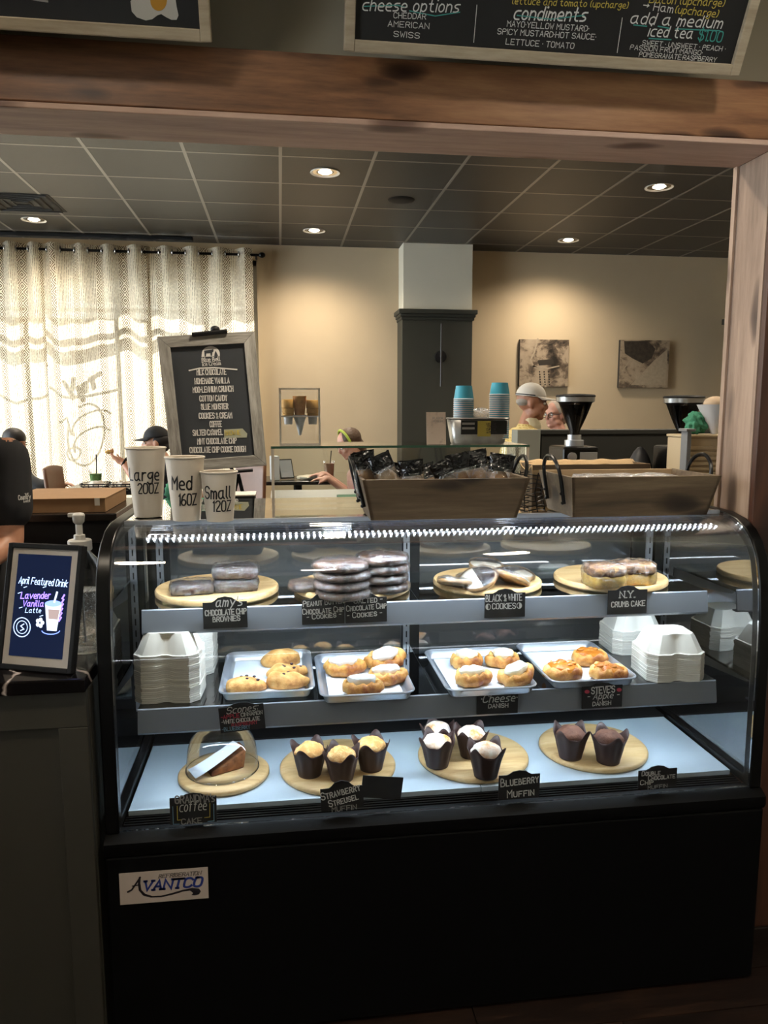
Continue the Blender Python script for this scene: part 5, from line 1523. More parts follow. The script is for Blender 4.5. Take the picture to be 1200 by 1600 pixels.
TM = Matrix.Translation(Vector((tu.location.x, IY + .081, TI)))
LX0 = on_plane(TM, 720, 680); LX1 = on_plane(TM, 792, 660)
G().box(LX0[0], LX1[0], -.002, .001, hz * .38, hz * .93).build('black_label', M_BLACKM, tu, loc=(0, -.069, 0))
G().box(on_plane(TM, 757, 0)[0], on_plane(TM, 779, 0)[0], -.0035, -.0022, hz * .30, hz * .90).build('yellow_note', plain('yellow note', 'b8a850', rough=.8), tu, loc=(0, -.069, 0))
tm = Matrix.Translation(Vector((tu.location.x, IY + .15 - .069 - .0035, TI)))
for s, p0, p1 in (('NO CUP', (760, 664), (775, 664)), ('TOWERS', (761, 668), (776, 668)), ('CUPS OR', (760, 672.5), (774, 672)), ('ANYMORE', (760, 677), (776, 676.5))):
    o = write_px(tu, tm, s, p0, p1, 3, M_INK, .2); o.location = (0, -.0725, 0)
for zz in (.80, .62): G().box(on_plane(TM, 731, 0)[0], on_plane(TM, 752, 0)[0], -.0032, -.0022, hz * zz - .004, hz * zz + .004).build('white_label', M_CHALKD, tu, loc=(0, -.069, 0))
M_TEALC = plain('teal paper cup', '2f8ba4', rough=.45)
M_CRIM = plain('cup rim white', 'b9bdc0', rough=.5)
def cup_stack(px, ytop, ybody, n, lab):
    p = at(px, ytop, IY + .14)
    rim_z = at(px, ybody, IY + .14).z
    r_t = (at(px + 15.2, ybody, IY + .14).x - at(px - 15.2, ybody, IY + .14).x) / 2
    hcup = p.z - rim_z
    first = None
    dz = (rim_z - (TI + .012)) / n
    for k in range(n):
        lb = ORDN[k] + ' upside-down teal cup ' + ('' if k == 0 else 'down ') + 'in the stack ' + lab
        loc = (p.x, p.y, rim_z - k * dz)
        if first is None:
            first = thing('ice_cream_cup', lb, 'cup', loc, group='stacked teal cups ' + lab)
            G().lathe([(r_t, .0), (r_t * .80, hcup), (0, hcup)], 28, cap=False).build('cup_wall', M_TEALC, first, smooth=True, ang=30)
            G().tube([(r_t * math.cos(2 * math.pi * i / 28), r_t * math.sin(2 * math.pi * i / 28), .001) for i in range(28)], .0019, 6, closed=True).build('rim', M_CRIM, first, smooth=True)
        else: dup(first, loc, 0, lb)
cup_stack(725, 603, 624, 22, 'nearer the speckled card')
cup_stack(781, 598, 617, 24, 'nearer the man in the white cap')
p = at(752, 650, IY + .17)
o = G().ell((0, 0, 0), (.045, .03, .03), 20, 12, fn=lambda q: 1 + .35 * noise.noise(q * 3)).build('plastic_bag', film('loose plastic bag', .15, 12, .8, .12), loc=(p.x, p.y, p.z), smooth=True)
tag(o, 'crumpled clear plastic bag between the teal cup stacks', 'plastic bag')

# low things standing between the two cases (on the ice cream cabinet's front ledge and beside it)
lg = tag(G().box(CX0 + .02, CX1, CYB + .03, IY - .02, 1.16, 1.19).box(CX0 + .05, CX1 - .03, CYB + .06, IY - .04, 0, 1.16).build('rear_ledge', plain('ledge paint', 'a29f98', rough=.5), bevel=.003), 'grey service ledge between bakery case and ice cream cabinet', 'ledge')
def ob(px0, px1, py0, py1, Y, d, name, mat, label, cat, **k):
    a = at(px0, py1, Y); b = at(px1, py0, Y)
    o = G().box(0, b.x - a.x, 0, d, 0, b.z - a.z).build(name, mat, loc=(a.x, Y, a.z), **k)
    return tag(o, label, cat)
GZ = 1.191
a = at(529, 790, 2.58); b = at(568, 776, 2.58)
bkk = thing('green_book', 'green hardback book lying by the first wooden basket', 'book', (a.x, 2.56, GZ))
G().box(0, b.x - a.x, 0, .10, 0, b.z - GZ).build('cover', plain('green cover', '22503a', rough=.5), bkk, bevel=.002)
G().box(.004, b.x - a.x + .002, -.001, .098, .006, b.z - GZ - .006).build('pages', plain('pages', 'cfc8b4', rough=.8), bkk)
a = at(343, 800, 2.56); b = at(398, 773, 2.56)
bx = thing('black_carton', 'black carton with a white lid behind the smallest cup', 'carton', (a.x, 2.56, GZ))
G().box(0, b.x - a.x, 0, .11, 0, b.z - GZ - .004).build('body', M_BLACKM, bx)
G().box(-.002, b.x - a.x + .002, -.002, .112, b.z - GZ - .0038, b.z - GZ).build('lid', plain('white card', 'bdb8ae', rough=.7), bx)
a = at(255, 800, 2.6); b = at(318, 760, 2.6)
gt = thing('green_towels', 'folded green towels behind the middle paper cup', 'towel', (a.x, 2.56, GZ))
M_GTOW = plain('green towel', '2f7a5c', rough=.9, var=.15, bump=.4, bscale=120)
for k in range(3):
    G().grid(lambda u, v: ((b.x - a.x) * u, .11 * v, .012 + k * .022 + .008 * noise.noise(Vector((u * 4, v * 4, k * 3)))), 14, 8).build('fold', M_GTOW, gt, smooth=True).modifiers.new('s', 'SOLIDIFY').thickness = .02
G().ell((.035, .05, .085), (.03, .03, .035), 16, 10, fn=lambda q: 1 + .3 * noise.noise(q * 2.5)).build('bunched_end', M_GTOW, gt, smooth=True)
# black wire rack beside the baskets
p = at(830, 790, 2.50)
wr = thing('wire_rack', 'black wire rack between the two wooden baskets', 'wire rack', (p.x, 2.53, GZ))
for k in range(9):
    z = .01 + k * .016
    r = .035 + .003 * k
    G().tube([(r * math.cos(2 * math.pi * i / 16), r * .8 * math.sin(2 * math.pi * i / 16), z + .004 * math.sin(i * 1.7 + k)) for i in range(16)], .0022, 5, closed=True).build('wire_ring', M_HANDLE, wr, smooth=True)
for k in range(8):
    a_ = 2 * math.pi * k / 8
    G().tube([(.033 * math.cos(a_), .027 * math.sin(a_), .002), (.06 * math.cos(a_ + .3), .048 * math.sin(a_ + .3), .145)], .0022, 5).build('wire_upright', M_HANDLE, wr, smooth=True)
# cloth-lined tray and black bag behind the second basket
a = at(832, 742, 2.54); b = at(1017, 716, 2.54)
ctb = thing('cloth_lined_tray', 'long tray lined with beige cloth behind the second basket', 'tray', (a.x, 2.54, GZ))
ctw = b.x - a.x; cth = b.z - GZ
G().box(0, ctw, 0, .008, 0, cth - .02).box(0, ctw, .132, .14, 0, cth - .02).box(0, .008, .0082, .1318, 0, cth - .02).box(ctw - .008, ctw, .0082, .1318, 0, cth - .02).box(.0082, ctw - .0082, .0082, .1318, 0, .006).build('tray', M_BASK, ctb)
M_BEI = plain('beige cloth', 'a38b68', rough=.95, var=.06, bump=.3, bscale=200)
def cl_fn(u, v):
    y = -.006 + .15 * v; x = ctw * (u * 1.01 - .005)
    e = 1 - min(1, min(v, 1 - v) / .12)
    z = cth - .012 - .03 * math.sin(math.pi * v) + .006 * noise.noise(Vector((u * 9, v * 4, 1)))
    if v < .001: z = cth - .055 + .004 * math.sin(u * 20)
    return (x, y, z)
o = G().grid(cl_fn, 40, 12).build('cloth', M_BEI, ctb, smooth=True); o.modifiers.new('s', 'SOLIDIFY').thickness = .004

# ================================================================== COFFEE STATION
KY = 3.30
kc = thing('coffee_counter', 'dark back counter carrying the coffee grinders', 'counter', (2.1, KY, 0))
kx0, kx1 = at(850, 740, KY).x, 3.3
G().box(kx0 - 2.1, kx1 - 2.1, -.40, .50, 0, .96).build('cabinet', M_CAB, kc)
G().box(kx0 - 2.11, kx1 - 2.09, -.42, .52, .961, 1.0).build('worktop', M_BLACKM, kc, bevel=.003)
M_SMOKE = glass('smoked hopper', (.30, .27, .25), ior=1.45, boost=1.0, base=.03)
M_BEAN = speckle('coffee beans', '140b08', '3a2418', 120, .45, .6, rough=.35, bump=1.0)
def grinder(px, ytop, ymid, ybot, hw, label, box_front, tagp):
    p = at(px, ytop, KY); q = at(px, ymid, KY)
    r = (at(px + hw, ytop, KY).x - at(px - hw, ytop, KY).x) / 2
    th = thing('coffee_grinder', label, 'coffee grinder', (p.x, KY, 1.0005), group='coffee grinders')
    zt = p.z - 1.0; zm = q.z - 1.0
    hgt = zt - zm
    G().lathe([(r * .25, zm), (r * .27, zm + hgt * .12), (r * .55, zm + hgt * .42), (r * .86, zm + hgt * .80), (r * .97, zm + hgt * .83), (r, zm + hgt * .96)], 40, cap=False).build('hopper', M_SMOKE, th, smooth=True)
    G().lathe([(r * .23, zm + .004), (r * .25, zm + hgt * .12), (r * .52, zm + hgt * .42), (r * .80, zm + hgt * .76), (0, zm + hgt * .77)], 40, cap=False).build('beans', M_BEAN, th, smooth=True)
    G().lathe([(r * .96, zm + hgt * .83), (r * .985, zm + hgt * .83), (r * 1.0, zm + hgt * .94), (r * .97, zm + hgt * .94)], 40).build('hopper_band', plain('grey band', '8a8a88', rough=.3, metal=.6), th, smooth=True)
    G().lathe([(r * 1.02, zm + hgt * .95), (r * 1.03, zm + hgt * .97), (r * .98, zm + hgt * 1.0), (r * .4, zm + hgt * 1.02), (0, zm + hgt * 1.02)], 40).build('lid', M_BLACKM, th, smooth=True)
    G().lathe([(r * .5, zm - .045), (r * .5, zm - .02), (r * .36, zm - .018), (r * .36, zm + .004)], 28).build('collar', M_ALU, th, smooth=True)
    bw_ = r * .95
    G().box(-bw_, bw_, -.09, .11, 0.0, zm - .046).build('body', M_BLACK, th, bevel=.012)
    G().box(-bw_ * .1, bw_ * .9, -.094, -.0905, zm - .21, zm - .07).build('face_plate', M_ALU, th, bevel=.002)
    G().lathe([(0, 0), (.020, 0), (.020, .012), (0, .014)], 20, Matrix.Translation(Vector((-bw_ * .55, -.0905, zm - .09))) @ Matrix.Rotation(R(90), 4, 'X')).build('dial', M_ALU, th, smooth=True)
    return th
grinder(899.5, 617, 681, 718, 28.5, 'black coffee grinder with smoked hopper nearest the man in the white cap', 0, 0)
g2 = grinder(1069, 619, 681, 740, 28.5, 'black coffee grinder with labelled hopper nearest the timber post', 0, 0)
G().box(-.01, .045, -.085, -.083, .31, .325).build('hopper_label', M_CHALKD, g2)
# beige slatted box with gray upright, tray and cloth
SY = 2.96
a = at(1070, 745, SY); b = at(1124, 684, SY)
sb = thing('slatted_box', 'beige slatted box beside the timber post', 'box', (a.x, SY, 1.0005))
sh_ = b.z - 1.0; sw = b.x - a.x + .1
M_CREAM = plain('cream enamel', 'b5a283', rough=.5)
G().box(0, sw, .012, .16, 0, sh_).build('body', M_CREAM, sb, bevel=.004)
for k in range(9): G().box(.012, sw - .01, .0, .0118, sh_ - .05 - k * .022, sh_ - .037 - k * .022).build('slat', M_CREAM, sb, bevel=.002)
G().box(-.004, sw + .004, -.004, .164, sh_ + .0005, sh_ + .012).build('top', M_CREAM, sb, bevel=.003)
a2 = at(1059, 740, SY); b2 = at(1069, 674, SY)
ug = tag(G().box(0, b2.x - a2.x, 0, .05, 0, b2.z - 1.0).box(-.01, b2.x - a2.x + .012, -.01, .055, b2.z - 1.0 + .0005, b2.z - 1.0 + .012).build('metal_upright', M_GREYM, loc=(a2.x, SY - .06, 1.0005), bevel=.002), 'grey metal upright beside the second grinder', 'upright')
tp = sb.location.z + sh_ + .0135
tw = thing('green_cloth', 'bunched green cloth on the slatted box', 'cloth', (at(1102, 684, SY).x, SY + .08, tp))
G().ell((0, 0, .045), (.045, .045, .047), 48, 30, fn=lambda q: 1 + .35 * noise.noise(q * 2.6 + Vector((4, 0, 0)))).build('cloth', plain('mint cloth', '3c7d60', rough=.9, bump=.4, bscale=90), tw, smooth=True)
pc = at(1112, 632, SY)
fp_ = thing('paper_filter', 'white paper coffee filter cone standing beside the green cloth', 'coffee filter', (pc.x + .045, SY + .045, tp))
hz_ = pc.z - tp
G().lathe([(.012, 0.0), (.075, hz_), (.074, hz_), (.010, .002)], 24, cap=False, fn=lambda a, j, r, z: (r * (1 + .05 * math.sin(12 * a)), z)).build('paper', plain('filter paper', 'b9b6b4', rough=.8), fp_, smooth=True)
G().ell((0, 0, hz_ + .005), (.05, .045, .03), 16, 10).build('grounds', plain('tan grounds', 'b09a80', rough=.9, var=.1), fp_, smooth=True)
# black bag on the partition
PTY = 4.55
ptz = at(1000, 671, PTY).z
pt = thing('partition_wall', 'dark half-height partition behind the grinders', 'partition', (at(975, 700, PTY).x, PTY, 0)); pt['kind'] = 'structure'
pxa, pxb = at(846, 700, PTY).x - pt.location.x, 4.2 - pt.location.x
M_PART = plain('black green paint', '1d1e1a', rough=.55)
G().box(pxa, pxb, 0, .10, 0, ptz - .03).build('panel', M_PART, pt)
G().box(pxa - .01, pxb + .01, -.015, .115, ptz - .0295, ptz).build('cap_rail', M_PART, pt, bevel=.004)
G().box(pxa - .16, pxa - .011, -.01, .11, 0, ptz).build('end_post', plain('grey end post', '77786e', rough=.6), pt, bevel=.003)
p = at(992, 722, 3.45)
bg = thing('black_bag', 'black padded bag lying behind the second basket', 'bag', (p.x, 3.40, 1.0005))
bh = at(992, 697, 3.45).z - 1.0
G().ell((0, 0, 0), (1, 1, 1), 26, 16, fn=lambda q: Vector((q.x * .085, q.y * .07, (max(q.z, -.6) + .6) / 1.6 * bh * (1 - .25 * q.x * q.x)))).build('body', plain('black nylon', '15161a', rough=.55), bg, smooth=True)
G().tube([(.085 * math.cos(R(a)), -.03, bh * .62 + .10 * math.sin(R(a)) * bh) for a in range(10, 175, 15)], .008, 8).build('strap', M_BLACKM, bg, smooth=True)
# tall dark pilaster at the right wall
a = at(1130, 495, 7.7)
rp = G().box(4.84, XR, 7.62, 7.9, 0, a.z).box(4.82, XR, 7.60, 7.92, a.z - .06, a.z + .0).build('trim_1', M_GREEN); struct(rp)

# ================================================================== PICTURES, EASEL BOARD
def aerial(name, seed, road):
    t = NT(name)
    v = coords(t, (1, 1, 1), 'Generated')
    n1 = t.n('TexNoise', Vector=v, Scale=5.0, Detail=9.0, Roughness=.7, Distortion=.6, W=seed, attrs={'noise_dimensions': '4D'})
    n2 = t.n('TexNoise', Vector=v, Scale=2.0, Detail=2.0, W=seed + 3, attrs={'noise_dimensions': '4D'})
    m = t.n('Mix', attrs={'data_type': 'FLOAT'}, i0=.5, i2=n1.outputs[0], i3=n2.outputs[0])
    col = t.ramp(m.outputs[0], [(.40, srgb('1d1712')), (.47, srgb('5a4d40')), (.52, srgb('93836f')), (.62, srgb('a4947f'))])
    b = t.n('BsdfPrincipled', Roughness=.5)
    t.link(col, b.inputs['Base Color'])
    return t.done(b.outputs[0])
def canvas(c0, c1, label, seed):
    a = at(*c0, 8.15); b = at(*c1, 8.15)
    th = thing('canvas_print', label, 'picture', (a.x, 8.15, b.z), group='aerial canvas prints')
    w, h = b.x - a.x, a.z - b.z
    G().box(0, w, .004, .049, 0, h).build('stretcher', plain('canvas edge', '2b2824', rough=.7), th)
    G().box(.0, w, 0, .0038, 0, h).build('print', aerial('aerial photograph %d' % seed, seed, 0), th)
    return th, w, h
M_RD = plain('print pale road', '9c8e7a', rough=.6, var=.12, vscale=30); M_DKP = plain('print dark', '2a241d', rough=.6)
c1, w, h = canvas((813, 530), (887, 604), 'aerial canvas print with a long building and tree avenue, beside the column', 2)
M8 = Matrix.Translation(c1.location)
stroke_px(c1, M8, [(840, 530), (835, 550), (829, 562), (833, 572), (846, 578), (852, 604)], 2.5, M_RD, name='printed_road', lift=.002)
stroke_px(c1, M8, [(833, 572), (855, 576), (873, 572)], 2, M_RD, name='printed_road', lift=.002)
fill_px(c1, M8, [(840, 563), (864, 561), (866, 569), (842, 571)], M_DKP, name='printed_building', lift=.0022)
for k in range(6):
    for x in (843, 850, 857): fill_px(c1, M8, arc(x + k * .3, 581 + k * 4, 1.2, 1.3, 0, 360, 8), M_DKP, name='printed_tree', lift=.0024)
c2, w, h = canvas((970, 531), (1043, 606), 'aerial canvas print of woods and a pale field, nearer the timber post', 7)
M8 = Matrix.Translation(c2.location)
fill_px(c2, M8, [(1043, 545), (1020, 565), (1008, 578), (995, 592), (985, 602), (1040, 602)], M_RD, name='printed_field', lift=.002)
fill_px(c2, M8, [(975, 533), (1012, 533), (1024, 545), (1018, 560), (1004, 568), (988, 560), (976, 552)], plain('print woods', '332c24', rough=.6, var=.5, vscale=25), name='printed_woods', lift=.0022)
stroke_px(c2, M8, [(972, 580), (985, 562), (1000, 572)], 1.5, M_RD, name='printed_road', lift=.0024)

EYY = 3.62
a, b, c = at(269.5, 738.5, EYY), at(416.7, 727, EYY), at(254, 526, EYY)
EM, ew, eh = plane_of(a, b, c)
M_WEATH = wood('weathered grey frame', '46403a', '88867f', 'b2b0aa', 'z', rough=.75, scale=2.2, bump=.4)
M_WEATHX = wood('weathered grey frame rail', '46403a', '88867f', 'b2b0aa', 'x', rough=.75, scale=2.2, bump=.4)
M_EB = plain('slate grey board', '2b2f33', rough=.55)
eb = thing('chalkboard_menu', 'tilted chalkboard in a weathered wooden frame listing ice cream flavours', 'chalkboard', M=EM)
t_ = .052
G().prism([(0, 0), (t_, t_), (t_, eh - t_), (0, eh)], -.016, .014).build('frame_stile', M_WEATH, eb, bevel=.002)
G().prism([(ew, 0), (ew, eh), (ew - t_, eh - t_), (ew - t_, t_)], -.016, .014).build('frame_stile', M_WEATH, eb, bevel=.002)
G().prism([(0, 0), (ew, 0), (ew - t_, t_), (t_, t_)], -.016, .014).build('frame_rail', M_WEATHX, eb, bevel=.002)
G().prism([(0, eh), (t_, eh - t_), (ew - t_, eh - t_), (ew, eh)], -.016, .014).build('frame_rail', M_WEATHX, eb, bevel=.002)
G().box(t_ - .003, ew - t_ + .003, -.004, .010, t_ - .003, eh - t_ + .003).build('slate', M_EB, eb)
kw = dict(lift=.006)
EL = lambda s, p0, p1, h=8.5, **k: write_px(eb, EM, s, p0, p1, h, M_CHALK, k.pop('wgt', .15), lift=.006, **k)
EL('Blue Bell', (316, 566), (344, 564), 6.5, serif=True, wgt=.17); EL('Ice Cream', (317, 572), (345, 570), 5.5, serif=True, wgt=.17)
fill_px(eb, EM, [(315, 558)] + arc(329.5, 553, 14, 12, 180, 0, 14) + [(343.5, 556.5)], M_CHALK, lift=.0055)
fill_px(eb, EM, [(319, 548), (331, 546.5), (333.5, 545), (334, 549), (332, 551), (331.5, 556), (329.5, 556), (329, 552), (322.5, 552.5), (322, 557), (320, 557), (319.5, 551)], M_EB, name='emblem', lift=.0065)
fill_px(eb, EM, [(335.5, 553), (337, 548), (339, 552), (341, 556), (335, 556.5)], M_EB, name='emblem', lift=.0065)
stroke_px(eb, EM, [(296, 579), (312, 575.5), (335, 574.5), (370, 577.5)], 2.0, M_CHALK, lift=.006)
for s, p0, p1 in (('MILK CHOCOLATE', (308, 586), (353.5, 585)), ('HOMEMADE VANILLA', (305, 600), (358.5, 598.5)), ('MOO-LENNIUM CRUNCH', (302, 613.5), (364.5, 611.5)), ('COTTON CANDY', (312.5, 627), (355, 626)), ('BLUE MONSTER', (315, 640), (356.5, 639)),
                  ('COOKIES & CREAM', (311.5, 654), (362.5, 653)), ('COFFEE', (328.5, 667), (346.5, 666.5)), ('SALTED CARAMEL', (302, 680.5), (348, 679)), ('MINT CHOCOLATE CHIP', (309, 694), (369.5, 692.5)), ('CHOCOLATE CHIP COOKIE DOUGH', (297, 707.5), (384, 705.5))): EL(s, p0, p1)
fill_px(eb, EM, [(350, 671), (379, 669.5), (386.5, 677.5), (385.5, 683.5), (350.5, 684.5)], plain('masking tape', '9a9d88', rough=.7), name='masking_tape', lift=.0062)
write_px(eb, EM, 'BROWNIE', (352, 680), (376, 679), 7, M_CYEL, .12, lift=.0075)
es = thing('display_easel', 'thin black metal easel holding the tilted chalkboard', 'easel', (a.x, EYY + .02, 0))
def ez(p): return (p.x - a.x, p.y - EYY - .02, p.z)
top = at(339, 517, EYY + .03); led_ = at(372, 741, EYY + .04)
G().tube([ez(top), (led_.x - a.x + .06, .16, 0.0)], .009, 8).build('mast', M_BLACKM, es, smooth=True)
for dx in (-.28, .26): G().tube([(ez(led_)[0], .03, ez(led_)[2]), (ez(led_)[0] + dx, .0, 0)], .009, 8).build('leg', M_BLACKM, es, smooth=True)
q0, q1 = at(300, 523.0, EYY - .02), at(355, 517.5, EYY - .02)
G().tube([ez(q0), ez(q1)], .010, 6).build('top_clip', M_BLACKM, es)
G().ell(ez(at(336, 514.5, EYY + .01)), (.022, .022, .016), 12, 8).build('clip_knob', M_BLACKM, es, smooth=True)
q0, q1 = at(320, 738, EYY - .018), at(395, 732, EYY - .018)
G().tube([(ez(q0)[0], ez(q0)[1], ez(q0)[2] - .008), (ez(q1)[0], ez(q1)[1], ez(q1)[2] - .008)], .008, 6).build('ledge_bar', M_BLACKM, es)

# ================================================================== DINING ROOM: FURNITURE
M_LEATH = plain('tan leather', '6e4a32', rough=.45, var=.12, vscale=10)
M_DKTOP = plain('dark table top', '1a1614', rough=.25)
def dtable(cx, cy, w, d, z, label):
    th = thing('cafe_table', label, 'table', (cx, cy, 0), group='dark cafe tables')
    G().box(-w / 2, w / 2, -d / 2, d / 2, z - .03, z).build('table_top', M_DKTOP, th, bevel=.004)
    G().tube([(0, 0, .02), (0, 0, z - .031)], .035, 12).build('pedestal', M_BLACKM, th, smooth=True)
    G().box(-.25, .25, -.25, .25, 0, .019).build('foot', M_BLACKM, th, bevel=.004)
    return th
def chair(x, y, rz, label, h=.90, seat=.47):
    th = thing('dining_chair', label, 'chair', (x, y, 0), rz, 'tan dining chairs')
    G().box(-.22, .22, -.22, .22, seat - .06, seat).build('seat', M_LEATH, th, bevel=.02, seg=3)
    def bk(u, v):
        a = (u - .5) * 1.1
        return (.25 * math.sin(a) * 1.0, .20 + .05 * v + .06 * math.cos(a) - .06, seat + .02 + (h - seat) * v + .02 * math.sin(math.pi * u) * v)
    o = G().grid(bk, 14, 8).build('backrest', M_LEATH, th, smooth=True); s = o.modifiers.new('s', 'SOLIDIFY'); s.thickness = .03; o.modifiers.new('b', 'BEVEL').width = .006
    for k in range(4):
        G().tube([(bk((k + 1) / 5, .04)[0], bk((k + 1) / 5, .04)[1] - .002, bk((k + 1) / 5, .04)[2]), (bk((k + 1) / 5, .96)[0], bk((k + 1) / 5, .96)[1] - .002, bk((k + 1) / 5, .96)[2])], .004, 5).build('seam', M_BLACKM, o)
    for sx in (-1, 1):
        for sy in (-1, 1): G().tube([(sx * .19, sy * .19, seat - .06), (sx * .22, sy * .22, 0)], .013, 8).build('leg', M_BLACKM, th, smooth=True)
    return th
TYY = 6.0
a = at(92, 768, TYY); b = at(208, 768, TYY)
tz = at(150, 768, TYY).z
dtable((a.x + b.x) / 2, TYY + .30, b.x - a.x + .04, .62, tz, 'dark cafe table with food baskets in front of the curtains')
cch = at(92, 735, 6.35)
chair(cch.x + .17, 6.30, R(75), 'tan leather chair seen side-on by the smoothie', h=cch.z, seat=.52)
cch = at(388, 730, 5.2)
chair(cch.x - .12, 5.2, R(-35), 'brown chair behind the chalkboard easel', h=cch.z, seat=.5)
# smoothie
p = at(151, 770, TYY + .18); q = at(151, 736, TYY + .18)
sm = thing('smoothie_cup', 'green smoothie in a clear cup with straw on the cafe table', 'drink', (p.x, TYY + .18, tz + .0006))
h = q.z - tz
G().lathe([(0, .002), (.034, .002), (.046, h * .85), (0, h * .85)], 24).build('smoothie', plain('green smoothie', '4a7a2c', rough=.4), sm, smooth=True)
G().lathe([(.036, 0), (.049, h), (.051, h), (.051, h + .005), (.047, h + .012), (0, h + .014)], 24, cap=False).build('cup', M_ACR, sm, smooth=True)
G().tube([(0, 0, .01), (.012, 0, h + .13)], .005, 6).build('straw', M_BLACKM, sm)
# food baskets
def food_basket(px0, px1, Y, label, z):
    a = at(px0, 760, Y); b = at(px1, 760, Y); w = b.x - a.x
    th = thing('food_basket', label, 'food basket', ((a.x + b.x) / 2, Y, z + .0006), group='black plastic food baskets')
    for k in range(4):
        s = 1 - .08 * (3 - k)
        G().tube([(x * w / 2 * s, y * .10 * s, .004 + k * .018) for x, y in [(1, .6), (.8, 1), (-.8, 1), (-1, .6), (-1, -.6), (-.8, -1), (.8, -1), (1, -.6)]], .005, 5, closed=True).build('rim_bar', M_BLACKM, th)
    for k in range(16):
        an = 2 * math.pi * k / 16
        G().tube([(w / 2 * .74 * math.cos(an), .075 * math.sin(an), .002), (w / 2 * .95 * math.cos(an), .095 * math.sin(an), .06)], .004, 4).build('slat', M_BLACKM, th)
    G().grid(lambda u, v: ((u - .5) * w * .92, (v - .5) * .19, .03 + .05 * max(0, math.sin(math.pi * u) * math.sin(math.pi * v)) + .03 * noise.noise(Vector((u * 5, v * 5, px0))) + (.02 if u > .9 or u < .1 else 0)), 16, 10).build('paper', plain('basket paper', 'c9c2b4', rough=.8), th, smooth=True)
food_basket(128, 172, TYY + .05, 'black food basket with white paper beside the smoothie', tz)
food_basket(174, 212, TYY + .02, 'black food basket with bulging white paper in front of the man', tz)
# kraft box on a dark cabinet at the left
BY = 3.15
a = at(48, 800, BY); b = at(165, 800, BY); t0 = at(165, 778, BY)
dc = thing('dark_side_cabinet', 'dark side cabinet carrying the kraft pastry box', 'cabinet', ((a.x + b.x) / 2, BY, 0))
cz = b.z
hw_ = (b.x - a.x) / 2
G().box(-hw_ - .3, hw_ + .02, -.02, .5, 0, cz - .032).build('cabinet', M_BLACKM, dc)
G().box(-hw_ - .32, hw_ + .05, -.04, .52, cz - .031, cz - .001).build('worktop', M_DKTOP, dc, bevel=.003)
G().box(-hw_ + .02, hw_ - .02, -.03, -.0205, .25, cz - .12).build('door', M_BLACK, dc)
kb = thing('kraft_box', 'flat brown kraft cardboard box on the dark side cabinet', 'box', ((a.x + b.x) / 2, BY, cz))
M_KRAFT = plain('kraft cardboard', '8a6a48', rough=.8, var=.05)
bh = t0.z - cz
G().box(-hw_ - .1, hw_, 0, .42, 0, bh - .003).build('tray', M_KRAFT, kb, bevel=.001)
G().box(-hw_ - .102, hw_ + .002, -.003, .423, bh - .0028, bh).build('lid', M_KRAFT, kb)
G().box(hw_ - .04, hw_ - .02, -.0045, -.0032, bh - .03, bh + .0).build('tape_tab', plain('tape', 'b8b4a8', rough=.5), kb)
# tall table with a tablet, cloth and drink seen through the guard glass
HY = 5.9
htz = at(470, 752, HY).z
a = at(424, 755, HY); b = at(528, 755, HY)
ht = dtable((a.x + b.x) / 2 - .05, HY + .25, b.x - a.x + .1, .5, htz, 'dark tall table seen through the ice cream cabinet glass')
p = at(462, 752, HY + .1)
nd = thing('tabletop_tablet', 'small tablet propped in a white stand on the tall table', 'tablet', (p.x - .06, HY + .15, htz + .0006), R(25))
G().box(-.06, .06, 0, .012, .01, .17).build('tablet', M_BLACK, nd, rot=(R(-18), 0, 0), bevel=.003)
G().box(-.052, .052, -.001, -.0002, .02, .16).build('screen', plain('pale screen', '8d9298', rough=.2), nd, rot=(R(-18), 0, 0))
G().box(-.12, -.07, 0, .08, 0, .19).build('stand', M_CRIM, nd, bevel=.004)
p = at(488, 752, HY + .05)
nc_ = thing('folded_napkin', 'folded pale cloth on the tall table', 'cloth', (p.x, HY + .12, htz + .0006))
G().ell((0, 0, .02), (.12, .08, .022), 20, 10, fn=lambda q: 1 + .2 * noise.noise(q * 2)).build('cloth', plain('pale cloth', 'b3a894', rough=.9), nc_, smooth=True)
p = at(515, 752, HY + .05)
dk = thing('iced_coffee', 'iced coffee in a clear cup with straw beside the folded cloth', 'drink', (p.x, HY + .12, htz + .0006))
G().lathe([(0, .002), (.035, .002), (.045, .13), (0, .13)], 20).build('coffee', plain('milky coffee', '8a6a4c', rough=.4), dk, smooth=True)
G().lathe([(.037, 0), (.047, .145), (.047, .15), (0, .155)], 20, cap=False).build('cup', M_ACR, dk, smooth=True)
G().tube([(0, 0, .01), (.02, 0, .23)], .004, 6).build('straw', M_BLACKM, dk)

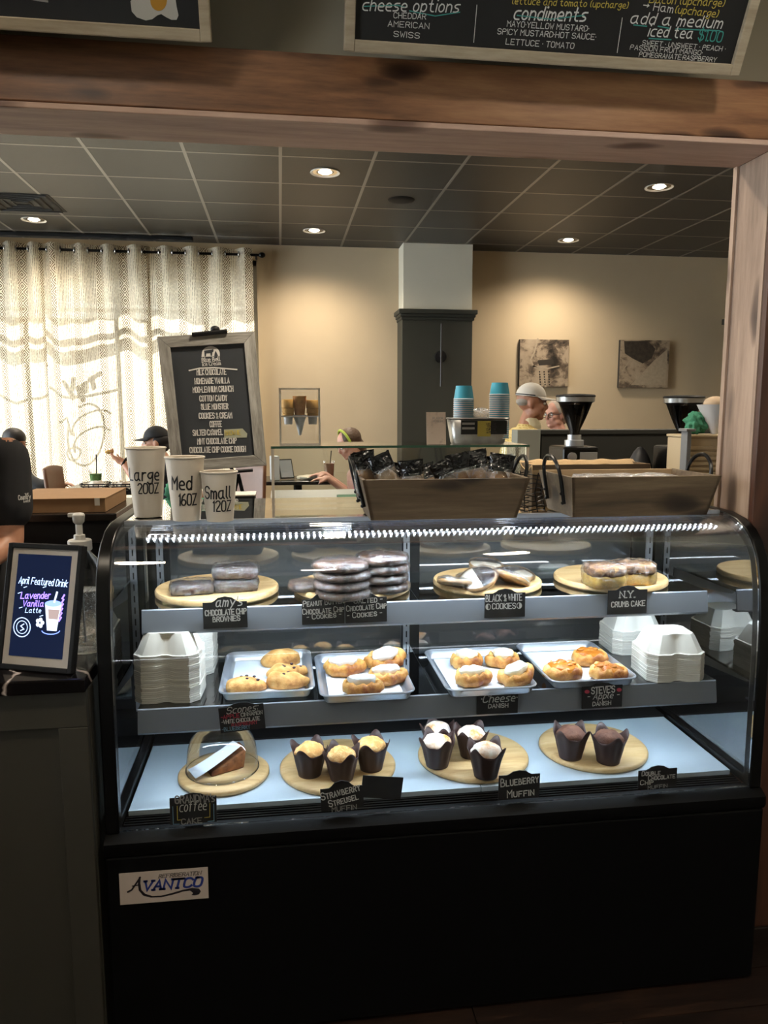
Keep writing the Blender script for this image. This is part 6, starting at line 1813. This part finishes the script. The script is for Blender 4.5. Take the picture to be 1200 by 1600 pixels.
# ================================================================== PEOPLE
M_SKIN = plain('warm skin', 'a5755a', rough=.5, var=.05, vscale=12, sss=.05)
M_SKIN2 = plain('ruddy skin', '9a6a52', rough=.5, var=.06, vscale=14, sss=.05)
M_SKIN3 = plain('pale skin', 'b98a78', rough=.5, var=.05, vscale=12, sss=.05)
def basis(c, face, s=1.0, tilt=0.0):
    f = Vector((math.cos(face), math.sin(face), 0)); l = Vector((0, 0, 1)).cross(f)
    M = Matrix(((f.x, l.x, 0, c[0]), (f.y, l.y, 0, c[1]), (0, 0, 1, c[2]), (0, 0, 0, 1)))
    return M @ Matrix.Rotation(tilt, 4, 'Y') @ Matrix.Scale(s, 4)
def head_shapes(g, M, jowl=0.0):
    """face along local +x, crown up; about 0.235 tall, origin at the ear line"""
    e = lambda c, r: g.ell(c, r, 18, 12, M)
    e((-.012, 0, .030), (.094, .074, .090)); e((.018, 0, -.018), (.070, .062, .090)); e((.045, 0, -.080), (.036, .038 + jowl, .030))
    e((.068, 0, .026), (.022, .050, .014))                                  # brow
    e((.096, 0, -.016), (.016, .013, .022)); e((.086, 0, .006), (.014, .009, .022))   # nose
    e((.078, 0, -.050), (.018, .026, .008)); e((.076, 0, -.061), (.017, .023, .008))   # lips
    e((.072, 0, -.088), (.018, .022, .016))                                 # chin
    for s in (-1, 1):
        e((-.008, s * .075, -.006), (.020, .010, .031)); e((.058, s * .036, -.022), (.026, .022, .022))
        e((.020, s * .05, -.06), (.04, .02 + jowl, .03))
def hand_shapes(g, wrist, direction, palm_n, s=1.0, curl=.6):
    """palm, four bent fingers and a thumb from the side of the palm"""
    d = Vector(direction).normalized(); n = Vector(palm_n).normalized(); n = (n - d * n.dot(d)).normalized(); w = d.cross(n)
    W0 = Vector(wrist)
    P = lambda a, b, c: W0 + (d * a + w * b + n * c) * s
    g.cap(P(0, 0, 0), P(.03, 0, 0), .026 * s, .030 * s); g.cap(P(.03, .016, 0), P(.078, .026, .002), .019 * s, .014 * s); g.cap(P(.03, -.016, 0), P(.075, -.026, .002), .019 * s, .014 * s); g.cap(P(.04, 0, 0), P(.082, 0, 0), .018 * s, .015 * s)
    for k, (b, L) in enumerate(((.030, .070), (.010, .080), (-.011, .074), (-.030, .058))):
        a1 = P(.082, b, .002); a2 = P(.082 + L * .45 * math.cos(curl * .5), b * 1.05, .002 + L * .45 * math.sin(curl * .5)); a3 = P(.082 + L * .45 * math.cos(curl * .5) + L * .55 * math.cos(curl * 1.5), b * 1.02, .002 + L * .45 * math.sin(curl * .5) + L * .55 * math.sin(curl * 1.5))
        g.cap(a1, a2, .0098 * s, .009 * s, 8); g.cap(a2, a3, .009 * s, .0075 * s, 8)
    t1 = P(.022, .030, .006); t2 = P(.055, .052, .022); t3 = P(.085, .050, .038)
    g.cap(t1, t2, .013 * s, .011 * s, 8); g.cap(t2, t3, .011 * s, .0085 * s, 8)
def blob(g, name, mat, parent, vox=.009, smooth=4):
    o = g.build(name, mat, parent, smooth=True)
    r = o.modifiers.new('skin', 'REMESH'); r.mode = 'VOXEL'; r.voxel_size = vox; r.use_smooth_shade = True
    s = o.modifiers.new('soft', 'SMOOTH'); s.factor = .5; s.iterations = smooth
    return o
M_EYEW = plain('eye white', 'c9c4bc', rough=.3); M_EYED = plain('eye dark', '1c120d', rough=.2)
def eyes(M, parent, s=1.0):
    for q in (-1, 1):
        G().ell((.080, q * .033, .004), (.010, .013, .008), 10, 8, M).build('eye', M_EYEW, parent, smooth=True)
        G().ell((.0885, q * .033, .004), (.0035, .005, .0055), 8, 6, M).build('iris', M_EYED, parent, smooth=True)
        G().tube([(M @ Vector((.083, q * .018, .020))), (M @ Vector((.088, q * .034, .025))), (M @ Vector((.078, q * .052, .018)))], .0035, 5).build('eyebrow', plain('brow hair', '4a3a30', rough=.9), parent)
def cap_hat(M, parent, mat, band=None, brim_up=0.0):
    g = G()
    vs = lambda u, v: M @ Vector((-.012 + .100 * math.cos(2 * math.pi * u) * math.cos(v * math.pi / 2) * 1.0, .082 * math.sin(2 * math.pi * u) * math.cos(v * math.pi / 2), .042 + .092 * math.sin(v * math.pi / 2)))
    g.grid(lambda u, v: vs(u, v * .98), 28, 10).build('cap_crown', mat, parent, smooth=True).modifiers.new('s', 'SOLIDIFY').thickness = .004
    def br(u, v):
        a = (u - .5) * 2.3
        r = 1 + v * .85 * math.cos(a) ** .5 if math.cos(a) > 0 else 1
        return M @ Vector((-.012 + .100 * math.cos(a) + .075 * v * max(0, math.cos(a)), .083 * math.sin(a), .046 - .010 * v - .016 * math.sin(a) ** 2 * v + brim_up * v))
    G().grid(br, 18, 6).build('cap_brim', mat, parent, smooth=True).modifiers.new('s', 'SOLIDIFY').thickness = .004
    if band:
        G().tube([vs(i / 28, .06) + Vector((0, 0, 0)) for i in range(6, 23)], .004, 5).build('cap_strap', band, parent)
def seated_body(g, hips, chest, neck, head):
    g.cap(hips, chest, .15, .155); g.cap(chest, neck, .12, .06); g.cap(neck, head, .055, .055)

# --- man in black cap at the table, side on, raising a hand
MY = 6.15
hd = at(243, 692, MY)
m1 = thing('person', 'man in black cap and dark shirt eating at the cafe table', 'person', (hd.x + .15, MY, 0))
O = Vector(m1.location)
L = lambda v: Vector(v) - O
H1 = L(hd)
neck = H1 + Vector((.03, 0, -.10)); chest = H1 + Vector((.10, .0, -.30)); hips = H1 + Vector((.12, .02, -.70))
HM = basis(H1, math.pi + .12, 1.0, R(4))
g = G(); head_shapes(g, HM)
seated_body(g, hips, chest, neck, H1 + Vector((.01, 0, -.04)))
hand1 = L(at(172, 712, MY - .12)); elbow = L(at(213, 752, MY - .22)); sh1 = chest + Vector((0, -.16, .10)); sh2 = chest + Vector((0, .16, .10))
wri = L(at(192, 722, MY - .14))
g.cap(sh1, elbow, .048, .038); g.cap(elbow, wri, .036, .026); hand_shapes(g, wri, hand1 - wri, (-.2, .3, .9), 1.0, .9)
el2 = chest + Vector((-.12, .26, -.18)); wr2 = L(at(215, 757, MY + .15)) ; wr2.z = max(wr2.z, tz + .035)
g.cap(sh2, el2, .048, .038); g.cap(el2, wr2, .036, .026); hand_shapes(g, wr2, (-1, -.1, 0), (0, 0, -1), 1.0, .3)
for s in (-1, 1):
    kn = hips + Vector((-.42, s * .12, .02)); ft = Vector((kn.x - .02, kn.y, .05))
    g.cap(hips + Vector((0, s * .09, 0)), kn, .085, .06); g.cap(kn, ft, .058, .042); g.cap(ft, ft + Vector((-.13, 0, -.01)), .04, .035)
blob(g, 'body', M_SKIN, m1, .008, 4)
g = G(); g.cap(hips, chest, .165, .172); g.cap(chest, chest + Vector((-.02, 0, .12)), .150, .085); g.cap(sh1, sh1 + (elbow - sh1) * .55, .066, .056); g.cap(sh2, sh2 + (el2 - sh2) * .55, .066, .056); g.cap(chest + Vector((0, -.12, .1)), chest + Vector((0, .12, .1)), .09, .09)
blob(g, 'shirt', plain('dark slate shirt', '20242b', rough=.85), m1, .012, 3)
g = G()
for s in (-1, 1):
    kn = hips + Vector((-.42, s * .12, .02)); g.cap(hips + Vector((0, s * .09, 0)), kn, .098, .072); g.cap(kn, Vector((kn.x - .02, kn.y, .12)), .07, .058)
blob(g, 'trousers', M_BLACKM, m1, .014, 2)
g = G(); g.ell((-.030, 0, .02), (.088, .083, .075), 18, 12, HM); g.ell((-.055, 0, -.03), (.052, .07, .05), 14, 10, HM)
blob(g, 'hair', plain('black hair', '120d0b', rough=.6), m1, .008, 2)
cap_hat(HM, m1, plain('black cap', '121214', rough=.8)); eyes(HM, m1)
G().tube([wri + Vector((.012, 0, -.026)) + Vector((.0, .034 * math.cos(t * .785), .0)) + Vector((.012, 0, .014)) * 0 + Vector((.018 * math.sin(t * .785), 0, .03 * math.sin(t * .785) + .026)) for t in range(8)], .009, 6, closed=True).build('wristwatch', M_BLACK, m1, smooth=True)
snk = tag(G().ell((0, 0, 0), (.03, .02, .016), 14, 8, fn=lambda q: 1 + .3 * noise.noise(q * 2)).build('pastry_bite', plain('bread', 'b08a4c', rough=.8), loc=hand1 + O + Vector((-.004, -.012, .030)), smooth=True), 'bite of pastry held by the man in the black cap', 'pastry')

# --- older man in white cap, standing, side on
OY = 5.25
hd = at(831, 630, OY)
m2 = thing('person', 'man in white cap and yellow checked shirt standing behind the grinder', 'person', (hd.x, OY, 0))
O = Vector(m2.location); L = lambda v: Vector(v) - O
H2 = L(hd); HM = basis(H2, -.25, 1.08, R(6))
g = G(); head_shapes(g, HM, .006)
neck = H2 + Vector((-.02, 0, -.11)); chest = H2 + Vector((-.05, 0, -.36)); hips = H2 + Vector((-.04, 0, -.74))
seated_body(g, hips, chest, neck, H2 + Vector((0, 0, -.04)))
arms = []
for s in (-1, 1):
    sh = chest + Vector((0, s * .19, .12)); el = sh + Vector((.03, s * .05, -.30)); wr_ = el + Vector((.20, -s * .03, -.12))
    g.cap(sh, el, .052, .042); g.cap(el, wr_, .04, .029); hand_shapes(g, wr_, (1, 0, -.3), (0, -s, 0), 1.0, .5); arms.append((sh, el))
    kn = hips + Vector((.02, s * .10, -.40)); ft = Vector((kn.x, kn.y, .06))
    g.cap(hips + Vector((0, s * .09, 0)), kn, .09, .062); g.cap(kn, ft, .06, .042); g.cap(ft, ft + Vector((.14, 0, -.012)), .042, .036)
blob(g, 'body', M_SKIN2, m2, .008, 4)
def check_shirt():
    t = NT('yellow checked shirt'); v = coords(t)
    s = t.n('SeparateXYZ', Vector=v)
    col = None
    w1 = t.n('TexWave', attrs={'bands_direction': 'Z'}, Vector=v, Scale=18.0); w2 = t.n('TexWave', attrs={'bands_direction': 'X'}, Vector=v, Scale=18.0)
    m = t.n('Math', attrs={'operation': 'MULTIPLY'}, i0=w1.outputs[1], i1=w2.outputs[1])
    c = t.ramp(m.outputs[0], [(.2, srgb('c2ac70')), (.7, srgb('a58d4e'))])
    b = t.n('BsdfPrincipled', Roughness=.9); t.link(c, b.inputs['Base Color']); return t.done(b.outputs[0])
M_CHK = check_shirt()
g = G(); g.cap(hips + Vector((0, 0, -.05)), chest, .172, .178); g.cap(chest, chest + Vector((.02, 0, .16)), .158, .088); g.cap(chest + Vector((0, -.14, .11)), chest + Vector((0, .14, .11)), .085, .085)
for sh, el in arms: g.cap(sh, sh + (el - sh) * .8, .07, .06)
blob(g, 'shirt', M_CHK, m2, .012, 3)
g = G(); g.cap(neck + Vector((.005, 0, -.03)), neck + Vector((.012, 0, -.06)), .072, .082)
blob(g, 'collar', plain('cream collar', 'c9bfa0', rough=.9), m2, .008, 2)
g = G()
for s in (-1, 1):
    kn = hips + Vector((.02, s * .10, -.40)); g.cap(hips + Vector((0, s * .09, -.04)), kn, .105, .078); g.cap(kn, Vector((kn.x, kn.y, .12)), .074, .06)
blob(g, 'trousers', plain('tan trousers', '7a6a50', rough=.9), m2, .014, 2)
cap_hat(HM, m2, plain('white cap', 'c6c1b8', rough=.8), plain('navy strap', '20242f', rough=.7), brim_up=.004); eyes(HM, m2)
g = G(); g.ell((-.048, 0, .004), (.058, .074, .036), 16, 10, HM); blob(g, 'hair', plain('grey hair', '8a837a', rough=.8), m2, .008, 2)

# --- older woman with glasses, facing the man
WY_ = OY + .75
hd = at(868, 648, WY_)
m3 = thing('person', 'grey-haired woman with glasses facing the man, half hidden by the grinder', 'person', (hd.x, WY_, 0))
O = Vector(m3.location); L = lambda v: Vector(v) - O
H3 = L(hd); HM = basis(H3, math.pi + .45, .98, R(4))
g = G(); head_shapes(g, HM)
neck = H3 + Vector((.02, 0, -.10)); chest = H3 + Vector((.05, 0, -.34)); hips = H3 + Vector((.05, 0, -.70))
seated_body(g, hips, chest, neck, H3 + Vector((0, 0, -.04)))
arms = []
for s in (-1, 1):
    sh = chest + Vector((0, s * .16, .12)); el = sh + Vector((.0, s * .05, -.28)); wr_ = el + Vector((-.18, -s * .03, -.10))
    g.cap(sh, el, .046, .036); g.cap(el, wr_, .034, .025); hand_shapes(g, wr_, (-1, 0, -.3), (0, -s, 0), .92, .5); arms.append((sh, el))
    kn = hips + Vector((0, s * .09, -.38)); ft = Vector((kn.x, kn.y, .06))
    g.cap(hips + Vector((0, s * .08, 0)), kn, .085, .058); g.cap(kn, ft, .056, .04); g.cap(ft, ft + Vector((-.12, 0, -.012)), .038, .033)
blob(g, 'body', M_SKIN3, m3, .008, 4)
g = G(); g.cap(hips + Vector((0, 0, -.05)), chest, .16, .155); g.cap(chest, chest + Vector((-.02, 0, .15)), .14, .08); g.cap(chest + Vector((0, -.12, .11)), chest + Vector((0, .12, .11)), .075, .075)
for sh, el in arms: g.cap(sh, el, .062, .052)
blob(g, 'blouse', plain('rose blouse', 'a5837a', rough=.9), m3, .012, 3)
g = G()
for s in (-1, 1):
    kn = hips + Vector((0, s * .09, -.38)); g.cap(hips + Vector((0, s * .08, -.04)), kn, .10, .072); g.cap(kn, Vector((kn.x, kn.y, .12)), .068, .055)
blob(g, 'trousers', plain('grey trousers', '4a4a4c', rough=.9), m3, .014, 2)
g = G(); g.ell((-.032, 0, .045), (.098, .088, .088), 20, 12, HM); g.ell((-.06, 0, -.03), (.055, .082, .06), 16, 10, HM)
blob(g, 'hair', plain('silver hair', 'a89a8c', rough=.85, bump=.5, bscale=60), m3, .008, 2)
eyes(HM, m3)
gl_ = G()
for s in (-1, 1):
    gl_.tube([HM @ Vector((.096, s * .034 + .024 * math.cos(2 * math.pi * k / 14), .002 + .019 * math.sin(2 * math.pi * k / 14))) for k in range(14)], .0028, 5, closed=True)
    gl_.tube([HM @ Vector((.094, s * .057, .006)), HM @ Vector((-.005, s * .078, .008))], .0025, 5)
gl_.tube([HM @ Vector((.098, -.010, .006)), HM @ Vector((.098, .010, .006))], .0025, 5)
gl_.build('glasses', plain('dark glasses frame', '2a2422', rough=.4), m3)

# --- girl with a hair band at the tall table
GY = 5.75
hd = at(545, 694, GY)
m4 = thing('person', 'person with brown hair, green hair band and pink top bent over the tall table', 'person', (hd.x + .05, GY, 0))
O = Vector(m4.location); L = lambda v: Vector(v) - O
H4 = L(hd); HM = basis(H4, math.pi + .3, .95, R(28))
g = G(); head_shapes(g, HM)
neck = H4 + Vector((.05, 0, -.08)); chest = H4 + Vector((.13, 0, -.27)); hips = H4 + Vector((.22, 0, -.60))
seated_body(g, hips, chest, neck, H4 + Vector((.01, 0, -.03)))
arms = []
for s in (-1, 1):
    sh = chest + Vector((0, s * .14, .09)); el = sh + Vector((-.10, s * .05, -.22)); wr_ = Vector((el.x - .20, el.y, htz + .05))
    g.cap(sh, el, .042, .034); g.cap(el, wr_, .032, .024); hand_shapes(g, wr_, (-1, 0, 0), (0, 0, -1), .85, .3); arms.append((sh, el))
    kn = hips + Vector((-.36, s * .10, .02)); ft = Vector((kn.x, kn.y, .30))
    g.cap(hips + Vector((0, s * .08, 0)), kn, .075, .052); g.cap(kn, ft, .05, .036); g.cap(ft, ft + Vector((-.11, 0, -.01)), .034, .03)
blob(g, 'body', M_SKIN3, m4, .008, 4)
g = G(); g.cap(hips, chest, .15, .145); g.cap(chest, chest + Vector((-.03, 0, .12)), .13, .075); g.cap(chest + Vector((0, -.1, .08)), chest + Vector((0, .1, .08)), .07, .07)
for sh, el in arms: g.cap(sh, el, .058, .05)
blob(g, 'pink_top', plain('pink floral top', 'b0707a', rough=.9, var=.35, vscale=30), m4, .012, 3)
g = G()
for s in (-1, 1): g.cap(hips + Vector((0, s * .08, 0)), hips + Vector((-.36, s * .10, .02)), .09, .065)
blob(g, 'shorts', plain('tan shorts', '8a7050', rough=.9), m4, .014, 2)
g = G(); g.ell((-.028, 0, .035), (.098, .088, .090), 20, 12, HM); g.ell((-.07, 0, -.06), (.05, .075, .09), 16, 10, HM)
blob(g, 'hair', plain('brown hair', '4a3626', rough=.6, bump=.5, bscale=60), m4, .008, 2)
G().tube([HM @ Vector((.012, .092 * math.cos(R(a)), .035 + .096 * math.sin(R(a)))) for a in range(-5, 190, 15)], .010, 6).build('hair_band', plain('lime band', '8a9a28', rough=.6), m4, smooth=True)
eyes(HM, m4)
st_ = thing('bar_stool', 'brown stool under the person with the green hair band', 'stool', (m4.location.x + hips.x, GY, 0))
sz_ = hips.z - .155
G().lathe([(0, sz_ - .05), (.17, sz_ - .05), (.18, sz_ - .02), (.17, sz_), (0, sz_)], 24).build('seat', M_LEATH, st_, smooth=True)
for k in range(4):
    an = R(45 + 90 * k); G().tube([(.12 * math.cos(an), .12 * math.sin(an), sz_ - .05), (.19 * math.cos(an), .19 * math.sin(an), 0)], .014, 8).build('leg', M_BLACKM, st_, smooth=True)

# --- clerk in a black T-shirt at the edge of the picture
CY2 = 2.62
sh = at(12, 709, CY2)
m5 = thing('person', 'clerk in a black T-shirt, only shoulder and arm in view beside the kraft box', 'person', (sh.x - .22, CY2, 0))
O = Vector(m5.location); L = lambda v: Vector(v) - O
S = L(sh); chest = Vector((0, 0, S.z - .10)); hips = Vector((0, .02, S.z - .48)); H5 = Vector((0, -.02, S.z + .24))
HM = basis(H5, R(-150), 1.0)
g = G(); head_shapes(g, HM); seated_body(g, hips, chest, Vector((0, 0, S.z + .08)), H5 + Vector((0, 0, -.05)))
el = L(at(14, 848, CY2 - .05)); wr_ = L(at(-60, 905, CY2 - .28))
el2 = Vector((-S.x - .06, -.02, S.z - .32)); wr2 = el2 + Vector((.10, -.24, .0))
for A_, E_, W_ in ((S, el, wr_), (Vector((-S.x, 0, S.z)), el2, wr2)):
    g.cap(A_, E_, .056, .046); g.cap(E_, W_, .044, .030); hand_shapes(g, W_, (W_ - E_), (0, 0, -1), 1.0, .4)
for s in (-1, 1):
    kn = hips + Vector((0, s * 0, -.42)) + Vector((s * .10, 0, 0)); ft = Vector((kn.x, kn.y, .06))
    g.cap(hips + Vector((s * .09, 0, 0)), kn, .09, .065); g.cap(kn, ft, .062, .045); g.cap(ft, ft + Vector((0, -.14, -.012)), .042, .036)
blob(g, 'body', M_SKIN, m5, .009, 4)
M_BSH = plain('black cotton', '0f0f12', rough=.9)
g = G()
for s in (-1, 1):
    g.cap(hips + Vector((s * .07, 0, 0)), chest + Vector((s * .07, 0, 0)), .12, .125); g.cap(chest + Vector((s * .09, 0, .02)), Vector((s * .05, 0, S.z + .03)), .11, .055); g.cap(Vector((s * .06, 0, S.z + .035)), Vector((s * (S.x - .02), 0, S.z - .012)), .058, .066)
for A_, E_ in ((S, el), (Vector((-S.x, 0, S.z)), el2)): g.cap(A_ + Vector((0, 0, -.015)), A_ + (E_ - A_) * .62, .069, .076)
blob(g, 'shirt', M_BSH, m5, .012, 3)
g = G()
for s in (-1, 1):
    kn = hips + Vector((s * .10, 0, -.42)); g.cap(hips + Vector((s * .09, 0, -.02)), kn, .105, .08); g.cap(kn, Vector((kn.x, kn.y, .12)), .078, .065)
blob(g, 'trousers', M_BLACKM, m5, .014, 2)
g = G(); g.ell((-.028, 0, .04), (.098, .086, .088), 20, 12, HM); blob(g, 'hair', plain('dark hair', '1c1410', rough=.6), m5, .009, 2)
eyes(HM, m5)
# sleeve print
a, b, c = at(26, 785, CY2 - .098), at(47, 781, CY2 - .066), at(26, 765, CY2 - .096)
SM, _, _ = plane_of(a, b, c)
sp_ = bpy.data.objects.new('sleeve_print', None); COL.objects.link(sp_); sp_.matrix_world = SM; bpy.context.view_layer.update()
write_px(sp_, SM, 'THE', (38, 774), (44, 773), 3, M_CHALK, .18, lift=.004); write_px(sp_, SM, 'Country', (28, 781), (47, 779), 7, M_CHALK, .14, lift=.004); write_px(sp_, SM, 'BAKER', (36, 785), (46, 784), 3, M_CHALK, .18, lift=.004)
sp_.parent = m5; sp_.matrix_parent_inverse = m5.matrix_basis.inverted()

# --- diner at the far left, mostly hidden behind the clerk
DY = 7.05
hd = at(24, 693, DY)
m6 = thing('person', 'dark-haired diner in a grey jacket seated behind the clerk', 'person', (hd.x + .05, DY, 0))
O = Vector(m6.location); L = lambda v: Vector(v) - O
H6 = L(hd); HM = basis(H6, R(-20), 1.0, R(10))
g = G(); head_shapes(g, HM)
chest = H6 + Vector((-.04, 0, -.32)); hips = H6 + Vector((-.05, 0, -.72)); seated_body(g, hips, chest, H6 + Vector((-.01, 0, -.10)), H6 + Vector((0, 0, -.04)))
arms = []
for s in (-1, 1):
    sh = chest + Vector((0, s * .17, .10)); el = L(at(62, 760, DY - .2)) if s < 0 else sh + Vector((.08, .1, -.26)); wr_ = el + Vector((.14, .03, .02))
    g.cap(sh, el, .048, .038); g.cap(el, wr_, .036, .026); hand_shapes(g, wr_, (1, 0, 0), (0, 0, -1), 1.0, .5); arms.append((sh, el, wr_))
    kn = hips + Vector((.42, s * .12, .02)); ft = Vector((kn.x, kn.y, .05))
    g.cap(hips + Vector((0, s * .09, 0)), kn, .085, .06); g.cap(kn, ft, .058, .042); g.cap(ft, ft + Vector((.13, 0, -.01)), .04, .035)
blob(g, 'body', M_SKIN, m6, .009, 4)
g = G(); g.cap(hips, chest, .17, .175); g.cap(chest, chest + Vector((0, 0, .14)), .15, .085)
for sh, el, wr_ in arms: g.cap(sh, el, .068, .062); g.cap(el, wr_, .06, .05)
blob(g, 'jacket', plain('grey jacket', '3a3c3e', rough=.9), m6, .012, 3)
g = G()
for s in (-1, 1):
    kn = hips + Vector((.42, s * .12, .02)); g.cap(hips + Vector((0, s * .09, 0)), kn, .098, .072); g.cap(kn, Vector((kn.x, kn.y, .12)), .07, .058)
blob(g, 'trousers', M_BLACKM, m6, .014, 2)
g = G(); g.ell((-.018, 0, .048), (.104, .090, .090), 18, 12, HM); g.ell((-.055, 0, -.03), (.062, .086, .09), 14, 10, HM)
blob(g, 'hair', plain('dark hair', '1c1410', rough=.6), m6, .009, 2); eyes(HM, m6)
for (pp, hp, nm) in ((m1, .12, 'chair hidden behind the paper cups, under the man in the black cap'), (m6, -.05, 'chair behind the clerk, under the diner in grey')):
    sx = pp.location.x + hp + (.12 - .12)
    seat_z = {m1: at(243, 692, MY).z - .70 - .155, m6: at(24, 693, DY).z - .72 - .165}[pp]
    chair(pp.location.x + (-.03 if pp is m1 else -.09) * 1.0, pp.location.y + .0, R(-90) if pp is m1 else R(90), nm, h=.86, seat=max(.3, seat_z))
